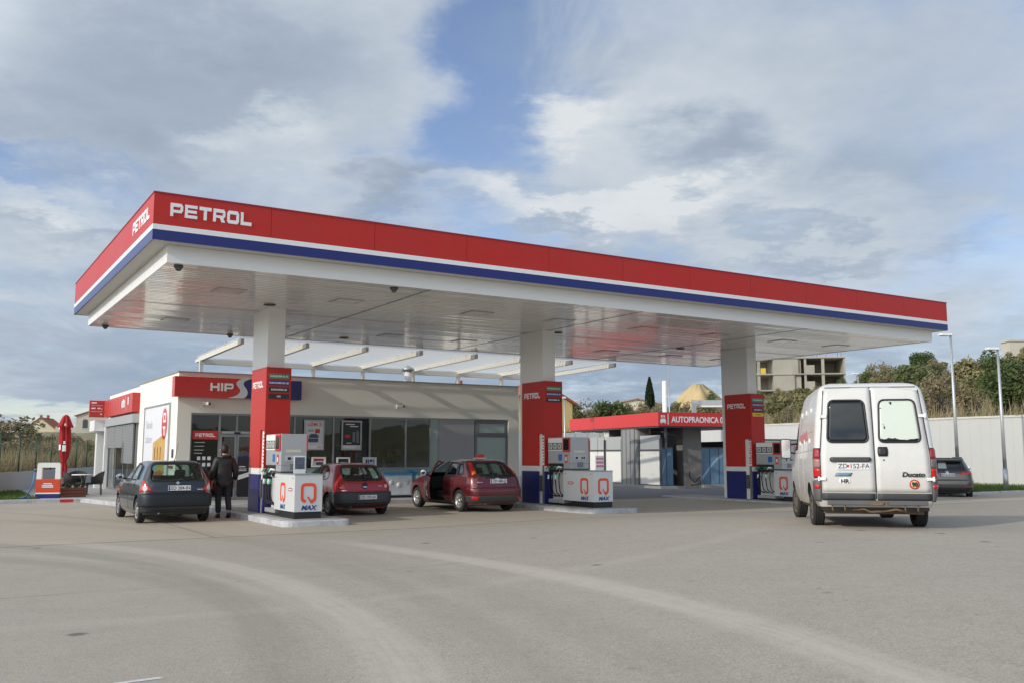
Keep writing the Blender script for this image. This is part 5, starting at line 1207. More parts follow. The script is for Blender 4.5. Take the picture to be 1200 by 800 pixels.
# --- white panel van
vanM = mat('van_white', (0.64, 0.635, 0.615), 0.28, var=0.04, vs=1.5, coat=0.25, dirt=.16)
def van_material():
    m = vanM; N = m.node_tree.nodes; Lk = m.node_tree.links; b = N['Principled BSDF']; tc = N.new('ShaderNodeTexCoord'); sp = N.new('ShaderNodeSeparateXYZ'); Lk.new(tc.outputs['Object'], sp.inputs[0])
    nz = N.new('ShaderNodeTexNoise'); nz.inputs['Scale'].default_value = 4; nz.inputs['Detail'].default_value = 8; nz.inputs['Roughness'].default_value = .7; Lk.new(tc.outputs['Object'], nz.inputs['Vector'])
    r = N.new('ShaderNodeMapRange'); r.inputs['From Min'].default_value = 1.05; r.inputs['From Max'].default_value = .35; Lk.new(sp.outputs['Z'], r.inputs['Value'])
    ry = N.new('ShaderNodeMapRange'); ry.inputs['From Min'].default_value = .12; ry.inputs['From Max'].default_value = .30; ry.inputs['To Min'].default_value = .55; Lk.new(sp.outputs['Y'], ry.inputs['Value'])
    a = N.new('ShaderNodeMath'); a.operation = 'MULTIPLY'; Lk.new(r.outputs[0], a.inputs[0]); Lk.new(ry.outputs[0], a.inputs[1])
    c = N.new('ShaderNodeMath'); c.operation = 'MULTIPLY'; Lk.new(a.outputs[0], c.inputs[0]); 
    q = N.new('ShaderNodeMapRange'); q.inputs['From Min'].default_value = .25; q.inputs['From Max'].default_value = .7; q.inputs['To Min'].default_value = .45; Lk.new(nz.outputs['Fac'], q.inputs['Value']); Lk.new(q.outputs[0], c.inputs[1])
    old = b.inputs['Base Color'].links[0].from_socket; mx = N.new('ShaderNodeMix'); mx.data_type = 'RGBA'; mx.inputs['B'].default_value = (.36, .31, .23, 1); Lk.new(c.outputs[0], mx.inputs['Factor']); Lk.new(old, mx.inputs['A']); Lk.new(mx.outputs['Result'], b.inputs['Base Color'])
van_material()
shv = Shell([(.36, .06, 4.60, .90), (.46, .015, 4.70, .94), (.60, .0, 4.74, .975), (.95, .0, 4.70, .99), (1.10, .005, 4.50, .99), (1.22, .012, 4.05, .985), (1.30, .02, 3.95, .98), (1.6, .05, 3.72, .955), (1.9, .09, 3.45, .925), (2.15, .13, 3.15, .89), (2.30, .16, 2.95, .86), (2.36, .19, 2.80, .825), (2.41, .26, 2.60, .76), (2.44, .40, 2.40, .66), (2.455, .7, 2.1, .5)], rx=.10, ry=.10, frx=.3, fry=.6, bow=.02, sb=.012)
VAN_P = Vector((6.14, 15.85, 0)); VAN_A = R(-11.5); VAN_P.z = gz(6.3, 16.6)-.0
van = thing('delivery_van', 'muddy white panel van with one dark and one whitened rear window', 'van', VAN_P, VAN_A)
van.rotation_euler = (math.atan2(gz(6.9, 19.9)-gz(6.3, 16.8), 3.1)*1.0, 0, VAN_A)
van.scale = (1, 1, 1.025)
body = shv.mesh().build('body', [vanM, M_lining], None)
cut = []
for y in (.98, 3.98):
    for sg in (-1, 1):
        b = MB(); b.lathe([(.40, .55), (.40, 1.3)], 40, Matrix.Translation((0, y, .36)), mi=1, axis='x')
        if sg < 0: b.v = [(-p_[0], p_[1], p_[2]) for p_ in b.v]
        cut.append(b.build('cut', [vanM, M_lining], None))
carve(body, cut); body.parent = van
for y in (.98, 3.98):
    for sg in (-1, 1): wheel(van, sg*.955, y, .325, .20, 'cap', mat('muddy_steel', (0.15, 0.125, 0.095), 0.8, metal=0.1, var=.3, vs=8), (0 if y < 2 else R(6)))
SL = lambda a, z: shv.S(a, z, -1); SRt = lambda a, z: shv.S(a, z, 1)
def vp(nm, m, fn, poly, off=.006, th=.02, parent=None, nr=10, nc=10):
    b = MB(); patch(b, fn, poly, off, th, nr, nc); return b.build(nm, m, parent or van)
# two rear doors as proud skins with their windows, hinges, trim
for sg, nm in ((-1, 'left'), (1, 'right')):
    X0 = lambda x: sg*x
    pl = [(sg*.012, .60), (sg*.865, .60), (sg*.86, 1.20), (sg*.78, 2.20), (sg*.74, 2.335), (sg*.012, 2.365)]
    if sg < 0: pl = pl[::-1]
    dr = vp('rear_door', vanM, shv.Rr, pl, .012, .03, None, 24, 10)
    wpl = rpoly([(sg*.09, 1.43), (sg*.75, 1.43), (sg*.69, 2.12), (sg*.13, 2.12)] if sg > 0 else [(-.75, 1.43), (-.09, 1.43), (-.13, 2.12), (-.69, 2.12)], .09, 6)
    gm = M_darkglass
    if sg > 0:
        gm = mat('whitened_glass', (0.60, 0.66, 0.58), 0.35, var=0.03)
        N = gm.node_tree.nodes; Lk = gm.node_tree.links; bb = N['Principled BSDF']; tc = N.new('ShaderNodeTexCoord'); nz = N.new('ShaderNodeTexNoise'); nz.inputs['Scale'].default_value = 7.5; nz.inputs['Detail'].default_value = 5
        Lk.new(tc.outputs['Object'], nz.inputs['Vector']); r = N.new('ShaderNodeMapRange'); r.inputs['From Min'].default_value = .67; r.inputs['From Max'].default_value = .69; Lk.new(nz.outputs['Fac'], r.inputs['Value'])
        sp = N.new('ShaderNodeSeparateXYZ'); Lk.new(tc.outputs['Object'], sp.inputs[0]); lo = N.new('ShaderNodeMath'); lo.operation = 'MULTIPLY_ADD'; lo.inputs[1].default_value = .14; Lk.new(nz.outputs['Fac'], lo.inputs[0]); lo.inputs[2].default_value = 1.405
        lt = N.new('ShaderNodeMath'); lt.operation = 'LESS_THAN'; Lk.new(sp.outputs['Z'], lt.inputs[0]); Lk.new(lo.outputs[0], lt.inputs[1]); mxm = N.new('ShaderNodeMath'); mxm.operation = 'MAXIMUM'; Lk.new(lt.outputs[0], mxm.inputs[0]); Lk.new(r.outputs[0], mxm.inputs[1])
        old = bb.inputs['Base Color'].links[0].from_socket; mx = N.new('ShaderNodeMix'); mx.data_type = 'RGBA'; mx.inputs['B'].default_value = (.015, .017, .02, 1); Lk.new(mxm.outputs[0], mx.inputs['Factor']); Lk.new(old, mx.inputs['A']); Lk.new(mx.outputs['Result'], bb.inputs['Base Color'])
    wn = vp('door_window', gm, shv.Rr, wpl, .016, .012, dr, 14, 14)
    if sg > 0: wn['label'] = 'whitened window with dark scratches'
    e = MB(); edging(e, shv.Rr, wpl, .022, .024); e.build('window_seal', M_black, wn)
    for z in (.82, 1.86):
        x = sg*(.865 if z < 1.5 else .80); p_ = shv.Rr(x, z); b = MB(); b.box(-.06, .06, -.035, .0, -.025, .025); b.cyl((sg*.05, -.03, -.04), (sg*.05, -.03, .04), .018); o = b.build('hinge', M_white, dr, .006); o.location = p_+Vector((0, -.012, 0)); o.rotation_euler = (0, 0, sg*.1)
    pl = [(sg*.02, .475), (sg*.87, .475), (sg*.87, .588), (sg*.02, .588)]
    vp('door_sill_trim', M_bumper, shv.Rr, pl if sg > 0 else pl[::-1], .020, .03, dr, 3, 8)
    for k in 'P' if sg > 0 else 'N':
        F = (lambda a, z: shv.P(a, z, 1)) if sg > 0 else (lambda a, z: shv.P(a, z, -1))
        lampz = ((.85, .995, M_lampred), (1.0, 1.15, mat('lamp_smoke', (0.30, 0.16, 0.14), 0.15) if sg < 0 else mat('lamp_smoke_dark', (0.16, 0.12, 0.12), 0.15)), (1.155, 1.31, mat('lamp_darkred', (0.30, 0.015, 0.02), 0.12, coat=.5)))
        b = MB(); patch(b, F, [(.878, .83), (1.04, .83), (1.04, 1.33), (.878, 1.33)], .010, .03, 8, 10); tl_ = b.build('tail_lamp', M_black, van)
        for z0_, z1_, m_ in lampz:
            b = MB(); patch(b, F, [(.886, z0_), (1.03, z0_), (1.03, z1_), (.886, z1_)], .020, .02, 4, 10); b.build('lamp_lens', m_, tl_)
        b = MB(); patch(b, F, [(.885, .46), (1.30, .46), (1.16, .60), (1.10, .81), (.885, .825)], .028, .05, 10, 14); bc = b.build('bumper_corner', mat('van_bumper', (0.10, 0.10, 0.105), 0.6, dirt=.6, var=.2), van)
        b = MB(); patch(b, F, [(.90, .66), (.98, .66), (.98, .73), (.90, .73)], .036, .02, 2, 4); b.build('reflector', M_lampred, bc)
b = MB(); b.box(-.80, .80, -.075, -.02, .395, .47); b.build('rear_step', mat('van_bumper', (0.10, 0.10, 0.105), 0.6), van, .012)
b = MB(); b.tube([(-.06, -.02, .40), (-.06, -.12, .40), (.06, -.12, .41), (.10, -.10, .44)], .018, 8); b.box(-.13, .13, -.09, -.076, .40, .455); b.box(.10, .15, -.10, -.076, .39, .46); b.build('tow_bar', mat('rust_brown', (0.16, 0.11, 0.07), 0.8, var=.4, vs=12), van)
b = MB()
for x in (-.72, -.52, .44, .64): b.tube([(x, -.04, .40), (x, -.03, .31), (x+.02, .02, .30)], .013, 6)
b.tube([(-.5, .2, .30), (-.2, .05, .33), (-.1, .1, .28), (.15, .05, .30), (.3, .0, .33), (.5, .1, .28)], .020, 6); b.box(-.80, .80, .30, .50, .24, .36); b.box(-.3, .3, .5, 1.2, .26, .36)
b.build('chassis', mat('rust_brown', (0.16, 0.11, 0.07), 0.8), van)
b = MB(); b.box(-.85, .85, .12, 4.4, .30, .42); b.box(-.75, .75, .92, 1.04, .28, .36); b.build('underbody', M_black, van)
b = MB(); b.lathe([(.30, -.09), (.30, .09)], 24, Matrix.Translation((.06, .60, .36)), axis='z'); b.build('spare_wheel', M_tyre, van)
ld = [o for o in kids(van) if o.name.startswith('rear_door')]
for X_ in (0.0, -.885, .885):
    b = MB(); b.tube([shv.Rr(X_*(1 if z < 1.2 else (1-(z-1.2)*.115)), z)+Vector((0, -.0055, 0)) for z in [.50+.06*q for q in range(31)]], .0085, 6); b.build('shut_line', mat('seam_dark', (0.03, 0.03, 0.03), .8), van)
b = MB(); b.tube([shv.Rr(-.74+.0493*q*2, 2.352)+Vector((0, -.006, 0)) for q in range(16)], .007, 6); b.build('shut_line', mat('seam_dark', (0.03, 0.03, 0.03), .8), van)
vp('grab_handle', M_bumper, shv.Rr, rpoly([(-.73, 1.10), (-.06, 1.10), (-.06, 1.175), (-.73, 1.175)], .03), .055, .05, ld[0], 5, 10)
plate(van, 'ZD 152-FA', -.345, -.012, .97, .54, .12, R(-2), False); pb_ = [o for o in kids(van) if o.name.startswith('number_plate')][0]
vp('maker_badge', mat('badge_blue', (0.16, 0.24, 0.32), 0.3), shv.Rr, [(-.66, .865), (-.40, .865), (-.37, .92), (-.63, .92)], .024, .015, ld[0], 2, 4)
vp('country_sticker', M_white, shv.Rr, [(-.50+.095*math.cos(q*math.pi/10), 0.785+.062*math.sin(q*math.pi/10)) for q in range(20)], .0145, .004, ld[0], 8, 8)
text('sticker_text', 'HR', .10, M_black, ld[0], (-.50, -.022, .75), FRONT, 1.0, .002, .001, 'CENTER')
text('model_lettering', 'Ducato', .105, M_black, ld[1], (.415, -.022, .86), FRONT, 1.15, .003, .003, 'LEFT', .2)
def disc(b, F, cx, cz, r, off, mi=0): patch(b, F, [(cx+r*math.cos(q*math.pi/12), cz+r*math.sin(q*math.pi/12)) for q in range(24)], off, .008, 10, 10, mi)
b = MB(); disc(b, shv.Rr, .61, .735, .082, .020); sk = b.build('speed_sticker', M_redsign, ld[1]); b = MB(); disc(b, shv.Rr, .61, .735, .058, .025); b.build('sticker_centre', mat('pale_yellow', (0.62, 0.52, 0.25), 0.5), sk)
text('sticker_text', '90', .095, M_black, sk, (.61, -.030, .702), FRONT, .95, .005, .001, 'CENTER')
vp('door_lock', M_black, shv.Rr, rpoly([(.05, 1.19), (.215, 1.19), (.215, 1.345), (.05, 1.345)], .015), .030, .03, ld[1], 3, 3)
b = MB(); disc(b, shv.Rr, .145, 1.13, .014, .018); b.build('keyhole', M_black, ld[1])
# side: pressed seams, pads, wheel lips, door, mirror
for pts in ([(0.25, 1.30), (3.4, 1.30)], [(.25, 1.62), (2.7, 1.62)], [(1.75, .50), (1.75, 2.2)], [(2.72, .45), (2.72, 2.25)]):
    P_ = []
    for (a, z), (a2, z2) in zip(pts[:-1], pts[1:]):
        P_ += [SL(a+(a2-a)*j/16, z+(z2-z)*j/16) for j in range(17)]
    b = MB(); b.tube(P_, .006, 5); b.build('panel_seam', mat('seam_grey', (0.35, 0.35, 0.35), 0.5), van)
for y in (.75, 1.5, 2.3):
    for z in (1.95, 1.42):
        vp('side_latch', M_white, SL, [(y, z), (y+.05, z), (y+.05, z+.09), (y, z+.09)], .018, .02, None, 2, 2)
vp('red_advert', mat('faded_red_print', (0.55, 0.22, 0.22), 0.4, var=.25, vs=4), SL, [(.9, 1.50), (1.9, 1.46), (2.6, 1.52), (2.5, 1.62), (1.2, 1.66)], .008, .01, None, 4, 10)
vp('cab_window', M_darkglass, SL, rpoly([(2.85, 1.36), (3.62, 1.36), (3.30, 1.85), (2.85, 1.88)], .06), .006, .02, None, 8, 8)
vp('windscreen', M_darkglass, shv.Fr, rpoly([(-.80, 1.35), (.80, 1.35), (.70, 2.05), (-.70, 2.05)], .06), .006, .02, None, 10, 12)
for sg in (-1, 1):
    p_ = shv.S(3.45, 1.35, sg); b = MB(); b.prism(rpoly([(-.10, -.20), (.10, -.20), (.10, .20), (-.10, .20)], .04), -.05, .03, 'y'); o = b.build('wing_mirror', M_black, van); o.location = p_+Vector((sg*.20, 0, .05))
    b = MB(); b.prism(rpoly([(-.085, -.18), (.085, -.18), (.085, .18), (-.085, .18)], .03), -.055, -.0505, 'y'); b.build('mirror_glass', M_chrome, o)
    b = MB(); b.tube([(-sg*.22, 0, -.1), (-sg*.08, 0, -.08)], .02, 6); b.tube([(-sg*.22, 0, .1), (-sg*.08, 0, .08)], .02, 6); b.build('mirror_arm', M_black, o)
# ------------------------------------------------------------------ person walking to the shop, seen from behind
def skin(name, verts, edges, radii, m, parent, lvl=2, root=0):
    me = bpy.data.meshes.new(name); me.from_pydata(verts, edges, []); me.materials.append(m); o = bpy.data.objects.new(name, me); COL.objects.link(o)
    me.skin_vertices.new() if hasattr(me.skin_vertices, 'new') and not me.skin_vertices else None
    o.modifiers.new('skin', 'SKIN'); 
    if not me.skin_vertices:
        pass
    for i, r in enumerate(radii):
        q = me.skin_vertices[0].data[i]; q.radius = r if isinstance(r, tuple) else (r, r); q.use_root = (i == root)
    o.modifiers['skin'].use_smooth_shade = True
    s = o.modifiers.new('sub', 'SUBSURF'); s.levels = lvl; s.render_levels = lvl
    dg = bpy.context.evaluated_depsgraph_get(); m2 = bpy.data.meshes.new_from_object(o.evaluated_get(dg)); o.modifiers.clear(); o.data = m2; bpy.data.meshes.remove(me)
    m2.polygons.foreach_set('use_smooth', [True]*len(m2.polygons)); o.parent = parent
    return o
person = thing('person', 'person in a black hooded jacket and dark trousers walking towards the shop door', 'person', (-7.16, 23.35, 0), YAW-.05)
M_skin = mat('skin', (0.42, 0.25, 0.18), 0.55); M_jkt = mat('black_jacket', (0.012, 0.012, 0.013), 0.55, var=.25, vs=5, bump=.8, bs=6); M_trs = mat('dark_trousers', (0.028, 0.028, 0.032), 0.8, var=.2, bump=.4, bs=8); M_hair = mat('dark_hair', (0.015, 0.010, 0.008), 0.6)
V_ = [(0, 0, .96), (0, .0, 1.15), (0, -.01, 1.38), (0, .0, 1.48), (0, .02, 1.56), (0, .035, 1.66), (0, .03, 1.75),
      (-.17, 0, 1.43), (-.25, -.02, 1.16), (-.27, .06, .92), (-.27, .09, .83), (.17, 0, 1.43), (.26, -.03, 1.16), (.27, .05, .92), (.27, .08, .83),
      (-.10, .01, .90), (-.10, .10, .50), (-.10, .02, .09), (-.10, .15, .04), (.10, -.01, .90), (.10, -.02, .50), (.10, -.22, .14), (.10, -.12, .04)]
E_ = [(0, 1), (1, 2), (2, 3), (3, 4), (4, 5), (5, 6), (2, 7), (7, 8), (8, 9), (9, 10), (2, 11), (11, 12), (12, 13), (13, 14), (0, 15), (15, 16), (16, 17), (17, 18), (0, 19), (19, 20), (20, 21), (21, 22)]
R_ = [(.14, .10), (.13, .09), (.15, .10), (.06, .06), (.055, .055), (.085, .10), (.07, .085), .055, .045, .036, .028, .055, .045, .036, .028, .085, .06, .045, .035, .085, .06, .045, .035]
skin('body', V_, E_, R_, M_skin, person)
for sg in (-1, 1):   # hands: palm with five fingers
    hv = [(0, 0, 0), (0, .01, -.05), (0, .015, -.085)]; he = [(0, 1), (1, 2)]; hr = [(.018, .03), (.018, .04), (.014, .038)]
    for k, (dy, ln) in enumerate(((-.030, .060), (-.010, .075), (.010, .080), (.030, .070))):
        i = len(hv); hv += [(0, .015+dy, -.085), (-sg*.006, .018+dy, -.085-ln*.5), (-sg*.02, .02+dy, -.085-ln)]; he += [(2, i), (i, i+1), (i+1, i+2)]; hr += [.010, .009, .008]
    i = len(hv); hv += [(-sg*.005, .045, -.045), (-sg*.02, .065, -.085)]; he += [(0, i), (i, i+1)]; hr += [.012, .009]
    h = skin('hand', hv, he, hr, M_skin, person, 1); h.location = (sg*.27, .085, .86)
skin('jacket', [(0, .0, .74), (0, .0, .92), (0, .0, 1.12), (0, -.01, 1.32), (0, .0, 1.44), (-.18, 0, 1.41), (-.265, -.02, 1.16), (-.285, .06, .91), (.18, 0, 1.41), (.275, -.03, 1.16), (.285, .05, .91), (0, .0, 1.50)],
     [(0, 1), (1, 2), (2, 3), (3, 4), (4, 5), (5, 6), (6, 7), (4, 8), (8, 9), (9, 10), (4, 11)], [(.225, .165), (.23, .165), (.215, .15), (.215, .145), (.15, .11), .10, .085, .065, .10, .085, .065, (.09, .09)], M_jkt, person, 2, 2)
skin('hood', [(-.10, -.03, 1.50), (0, -.13, 1.45), (.10, -.03, 1.50), (0, -.10, 1.54)], [(0, 1), (1, 2), (1, 3)], [.06, .075, .06, .06], M_jkt, person, 2, 1)
skin('trousers', [(0, .0, .92), (-.10, .01, .84), (-.105, .10, .50), (-.105, .02, .10), (.10, -.01, .84), (.105, -.02, .50), (.105, -.21, .16)], [(0, 1), (1, 2), (2, 3), (0, 4), (4, 5), (5, 6)], [(.17, .12), .105, .082, .072, .105, .082, .072], M_trs, person)
b = MB()
for x, y, z, t_ in ((-.105, .06, .0, 0), (.105, -.17, .03, -25)):
    M = Matrix.Translation((x, y, z))@Matrix.Rotation(R(t_), 4, 'X'); vs = []
    for y_, w, h in ((-.11, .035, .07), (-.08, .045, .10), (.02, .048, .09), (.12, .050, .06), (.17, .03, .04)): vs += [M@Vector(q) for q in ((-w, y_, 0), (w, y_, 0), (w*.8, y_, h), (-w*.8, y_, h))]
    b.add(vs, [(i*4+k, i*4+(k+1) % 4, i*4+4+(k+1) % 4, i*4+4+k) for i in range(4) for k in range(4)]+[(3, 2, 1, 0), (16, 17, 18, 19)], 0, True)
b.build('shoes', M_black, person)
b = MB(); b.sphere((0, .015, 1.685), .108, 18, 0, 1.18); o = b.build('hair', M_hair, person); o.scale = (.90, 1.0, 1.0)
b = MB()
for sg in (-1, 1): b.sphere((sg*.098, .045, 1.655), .026, 8, 0, 1.3)
b.sphere((0, .142, 1.65), .022, 8); b.sphere((-.035, .125, 1.68), .013, 8); b.sphere((.035, .125, 1.68), .013, 8); b.build('face', M_skin, person)
b = MB(); b.box(-.05, .05, .118, .128, 1.602, 1.612); b.build('mouth', mat('lips', (0.3, 0.12, 0.1), 0.5), person)

# ------------------------------------------------------------------ car wash
CWA = .369
CWP = Vector((6.75, 43.0, 0))
wash = thing('car_wash', 'grey self service car wash with bright red flat roof band reading AUTOPRAONICA', 'car wash', CWP, CWA)
M_wred = mat('wash_red', (0.62, 0.035, 0.035), 0.35, var=0.04); M_conc2 = mat('wash_concrete', (0.20, 0.19, 0.175), 0.9, var=.25, vs=1.5, dirt=.4)
AW, BW = 5.4, 9.8
b = MB(); b.box(0, AW, 0, .06, 2.87, 3.50); b.box(0, .06, .06, BW, 2.87, 3.50); b.box(AW-.06, AW, .06, BW, 2.87, 3.50); b.box(.06, AW-.06, BW-.06, BW, 2.87, 3.50); b.build('roof_band', M_wred, wash)
b = MB(); b.box(.062, AW-.062, .062, BW-.062, 2.80, 3.40); b.build('roof', M_dgrey, wash)
text('roof_lettering', 'AUTOPRAONICA 0-24', .38, M_letter, wash, (.70, -.001, 3.04), FRONT, .86, .008, .008)
b = MB(); b.box(.50, .535, -.008, -.001, 2.93, 3.44); b.build('divider_line', M_letter, wash)
b = MB(); b.prism(rpoly([(.10, 3.02), (.40, 3.02), (.40, 3.10), (.36, 3.20), (.14, 3.20), (.10, 3.10)], .02), -.008, -.001, 'y'); b.box(.12, .16, -.008, -.001, 2.97, 3.015); b.box(.34, .38, -.008, -.001, 2.97, 3.015)
for q in (.14, .22, .30): b.box(q, q+.05, -.008, -.001, 3.25, 3.36)
b.build('wash_symbol', M_letter, wash)
# left side: steel posts, pale lower panels in grey frames, translucent upper panels
def lw(b, a0, a1, v0, v1, z0, z1): b.box(a0, a1, v0, v1, z0, z1)
b = MB(); b.prism(rpoly([(.10, 2.35), (1.0, 2.35), (1.0, 4.05), (.10, 4.05)], .25, 5), .08, 2.80, 'z'); b.build('steel_pier', planks('pier_steel', (0.27, 0.275, 0.27), 'Y', 0.42, 0.35), wash)
for v0, v1 in ((.30, 2.30), (4.10, 5.9), (6.0, 7.8), (7.9, 9.6)):
    b = MB(); b.box(.22, .34, v0, v0+.06, .1, 2.3); b.box(.22, .34, v1-.06, v1, .1, 2.3); b.box(.22, .34, v0+.06, v1-.06, 1.72, 1.80); b.box(.22, .34, v0+.06, v1-.06, .1, .16); b.build('panel_frame', M_dgrey, wash)
    b = MB(); b.box(.25, .31, v0+.06, v1-.06, .16, 1.72); b.build('wall_panel', mat('wash_white', (0.76, 0.75, 0.70), 0.45, var=.03), wash)
    b = MB(); b.box(.26, .30, v0+.06, v1-.06, 1.80, 2.45); b.build('upper_panel', mat('wash_upper', (0.40, 0.41, 0.41), 0.4, var=.06), wash)
b = MB(); b.box(1.75, 2.75, .75, 1.35, .0, 2.80); b.build('concrete_pier', M_conc2, wash)
for a0, a1, v, bow in ((.36, 1.10, .62, 0), (2.80, 4.85, .95, 1)):
    b = MB(); b.box(a0, a1, v, v+.05, .12, 1.85); o = b.build('poster_panel', mat('wash_poster', (0.13, 0.24, 0.36), 0.35, var=.6, vs=1.6), wash)
    b = MB()
    for k in range(2 if a1-a0 < 1 else 4): x = a0+(a1-a0)*k/(2 if a1-a0 < 1 else 3.999); b.box(x, x+.04, v-.012, v-.001, .12, 1.85)
    b.box(a0, a1, v-.010, v-.0015, 1.85, 1.90); b.build('poster_frame', M_dgrey, o)
    b = MB(); P_ = [(a0+.1+(a1-a0-.2)*t_, .35+1.2*math.sin(t_*1.9)) for t_ in [q/10 for q in range(11)]]
    for q in range(10): b.prism([P_[q], P_[q+1], (P_[q+1][0], P_[q+1][1]+.16*(1-q/12)), (P_[q][0], P_[q][1]+.16)], v-.006, v-.0005, 'y')
    b.build('wave_print', mat('wave_pale', (0.30, 0.50, 0.66), 0.4, var=.3, vs=4), o)
b = MB(); b.box(.5, AW-.4, 5.9, 6.0, .0, 2.8); b.build('bay_wall', M_conc2, wash)
for a in (4.95,):
    b = MB(); b.box(a, a+.1, .9, 5.9, .1, 2.2); b.build('bay_partition', M_dgrey, wash)
b = MB(); b.tube([(.30, .25, 2.60), (.9, .5, 2.5), (1.75, .8, 2.35)], .03, 6); b.box(.52, .62, .3, .4, 1.8, 2.8); b.build('boom_arm', M_dgrey, wash)
b = MB(); b.tube([(2.05, .70, .75), (1.95, .55, .5), (2.2, .5, .25), (2.5, .55, .5), (2.55, .6, .18), (2.0, .5, .12)], .03, 6); b.build('wash_hose', M_rubber, wash)
b = MB(); b.box(.0, 1.3, -.1, 9.8, -.05, .10); b.box(2.6, 5.3, .4, 1.3, -.05, .13); b.build('wash_kerb', M_concrete, wash, .01)

# ------------------------------------------------------------------ white retaining walls
M_rwall = planks('retaining_white', (0.50, 0.50, 0.49), 'Y', 0.55, 0.75, 0.0, 0.97)
def wallthing(name, label, u0, u1, v0, v1, z0, z1, m, cap=None, cat='wall'):
    t = thing(name, label, cat, (OX, OY, 0), YAW); b = MB(); b.box(u0, u1, v0, v1, z0, z1); b.build('panel', m, t)
    if cap: b = MB(); b.box(u0-.04, u1+.04, v0-.04, v1+.04, z1, z1+.10); b.build('coping', cap, t)
    return t
wallthing('retaining_wall', 'long white ribbed retaining wall on the right below the scrub slope', 41.2, 41.5, -14, 40, -.3, 3.35, M_rwall, mat('coping', (0.55, 0.53, 0.48), 0.9, var=.2, vs=1.5, bump=.6, bs=4))
wallthing('retaining_wall', 'pale retaining wall running behind the car wash', 15, 41.2, 40.05, 40.35, -.3, 3.2, planks('retaining_back', (0.58, 0.58, 0.56), 'X', 1.2, 0.75, 0.0, 0.8), None)
bw = wallthing('boundary_wall', 'white lower wall stretch with a grey panel, seen between the right column and the van', 32.6, 41.1, 17.0, 17.2, -.1, 2.3, mat('wall_white_low', (0.70, 0.69, 0.65), 0.7), None)
b = MB(); b.box(33.0, 35.2, 16.96, 16.998, .3, 1.45); b.build('grey_panel', mat('panel_olive_grey', (0.26, 0.255, 0.23), .7), bw)
b = MB(); b.box(32.6, 41.1, 16.95, 17.25, 2.302, 2.37); b.build('dark_coping', M_dgrey, bw)
t = thing('low_wall', 'low grey concrete wall along the grass at the left edge', 'wall', (0, 0, 0))
b = MB(); A_, B_ = Vector((-18.2, 30.0)), Vector((-26.0, 62.0)); d_ = (B_-A_).normalized(); n_ = Vector((-d_.y, d_.x))
for i in range(9):
    p = A_+(B_-A_)*i/9; q = A_+(B_-A_)*(i+.996)/9
    b.add([(p.x, p.y, -.2), (q.x, q.y, -.2), (q.x+n_.x*.2, q.y+n_.y*.2, -.2), (p.x+n_.x*.2, p.y+n_.y*.2, -.2), (p.x, p.y, .84), (q.x, q.y, .84), (q.x+n_.x*.2, q.y+n_.y*.2, .84), (p.x+n_.x*.2, p.y+n_.y*.2, .84)], [(3, 2, 1, 0), (4, 5, 6, 7), (0, 1, 5, 4), (1, 2, 6, 5), (2, 3, 7, 6), (3, 0, 4, 7)])
b.build('panel', mat('wall_grey', (0.42, 0.42, 0.41), 0.85, var=.12, vs=1), t)
fnc = thing('wire_fence', 'green wire fence on posts along the top of the low grey wall', 'fence', (0, 0, 0))
for i in range(12):
    p = A_+(B_-A_)*(i+.35)/12+n_*.1
    b = MB(); b.cyl((p.x, p.y, .84), (p.x, p.y, 2.35), .03, .03, 8); b.build('post', mat('fence_green', (0.015, 0.06, 0.035), 0.5), fnc)
b = MB()
for k in range(9):
    z = .95+k*.16; b.tube([(A_.x+n_.x*.1, A_.y+n_.y*.1, z), (B_.x+n_.x*.1, B_.y+n_.y*.1, z)], .0018, 4)
for k in range(150):
    p = A_+(B_-A_)*k/150+n_*.1; b.tube([(p.x, p.y, .95), (p.x, p.y, 2.23)], .0014, 4)
b.build('wire_mesh', mat('fence_green', (0.015, 0.06, 0.035), 0.5), fnc)

# ------------------------------------------------------------------ rising ground behind the walls
def ridge(px):   # horizon line of the bare slope in the view, as height per metre of distance
    return float(np.interp(px, [-400, 0, 300, 560, 650, 760, 820, 880, 960, 1060, 1200, 1600], [22, 20, 22, 26, 34, 40, 46, 54, 58, 74, 86, 100]))
def r_start(th):
    s, c = math.sin(th), math.cos(th); best = 1e9
    den = s*UX+c*UY
    if den > 0: best = min(best, (41.3+OX*UX+OY*UY)/den)
    den = s*VX+c*VY
    px = 600+FOC*math.tan(th)
    if px > 560 and den > 0: best = min(best, (40.2+OX*VX+OY*VY)/den)
    if px <= 560:
        # behind the low wall
        a = A_+n_*.18; dn = Vector((d_.y, -d_.x)); k = s*dn.x+c*dn.y
        if k != 0:
            r = (a.x*dn.x+a.y*dn.y)/k
            if r > 0: best = min(best, r)
        best = min(best, 62.0)
    return best
def hill(X, Y):
    th = math.atan2(X, Y); r = math.hypot(X, Y); px = 600+FOC*math.tan(th); r0 = r_start(th)
    if px <= 560: z0, far, rr = .80, 3.2, 150
    else: z0, far, rr = 3.2, ridge(px)*190/1097+EYE, 190
    if px <= 560: far = ridge(px)*150/1097+EYE
    t_ = sst(r, r0-4, rr) if r < rr else 1.0
    bump = .5*math.sin(X*.11+1.3)*math.sin(Y*.09)+.3*math.sin(X*.31)*math.cos(Y*.27)
    return z0+(far-z0)*t_**.8+bump*min(1, max(0, (r-r0-1)/15))+max(0, r-rr)*.02
ths = [math.atan((px-600)/FOC) for px in np.linspace(-500, 1750, 130)]
b = MB(); nr = 44
vs = []
for th in ths:
    r0 = r_start(th)
    for j in range(nr):
        r = r0+(j/(nr-1))**1.6*(420-r0) if r0 < 400 else r0+j*5
        X, Y = r*math.sin(th), r*math.cos(th); vs.append((X, Y, hill(X, Y)))
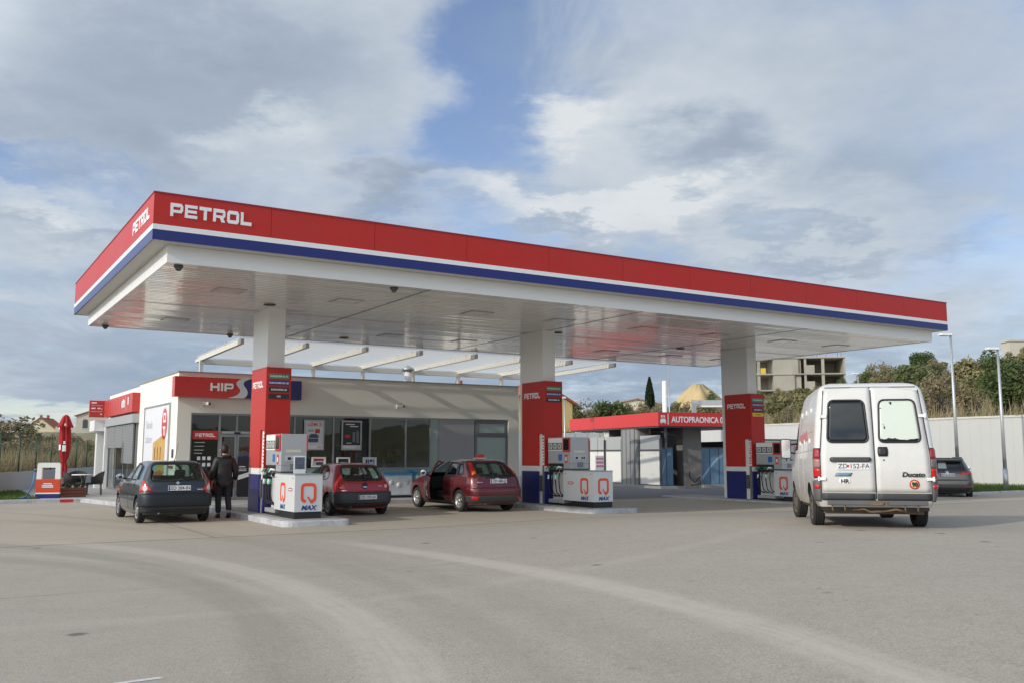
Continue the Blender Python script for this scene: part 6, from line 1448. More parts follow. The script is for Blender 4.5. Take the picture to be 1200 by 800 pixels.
b.add(vs, [(i*nr+j, (i+1)*nr+j, (i+1)*nr+j+1, i*nr+j+1) for i in range(len(ths)-1) for j in range(nr-1)], 0, True)
def hill_material():
    m = mat('scrub_ground', (0.26, 0.22, 0.14), 0.95, var=.3, vs=.15, bump=.8, bs=2); N = m.node_tree.nodes; Lk = m.node_tree.links; bb = N['Principled BSDF']; tc = N.new('ShaderNodeTexCoord')
    old = bb.inputs['Base Color'].links[0].from_socket
    for sc, lo, hi, col in ((.25, .45, .6, (0.12, 0.13, 0.055)), (.9, .5, .66, (0.28, 0.24, 0.15)), (2.5, .55, .7, (0.08, 0.095, 0.04))):
        nz = N.new('ShaderNodeTexNoise'); nz.inputs['Scale'].default_value = sc; nz.inputs['Detail'].default_value = 9; nz.inputs['Roughness'].default_value = .7; Lk.new(tc.outputs['Object'], nz.inputs['Vector'])
        r = N.new('ShaderNodeMapRange'); r.inputs['From Min'].default_value = lo; r.inputs['From Max'].default_value = hi; Lk.new(nz.outputs['Fac'], r.inputs['Value'])
        mx = N.new('ShaderNodeMix'); mx.data_type = 'RGBA'; mx.inputs['B'].default_value = (*col, 1); Lk.new(r.outputs[0], mx.inputs['Factor']); Lk.new(old, mx.inputs['A']); old = mx.outputs['Result']
    Lk.new(old, bb.inputs['Base Color']); return m
tag(b.build('hillside', hill_material(), recalc=False), kind='structure')

# unseen low hills added behind the camera to darken reflections in the glass
b = MB(); n = 60; vs = []
for i in range(n+1):
    a = R(62)+R(236)*i/n
    for j, (r, k) in enumerate(((170, 0), (215, .75), (260, 1), (330, .9), (520, 1.2))): vs.append((r*math.sin(a), r*math.cos(a), -.3+k*(15+6*math.sin(a*5)+3*math.sin(a*13+j))))
b.add(vs, [(i*5+j, i*5+5+j, i*5+6+j, i*5+1+j) for i in range(n) for j in range(4)], 0, True)
tag(b.build('added_reflection_hills', hill_material()), kind='structure')

# ------------------------------------------------------------------ vegetation
def crown(b, rng, c, rx, rz, n, s, lumps=9, mi=0, hollow=.35):
    C_ = []
    for _ in range(lumps):
        while True:
            p = Vector((rng.uniform(-1, 1), rng.uniform(-1, 1), rng.uniform(-1, 1)))
            if hollow < p.length < 1: break
        C_.append((Vector((c[0]+p.x*rx*.72, c[1]+p.y*rx*.72, c[2]+p.z*rz*.72)), rng.uniform(.28, .52)))
    for i in range(n):
        q, k = C_[i % lumps]
        d = Vector((rng.gauss(0, 1), rng.gauss(0, 1), rng.gauss(0, 1))).normalized()*(rng.random()**.45)
        p = q+Vector((d.x*rx*k, d.y*rx*k, d.z*rz*k)); nn = (d+Vector((rng.gauss(0, .7), rng.gauss(0, .7), rng.gauss(.3, .7)))).normalized()
        a = nn.orthogonal().normalized(); a = Matrix.Rotation(rng.uniform(0, 6.28), 3, nn)@a; e = nn.cross(a); l = s*rng.uniform(.6, 1.4); w = l*.45
        b.add([p-a*l, p+e*w, p+a*l, p-e*w], [(0, 1, 2, 3)], mi)
def limbs(b, rng, h, r, n, spread, twig=True):
    b.tube([(0, 0, -.3), (rng.uniform(-.1, .1)*h*.3, 0, h*.4), (rng.uniform(-.1, .1)*h, rng.uniform(-.1, .1)*h, h*.85)], [r, r*.75, r*.25], 7)
    for i in range(n):
        z = h*rng.uniform(.2, .7); a = rng.uniform(0, 6.28); L = spread*rng.uniform(.6, 1.1)
        p1 = (math.cos(a)*L*.5, math.sin(a)*L*.5, z+h*.15); p2 = (math.cos(a+.2)*L, math.sin(a+.2)*L, min(h*1.05, z+h*rng.uniform(.2, .45)))
        b.tube([(0, 0, z), p1, p2], [r*.5, r*.3, r*.08], 5)
        if twig:
            for k in range(5):
                t_ = rng.uniform(.4, 1); q = [p1[j]+(p2[j]-p1[j])*t_ for j in range(3)]; b.tube([q, (q[0]+rng.gauss(0, spread*.2), q[1]+rng.gauss(0, spread*.2), q[2]+h*rng.uniform(.05, .2))], [r*.12, r*.03], 4)
M_bark = mat('bark', (0.10, 0.085, 0.07), 0.9, var=.3, vs=6, bump=.6)
OLIVE = leafmat('olive_leaf', [(0.12, 0.125, 0.055), (0.19, 0.19, 0.085), (0.25, 0.23, 0.11), (0.30, 0.26, 0.14)])
DARKG = leafmat('dark_leaf', [(0.05, 0.075, 0.028), (0.08, 0.115, 0.04), (0.115, 0.15, 0.055), (0.15, 0.17, 0.075)])
BROWN = leafmat('brown_leaf', [(0.19, 0.15, 0.10), (0.27, 0.21, 0.13), (0.23, 0.21, 0.12), (0.33, 0.26, 0.16)])
CYPR = leafmat('cypress_leaf', [(0.012, 0.024, 0.010), (0.02, 0.036, 0.014), (0.03, 0.05, 0.02)])
def plant(name, rx, rz, n, s, lm, seed, h=None, lumps=9, limb=5, up=1.0):
    rng = random.Random(seed); t = bpy.data.objects.new(name, None); COL.objects.link(t)
    b = MB(); crown(b, rng, (0, 0, rz*up), rx, rz, n, s, lumps); cr = b.build('crown', lm, t, recalc=False)
    b = MB(); limbs(b, rng, rz*1.2*max(1, up), max(.04, rx*.05), limb, rx*.7); b.build('trunk', M_bark, t, recalc=False)
    return t
kinds = {
 'olive': [plant('scrub_bush', 1.9, 1.25, 2600, .15, OLIVE, 1), plant('scrub_bush', 1.6, 1.5, 2200, .14, OLIVE, 2)],
 'dark': [plant('broadleaf_tree', 2.1, 1.9, 3600, .17, DARKG, 3, lumps=12), plant('broadleaf_tree', 1.7, 2.2, 3200, .16, DARKG, 4, lumps=12)],
 'brown': [plant('bare_bush', 1.7, 1.4, 1000, .12, BROWN, 5, limb=16), plant('bare_bush', 1.5, 1.7, 800, .12, BROWN, 6, limb=18)],
}
labels = {'olive': ('olive green scrub bush on the rough slope above the white wall', 'olive scrub bushes on the slope', 'bush'), 'dark': ('dark green leafy tree on the scrub slope above the white wall', 'dark green trees on the slope', 'tree'), 'brown': ('thin brownish half bare bush on the scrub slope', 'brown half bare bushes on the slope', 'bush')}
used = set()
def put(kind, i, X, Y, s, label=None, group=True, z=None, sz=None):
    src = kinds[kind][i % 2]
    if src.name in used: t = copy_tree(src)
    else: t = src; used.add(src.name)
    t.location = (X, Y, (hill(X, Y) if z is None else z)-.15); t.rotation_euler = (0, 0, random.uniform(0, 6.28)); t.scale = (s, s, s*(sz or random.uniform(.8, 1.15)))
    lb, gp, ct = labels[kind]; tag(t, label or lb, ct, gp if group and not label else None); 
    if label and 'group' in t: del t['group']
    return t
rs_ = random.Random(11)
# slope: scatter by bearing and distance, denser near the crest
for i in range(150):
    px = rs_.uniform(640, 1260); th = math.atan((px-600)/FOC); r0 = r_start(th)
    r = r0+2+(rs_.random()**1.25)*(172-r0)
    X, Y = r*math.sin(th), r*math.cos(th)
    k = rs_.choices(['olive', 'dark', 'brown'], [5, 1.2, 3.5] if px < 900 else [6, 1.6, 2.2])[0]
    s = rs_.uniform(.5, .95)*(1+(r-r0)/300)*(1.0 if px > 1020 else .72)
    put(k, i, X, Y, s)
def seen(px, py_top, dist, kind, i, w_px, label=None, sz=None):
    """a particular tree recognisable in the view: crown top at the given height, given width"""
    th = math.atan((px-600)/FOC); X, Y = dist*math.sin(th), dist*math.cos(th); P_ = at_Y(px, py_top, Y); X = P_.x; z = hill(X, Y)
    half = w_px/2/1097*dist; s = half/1.85; hgt = max(1.5, P_.z-z); full = {'olive': (2.75, 3.3), 'dark': (4.2, 4.85), 'brown': (3.1, 3.75)}[kind][i % 2]
    return put(kind, i, X, Y, s, label, True, z, hgt/full/s)
seen(712, 456, 75, 'dark', 0, 46, 'dark green rounded tree rising behind the car wash beside the second column')
seen(685, 458, 85, 'brown', 1, 50, 'bare grey brown tree above the car wash roof, left of the dark rounded tree')
seen(833, 451, 95, 'dark', 1, 26, 'dark green tree left of the right column, right of the sand heap')
seen(868, 466, 90, 'olive', 0, 34)
for i_, (px, py, w) in enumerate(((735, 468, 34), (752, 471, 30), (770, 469, 34), (790, 465, 34), (806, 463, 30), (822, 465, 36), (846, 463, 34), (672, 466, 36), (700, 470, 30), (660, 470, 30))): seen(px, py, 84, ('brown', 'olive')[i_ % 2], i_, w)
for px, py, w in ((1012, 428, 34), (1040, 424, 40), (1064, 432, 40)): seen(px, py, 120, 'dark', px, w)
for px, py, w, k in ((1105, 424, 60, 'brown'), (1150, 404, 70, 'olive'), (1178, 402, 60, 'olive'), (1195, 408, 60, 'olive'), (1132, 416, 44, 'brown'), (1088, 432, 40, 'brown'), (1166, 430, 70, 'brown'), (1215, 412, 70, 'olive')): seen(px, py, 88, k, px, w)
for px, py, w in ((905, 458, 40), (930, 450, 46), (955, 452, 44), (985, 448, 40), (915, 470, 46), (945, 468, 50), (920, 484, 44)): seen(px, py, 92, 'olive', px, w)
# cypress on the crest
rng = random.Random(21); cy = thing('cypress_tree', 'narrow dark cypress standing alone on the skyline above the car wash', 'tree', (0, 0, 0)); P_ = at_Y(761, 444, 150.0); zc = hill(P_.x, P_.y); hc = P_.z-zc
b = MB(); 
for i in range(2600):
    t_ = rng.random(); rr = .95*math.sin(math.pi*min(1, t_*.85+.12))**.8*(1-t_*.35); a = rng.uniform(0, 6.28); q = rng.random()**.4*rr; p = Vector((q*math.cos(a), q*math.sin(a), .3+t_*hc)); l = .22
    d = Vector((rng.gauss(0, .4), rng.gauss(0, .4), 1)).normalized(); e = d.orthogonal().normalized(); e = Matrix.Rotation(rng.uniform(0, 6.28), 3, d)@e; b.add([p-d*l, p+e*l*.4, p+d*l, p-e*l*.4], [(0, 1, 2, 3)])
b.build('crown', CYPR, cy, recalc=False); b = MB(); b.cyl((0, 0, -.3), (0, 0, hc*.8), .14, .03, 7); b.build('trunk', M_bark, cy); cy.location = (P_.x, P_.y, zc)
# left field: dry weeds, hedge of bushes, tall autumn bush
labels2 = [('big half bare autumn bush at the left edge behind the grey wall', 14, 474, 58, 'brown', 0, 96), ('second autumn bush, right behind the wire fence, left of the cream gabled house', 32, 492, 66, 'olive', 1, 44)]
for lb, px, py, dd, k, i, w in labels2: seen(px, py, dd, k, i, w, lb)
labels['olive'] = ('low olive bush in the dry field behind the low grey wall', 'bushes in the dry field', 'bush'); labels['brown'] = ('dry brown bush in the field behind the low grey wall', 'dry brown bushes in the field', 'bush')
for px, py, dd, k, w in ((-14, 482, 62, 'olive', 60), (50, 515, 70, 'olive', 22), (84, 512, 80, 'olive', 34), (66, 516, 75, 'brown', 26), (100, 520, 70, 'brown', 26), (22, 520, 55, 'brown', 40), (-6, 515, 52, 'brown', 40), (56, 526, 55, 'brown', 30), (112, 522, 66, 'olive', 24), (125, 515, 75, 'brown', 30)): seen(px, py, dd, k, px, w)
wd = MB(); rw = random.Random(5)
for i in range(9000):
    px = rw.uniform(-60, 150); th = math.atan((px-600)/FOC); r0 = r_start(th); r = r0+.3+rw.random()**1.5*40; X, Y = r*math.sin(th), r*math.cos(th); z = hill(X, Y)
    h = rw.uniform(.35, 1.0); a = rw.uniform(0, 6.28); w = .02; lx, ly = rw.gauss(0, .2), rw.gauss(0, .2)
    wd.add([(X-w*math.cos(a), Y-w*math.sin(a), z-.05), (X+w*math.cos(a), Y+w*math.sin(a), z-.05), (X+lx, Y+ly, z+h)], [(0, 1, 2)])
for i in range(9000):
    px = rw.uniform(640, 1260); th = math.atan((px-600)/FOC); r0 = r_start(th); r = r0+.3+rw.random()**1.3*60; X, Y = r*math.sin(th), r*math.cos(th); z = hill(X, Y)
    h = rw.uniform(.4, 1.1); a = rw.uniform(0, 6.28); w = .03; lx, ly = rw.gauss(0, .25), rw.gauss(0, .25)
    wd.add([(X-w*math.cos(a), Y-w*math.sin(a), z-.05), (X+w*math.cos(a), Y+w*math.sin(a), z-.05), (X+lx, Y+ly, z+h)], [(0, 1, 2)])
tag(wd.build('dry_grass', leafmat('straw', [(0.24, 0.19, 0.11), (0.34, 0.28, 0.17), (0.27, 0.24, 0.13), (0.17, 0.18, 0.08)]), recalc=False), kind='stuff')
# flower planter on the terrace
t = thing('flower_planter', 'brown wooden planter box with dark red flowers on the terrace edge', 'planter', W(.62, 17.15, .12), YAW)
b = MB()
for k in range(3): b.box(-.1, .72, -.16, .16, .012+k*.105, .012+k*.105+.095)
b.build('box', mat('planter_brown', (0.13, 0.045, 0.03), 0.7, var=.25, vs=5), t, .006)
b = MB(); rg = random.Random(3)
for k in range(4): crown(b, rg, (.03+k*.19, 0, .40), .15, .11, 160, .03, 4, 0)
b.build('foliage', leafmat('planter_leaf', [(0.06, 0.02, 0.02), (0.05, 0.08, 0.02), (0.14, 0.02, 0.03)]), t, recalc=False)

# ------------------------------------------------------------------ buildings beyond
def house(name, label, X, Y, rz, w, d, h, roof, wallm, roofm, wins, chim=0, z=None, cat='house', top=None):
    if top: z = at_Y(top[0], top[1], Y).z-h-roof-.2+.3
    t = thing(name, label, cat, (X, Y, (hill(X, Y) if z is None else z)-.3), rz)
    b = MB(); b.box(-w/2, w/2, -d/2, d/2, 0, h); 
    if roof: b.prism([(-w/2, h), (w/2, h), (0, h+roof)], -d/2, d/2, 'y')
    b.build('wall', wallm, t)
    if roof:
        b = MB(); e = .35; k = roof/(w/2)
        for sg in (-1, 1):
            q = [(sg*(w/2+e), h-e*k+.02), (0, h+roof+.02), (0, h+roof+.2), (sg*(w/2+e), h-e*k+.2)]; b.prism(q if sg < 0 else q[::-1], -d/2-e, d/2+e, 'y')
        r_ = b.build('roof', roofm, t)
        for k_ in range(chim):
            b = MB(); x = -w*.18+k_*w*.22; b.box(x-.25, x+.25, -.3, .3, h+roof*.5, h+roof+.9); b.build('chimney', mat('chimney_red', (0.28, 0.08, 0.05), .8), r_)
    for x, z_, ww, hh, arch in wins:
        b = MB(); pl = [(x-ww/2, z_), (x+ww/2, z_), (x+ww/2, z_+hh), (x-ww/2, z_+hh)]
        b.prism(rpoly(pl, [.02, .02, ww*.45 if arch else .02, ww*.45 if arch else .02], 5), -d/2-.03, -d/2-.003, 'y'); o = b.build('window', mat('house_window', (0.05, 0.055, 0.06), 0.2), t)
        b = MB(); b.box(x-ww/2-.1, x+ww/2+.1, -d/2-.12, -d/2-.004, z_-.10, z_-.004); b.build('sill', mat('sill_white', (0.6, 0.6, 0.58), .6), o)
    return t
M_hc = mat('house_cream', (0.62, 0.55, 0.38), 0.85, var=.06, vs=.3); M_tile = mat('terracotta', (0.34, 0.12, 0.06), 0.85, var=.25, vs=1.2); M_hs = mat('house_stone', (0.50, 0.47, 0.40), 0.85, var=.1, vs=.3); M_yel = mat('house_yellow', (0.68, 0.52, 0.22), 0.85, var=.05, vs=.3)
house('house', 'cream gabled house with two red chimneys at far left above the dry field', at_Y(53, 520, 240).x, 240, R(10), 7.6, 10, 4.6, 3.0, M_hc, M_tile, [(.9, 5.3, .7, .8, False), (-1.6, 1.6, 1.0, 1.2, False)], 2, top=(56, 489))
house('house', 'pale two storey house with an arched window, behind the red menu sign', at_Y(116, 520, 200).x, 200, R(14), 8.0, 8, 7.0, 1.4, M_hs, M_tile, [(-2.2, 4.4, 1.0, 1.9, True), (-2.0, 1.4, .8, 1.2, False)], 1, top=(116, 479))
house('house', 'low white flat roofed house between the two cream houses at far left', at_Y(88, 510, 230).x, 230, R(10), 7, 8, 5.0, 0, M_hs, M_tile, [(1.2, 2.4, 1.0, 1.2, False), (-1.5, 2.4, 1.0, 1.2, False)], top=(88, 499))
t = thing('site_fence', 'blue and grey boarded fence in front of the distant houses', 'fence', (0, 0, 0))
for x0, x1, m_ in ((46, 64, mat('board_blue', (0.04, 0.17, 0.28), .6)), (64.3, 88, mat('board_grey', (0.24, 0.26, 0.28), .6)), (88.3, 122, mat('board_grey', (0.24, 0.26, 0.28), .6))):
    P0, P1 = at_Y(x0, 520, 112), at_Y(x1, 520, 112); z = hill(P0.x, 112)-.2; b = MB(); b.box(P0.x, P1.x, 111.9, 112, z, at_Y(x0, 511, 112).z if x0 < 64 else at_Y(x0, 511, 112).z); b.build('board', m_, t)
house('house', 'tall yellow house with red tiled roof partly seen through the pergola', at_Y(606, 500, 78).x, 78, R(25), 5.6, 9, 5.9, 1.5, M_yel, M_tile, [(1.0, 3.4, .9, 1.2, False)], 0, 0)
house('house', 'red roofed house behind the shop, seen low through the pergola posts', at_Y(552, 500, 95).x, 95, R(32), 8, 9, 6.2, 2.2, M_yel, M_tile, [(0, 4, 1.0, 1.4, False)], 1, 0)
house('house', 'long low pale house on the skyline left of the cypress', at_Y(742, 470, 165).x, 165, R(5), 9, 6, 2.6, 1.0, mat('far_cream', (0.66, 0.60, 0.48), .85), mat('far_tile', (0.40, 0.25, 0.20), .85), [(-2, 1.0, .8, .9, False), (1, 1.0, .8, .9, False)])
# raw concrete block of flats under construction
ub = thing('unfinished_building', 'raw grey concrete building under construction with open floors on the slope', 'building site', (0, 0, 0), 0)
M_raw = mat('raw_concrete', (0.36, 0.34, 0.29), 0.9, var=.2, vs=.35, dirt=.5)
D_ = 170.0; cx = at_Y(928, 440, D_).x; ub.location = (cx, D_, 0); ub.rotation_euler = (0, 0, R(-8)); zt_ = at_Y(930, 421, D_).z; fl = 2.9
ux = 8.6
for k in range(5):
    z = zt_-k*fl
    b = MB(); b.box(-ux, ux, -4.5, 4.5, z-.22, z); b.build('floor_slab', M_raw, ub)
for k in range(4):
    z = zt_-k*fl-.221
    b = MB()
    for x in (-ux+.25, -ux+2.2): b.box(x-.25, x+.25, -4.2, -3.8, z-fl+.222, z)
    b.box(-ux+.1, ux-.2, 3.6, 3.8, z-fl+.222, z); b.build('pillar', M_raw, ub)
    b = MB(); b.box(-3.9, .5, -4.3, -4.1, z-fl+.222, z) if k != 1 else (b.box(-3.9, -.2, -4.3, -4.1, z-fl+.222, z))
    b.box(1.5, 1.9, -4.3, -4.1, z-fl+.222, z); b.box(1.9, 3.3, -4.3, -4.1, z-fl+.222, z-1.2); b.box(4.5, 5.0, -4.3, -4.1, z-fl+.222, z); b.box(-.9 if k == 1 else .5, 1.0, -3.9, -3.7, z-fl+.222, z); b.box(ux-.3, ux, -4.3, 4.2, z-fl+.222, z)
    b.box(-3.9, -3.7, -4.0, 3.5, z-fl+.222, z); b.build('wall', M_raw, ub)
for i, x in enumerate((-1.6, .2, 1.3)):
    b = MB(); b.sphere((x, -2, zt_+1.0), .45, 10); b.cyl((x, -2, zt_), (x, -2, zt_+.6), .05); b.build('red_marker', mat('marker_red', (0.5, 0.04, 0.06), .5), ub)
b = MB()
for x in (-5.5, -4.8, -.5, 3.2, 4.0, 5.6, 7.6, 8.2): b.cyl((x, -3, zt_), (x, -3, zt_+random.uniform(.5, 1.3)), .04)
b.build('rebar', mat('rust_brown', (0.16, 0.11, 0.07), 0.8), ub)
b = MB(); b.box(-ux+2.5, -ux+3.4, -4.45, -4.42, zt_-fl+.0, zt_-fl+1.0); b.build('yellow_board', mat('board_yellow', (0.62, 0.42, 0.05), .6), ub)
t = thing('pale_building', 'beige building block just showing at the top right edge of the slope', 'building', (0, 0, 0)); P_ = at_Y(1196, 400, 150); b = MB(); b.box(P_.x-1.8, P_.x+12, 150, 152.5, 2, P_.z); b.build('wall', M_hs, t); b = MB(); b.box(P_.x-2.0, P_.x+12.3, 149.8, 152.7, P_.z, P_.z+.3); b.build('parapet', M_hs, t)
# sand heap on the crest
P_ = at_Y(818, 449, 150); z = hill(P_.x, 150)-1; b = MB(); n = 48; vs = [(0, 0, P_.z-z)]; rg = random.Random(8)
for j in range(1, 9):
    for k in range(n):
        a = 2*math.pi*k/n; r = 5.6*j/8*(1+.18*math.sin(3*a+1)+.10*math.sin(7*a)); h = (P_.z-z)*(1-(j/8)**1.5*(1+.12*math.sin(2*a+.6)))+rg.uniform(-.25, .25); vs.append((r*math.cos(a), r*.8*math.sin(a), h))
b.add(vs, [(0, 1+k, 1+(k+1) % n) for k in range(n)]+[(1+(j-1)*n+k, 1+j*n+k, 1+j*n+(k+1) % n, 1+(j-1)*n+(k+1) % n) for j in range(1, 8) for k in range(n)], 0, True)
o = b.build('sand_heap', mat('sand', (0.48, 0.37, 0.19), 0.95, var=.2, vs=.5, bump=.5, bs=2)); o.location = (P_.x, 150, z); tag(o, 'heap of yellow sand on the skyline right of the cypress', 'sand heap')

# ------------------------------------------------------------------ lamps and masts
def lamp(label, px, py, Y, base, arm=.14, group='street lamps round the station', r=.085, head=None):
    P_ = at_Y(px, py, Y); t = thing('street_lamp', label, 'street lamp', (at_Y(px, 520, Y).x, Y, base), 0, None); h = P_.z-base
    b = MB(); b.cyl((0, 0, 0), (0, 0, h), r, r*.55, 14); b.cyl((0, 0, 0), (0, 0, .9), r*1.25, r*1.2, 14); b.build('pole', M_steelw, t)
    b = MB(); b.prism(rpoly([(-arm-.36, -.16), (.08, -.10), (.08, .10), (-arm-.36, .16)], .07, 4), h-.02, h+.07, 'z'); hd = b.build('lamp_head', M_white, t, .015)
    b = MB(); b.box(-arm-.30, -.10, -.11, .11, h-.032, h-.021); b.build('lens', mat('luminaire_lens', (0.62, 0.62, 0.60), 0.12), hd)
    return t
lamp('tall grey street lamp behind the grey estate car, right of the van', 1121, 393, 40.5, .05)
lamp('grey street lamp nearest the right edge, standing on the grass verge', 1176, 409, 39.8, .05)
lamp('street lamp whose pale head shows just above the van roof', 1009, 438, 60, 0, .02)
lamp('thin white lamp post beside the second red column', 662, 466, 48, 0, .1, r=.06)
P_ = at_Y(778.5, 446, 58); t = thing('antenna_mast', 'pale lattice topped mast rising behind the car wash roof', 'mast', (P_.x, 58, 0)); h = P_.z
b = MB(); b.cyl((0, 0, 0), (0, 0, h), .17, .15, 12); b.build('tube', M_white, t)
b = MB(); b.cyl((.28, 0, 0), (.28, 0, h+1.0), .05, .03, 8); 
for z in (3, 4, 5): b.box(.1, .28, -.02, .02, z, z+.04)
b.build('cable_ladder', M_steelw, t); b = MB(); b.box(-.3, .3, -.05, .05, h, h+.06); b.box(-.3, -.25, -.05, .05, h+.06, h+.2); b.box(.22, .27, -.05, .05, h+.06, h+.2); b.build('antenna_bracket', M_steelw, t)
P_ = at_Y(813, 468, 60); P2 = at_Y(852, 468, 60); t = thing('gantry_lamp', 'square steel arch with a long horizontal lamp tube behind the car wash', 'lamp gantry', (P_.x, 60, 0)); h = P_.z
b = MB(); b.box(-.14, .14, -.12, .12, 0, h); b.build('post', M_steelw, t); b = MB(); b.box(.14, P2.x-P_.x+1.5, -.12, .12, h-.34, h-.02); b.build('arm', M_steelw, t); b = MB(); b.box(.4, P2.x-P_.x+1.3, -.1, .1, h-.46, h-.345); b.build('lamp_tube', M_white, t)

# ------------------------------------------------------------------ light, sky, camera
SUN_U, SUN_V, SUN_Z = -.89, -.112, .41
sd = Vector((SUN_U*UX+SUN_V*VX, SUN_U*UY+SUN_V*VY, SUN_Z)).normalized()
sun = bpy.data.lights.new('sun', 'SUN'); sun.energy = SUN_E; sun.angle = R(.6); sun.color = (1.0, .93, .82)
so = bpy.data.objects.new('sun', sun); COL.objects.link(so); so.rotation_euler = sd.to_track_quat('Z', 'Y').to_euler(); so.location = sd*60
w = bpy.data.worlds.new('World'); scene.world = w; w.use_nodes = True
def build_sky():
    N = w.node_tree.nodes; Lk = w.node_tree.links; bg = N['Background']; bg.inputs['Strength'].default_value = SKY_S
    st = N.new('ShaderNodeTexSky'); st.sky_type = 'NISHITA'; st.sun_disc = False; st.sun_elevation = math.asin(sd.z); st.sun_rotation = math.atan2(sd.x, sd.y)
    st.air_density = 1.0; st.dust_density = .25; st.ozone_density = 1.6
    tc = N.new('ShaderNodeTexCoord'); sp = N.new('ShaderNodeSeparateXYZ'); Lk.new(tc.outputs['Generated'], sp.inputs[0])
    def mth(op, a, b_=None, c=None, clamp=False):
        n = N.new('ShaderNodeMath'); n.operation = op; n.use_clamp = clamp
        for i, x in enumerate((a, b_, c)):
            if x is None: continue
            if isinstance(x, (int, float)): n.inputs[i].default_value = x
            else: Lk.new(x, n.inputs[i])
        return n.outputs[0]
    def rng_(x, a, b_, lo=0., hi=1., sm=True):
        n = N.new('ShaderNodeMapRange'); n.interpolation_type = 'SMOOTHSTEP' if sm else 'LINEAR'
        for k, q in (('From Min', a), ('From Max', b_), ('To Min', lo), ('To Max', hi)): n.inputs[k].default_value = q
        Lk.new(x, n.inputs['Value']); return n.outputs['Result']
    az = mth('ARCTAN2', sp.outputs['X'], sp.outputs['Y']); el = mth('ARCSINE', sp.outputs['Z'])
    cv = N.new('ShaderNodeCombineXYZ'); 
    zz = mth('ADD', mth('MAXIMUM', sp.outputs['Z'], 0.0), .16)
    Lk.new(mth('DIVIDE', sp.outputs['X'], zz), cv.inputs[0]); Lk.new(mth('DIVIDE', sp.outputs['Y'], zz), cv.inputs[1])
    def noise(sc, det=9, ro=.55, off=0., vec=None, dist=0.):
        n = N.new('ShaderNodeTexNoise'); n.inputs['Scale'].default_value = sc; n.inputs['Detail'].default_value = det; n.inputs['Roughness'].default_value = ro; n.inputs['Distortion'].default_value = dist
        m = N.new('ShaderNodeMapping'); m.inputs['Location'].default_value = (off, off*.7, off*.3); Lk.new(vec or cv.outputs[0], m.inputs['Vector']); Lk.new(m.outputs[0], n.inputs['Vector']); return n.outputs['Fac']
    n1 = noise(.9, 12, .58, 3.1, None, .15); n2 = noise(2.6, 10, .6, 7.7); n3 = noise(.55, 8, .55, 12.3); nf = noise(6.0, 8, .6, 1.7)
    # jitter bearings so that cloud edges are ragged
    jx = mth('MULTIPLY', mth('SUBTRACT', n2, .5), .36); jy = mth('MULTIPLY', mth('SUBTRACT', noise(2.6, 10, .6, 21.0),  .5), .26)
    azj, elj = mth('ADD', az, jx), mth('ADD', el, jy)
    def blob(px, py, wx, wy, hard=0.0):
        a0 = math.atan((px-600)/FOC); d = sight(px, py).normalized(); e0 = math.asin(d.z); a0 = math.atan2(d.x, d.y)
        dx = mth('DIVIDE', mth('SUBTRACT', azj, a0), wx/1150.); dy = mth('DIVIDE', mth('SUBTRACT', elj, e0), wy/1150.)
        r = mth('SQRT', mth('ADD', mth('MULTIPLY', dx, dx), mth('MULTIPLY', dy, dy))); return rng_(r, hard, 1.0, 1., 0.)
    def total(L, start=None):
        s_ = start
        for q in L:
            k = mth('MULTIPLY', blob(*q[1:]), q[0]); s_ = k if s_ is None else mth('ADD', s_, k)
        return s_
    cover = total(COVER, mth('MULTIPLY_ADD', mth('SUBTRACT', n1, .5), 2.1, .48))
    dens = rng_(cover, .08, 1.02)
    wv = N.new('ShaderNodeVectorMath'); wv.operation = 'MULTIPLY'; wv.inputs[1].default_value = (1.0, .38, 1); Lk.new(cv.outputs[0], wv.inputs[0])
    wisp = mth('MULTIPLY', rng_(noise(2.1, 12, .62, 33.0, wv.outputs[0], .6), .44, .72), .75)
    dens = mth('MAXIMUM', dens, wisp)
    veil = rng_(total(VEIL, mth('MULTIPLY_ADD', mth('SUBTRACT', n3, .5), .8, .10)), .0, 1.0)
    shade = total(SHADE, mth('MULTIPLY_ADD', mth('SUBTRACT', noise(1.7, 10, .6, 40.0), .5), .85, .30))
    shade = mth('ADD', shade, mth('MULTIPLY', mth('SUBTRACT', nf, .5), .20))
    rp = ramp_node(N, [(0.0, (1.02, 1.07, 1.11)), (.28, (.78, .87, .97)), (.62, (.55, .65, .79)), (1.0, (.42, .50, .62))]); Lk.new(mth('MAXIMUM', mth('MINIMUM', shade, 1.0), 0.0), rp.inputs['Fac'])
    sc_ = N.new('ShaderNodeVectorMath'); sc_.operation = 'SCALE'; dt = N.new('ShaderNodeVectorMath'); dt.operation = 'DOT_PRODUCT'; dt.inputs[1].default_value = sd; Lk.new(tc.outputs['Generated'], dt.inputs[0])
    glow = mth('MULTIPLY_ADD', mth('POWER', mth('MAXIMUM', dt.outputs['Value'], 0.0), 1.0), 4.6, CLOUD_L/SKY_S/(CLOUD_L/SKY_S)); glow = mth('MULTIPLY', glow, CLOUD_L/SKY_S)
    wt = N.new('ShaderNodeMix'); wt.data_type = 'RGBA'; wt.blend_type = 'MULTIPLY'; wt.inputs['B'].default_value = (1.0, .90, .74, 1)
    Lk.new(mth('MAXIMUM', mth('MULTIPLY', dt.outputs['Value'], 1.6, None, True), 0.0), wt.inputs['Factor']); Lk.new(rp.outputs['Color'], wt.inputs['A'])
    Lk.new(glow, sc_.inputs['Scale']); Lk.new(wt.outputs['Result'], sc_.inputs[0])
    vm = N.new('ShaderNodeMix'); vm.data_type = 'RGBA'; vm.inputs['B'].default_value = (.44*CLOUD_L/SKY_S, .56*CLOUD_L/SKY_S, .73*CLOUD_L/SKY_S, 1)
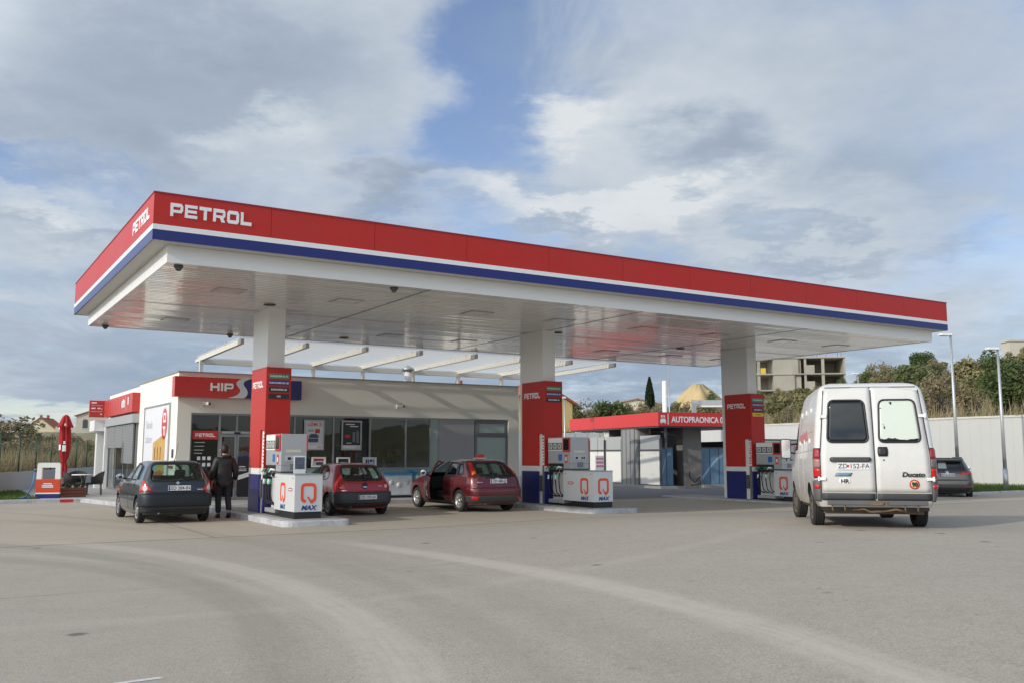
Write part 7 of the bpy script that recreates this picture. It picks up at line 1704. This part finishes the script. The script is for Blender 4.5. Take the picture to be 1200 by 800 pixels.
    skg = N.new('ShaderNodeVectorMath'); skg.operation = 'MULTIPLY'; skg.inputs[1].default_value = SKY_TINT; Lk.new(st.outputs[0], skg.inputs[0])
    Lk.new(veil, vm.inputs['Factor']); Lk.new(skg.outputs[0], vm.inputs['A'])
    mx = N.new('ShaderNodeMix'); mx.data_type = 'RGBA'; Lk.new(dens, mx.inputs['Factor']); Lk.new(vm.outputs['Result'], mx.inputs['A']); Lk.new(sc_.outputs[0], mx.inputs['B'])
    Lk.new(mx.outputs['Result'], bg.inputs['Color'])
SUN_dummy = 0
COVER = [(.55, 250, 110, 440, 210), (.45, 80, 60, 330, 170), (.40, 90, 300, 260, 80), (.50, 690, 150, 150, 80), (.55, 820, 165, 200, 95), (.40, 720, 255, 420, 70), (.35, 980, 270, 330, 70), (.30, 1000, 120, 400, 140), (.40, 440, 230, 190, 60),
         (-.62, 545, 110, 170, 260), (-.42, 640, 40, 250, 100), (-.55, 300, 255, 260, 28), (-.5, 30, 215, 120, 26), (.2, 1090, 330, 240, 90), (-.35, 780, 420, 300, 60), (.25, 60, 420, 240, 60)]
VEIL = [(.65, 950, 120, 560, 280), (.55, 800, 260, 520, 120), (.45, 100, 330, 350, 160), (.95, 700, 430, 900, 110), (.8, 60, 440, 320, 90), (.12, 565, 85, 130, 160), (.35, 760, 40, 260, 90)]
SHADE = [(.42, 230, 90, 330, 110), (.36, 130, 170, 260, 80), (.45, 470, 225, 130, 45), (.50, 830, 165, 130, 65), (.35, 660, 275, 120, 26), (.30, 950, 285, 180, 24), (.30, 1150, 300, 120, 34), (.30, 100, 290, 180, 34), (-.35, 290, 150, 120, 40), (-.5, 670, 120, 90, 50), (-.55, 680, 245, 300, 36), (-.3, 90, 260, 140, 40), (.10, 1000, 120, 340, 130), (.25, 600, 440, 900, 70), (.15, 60, 430, 240, 50)]
build_sky()
cam_d = bpy.data.cameras.new('camera'); cam_d.sensor_width = 36; cam_d.lens = FOC/1200*36; cam_d.clip_start = .1; cam_d.clip_end = 6000
co = bpy.data.objects.new('camera', cam_d); COL.objects.link(co); co.location = (0, 0, EYE); co.rotation_euler = (math.pi/2+PITCH, 0, 0); scene.camera = co
vs_ = scene.view_settings; vs_.view_transform = 'Standard'; vs_.look = 'None'; vs_.exposure = EXPO; vs_.gamma = 1.0; vs_.use_curve_mapping = False
scene.cycles.max_bounces = 8; scene.cycles.transparent_max_bounces = 16; scene.cycles.sample_clamp_indirect = 6
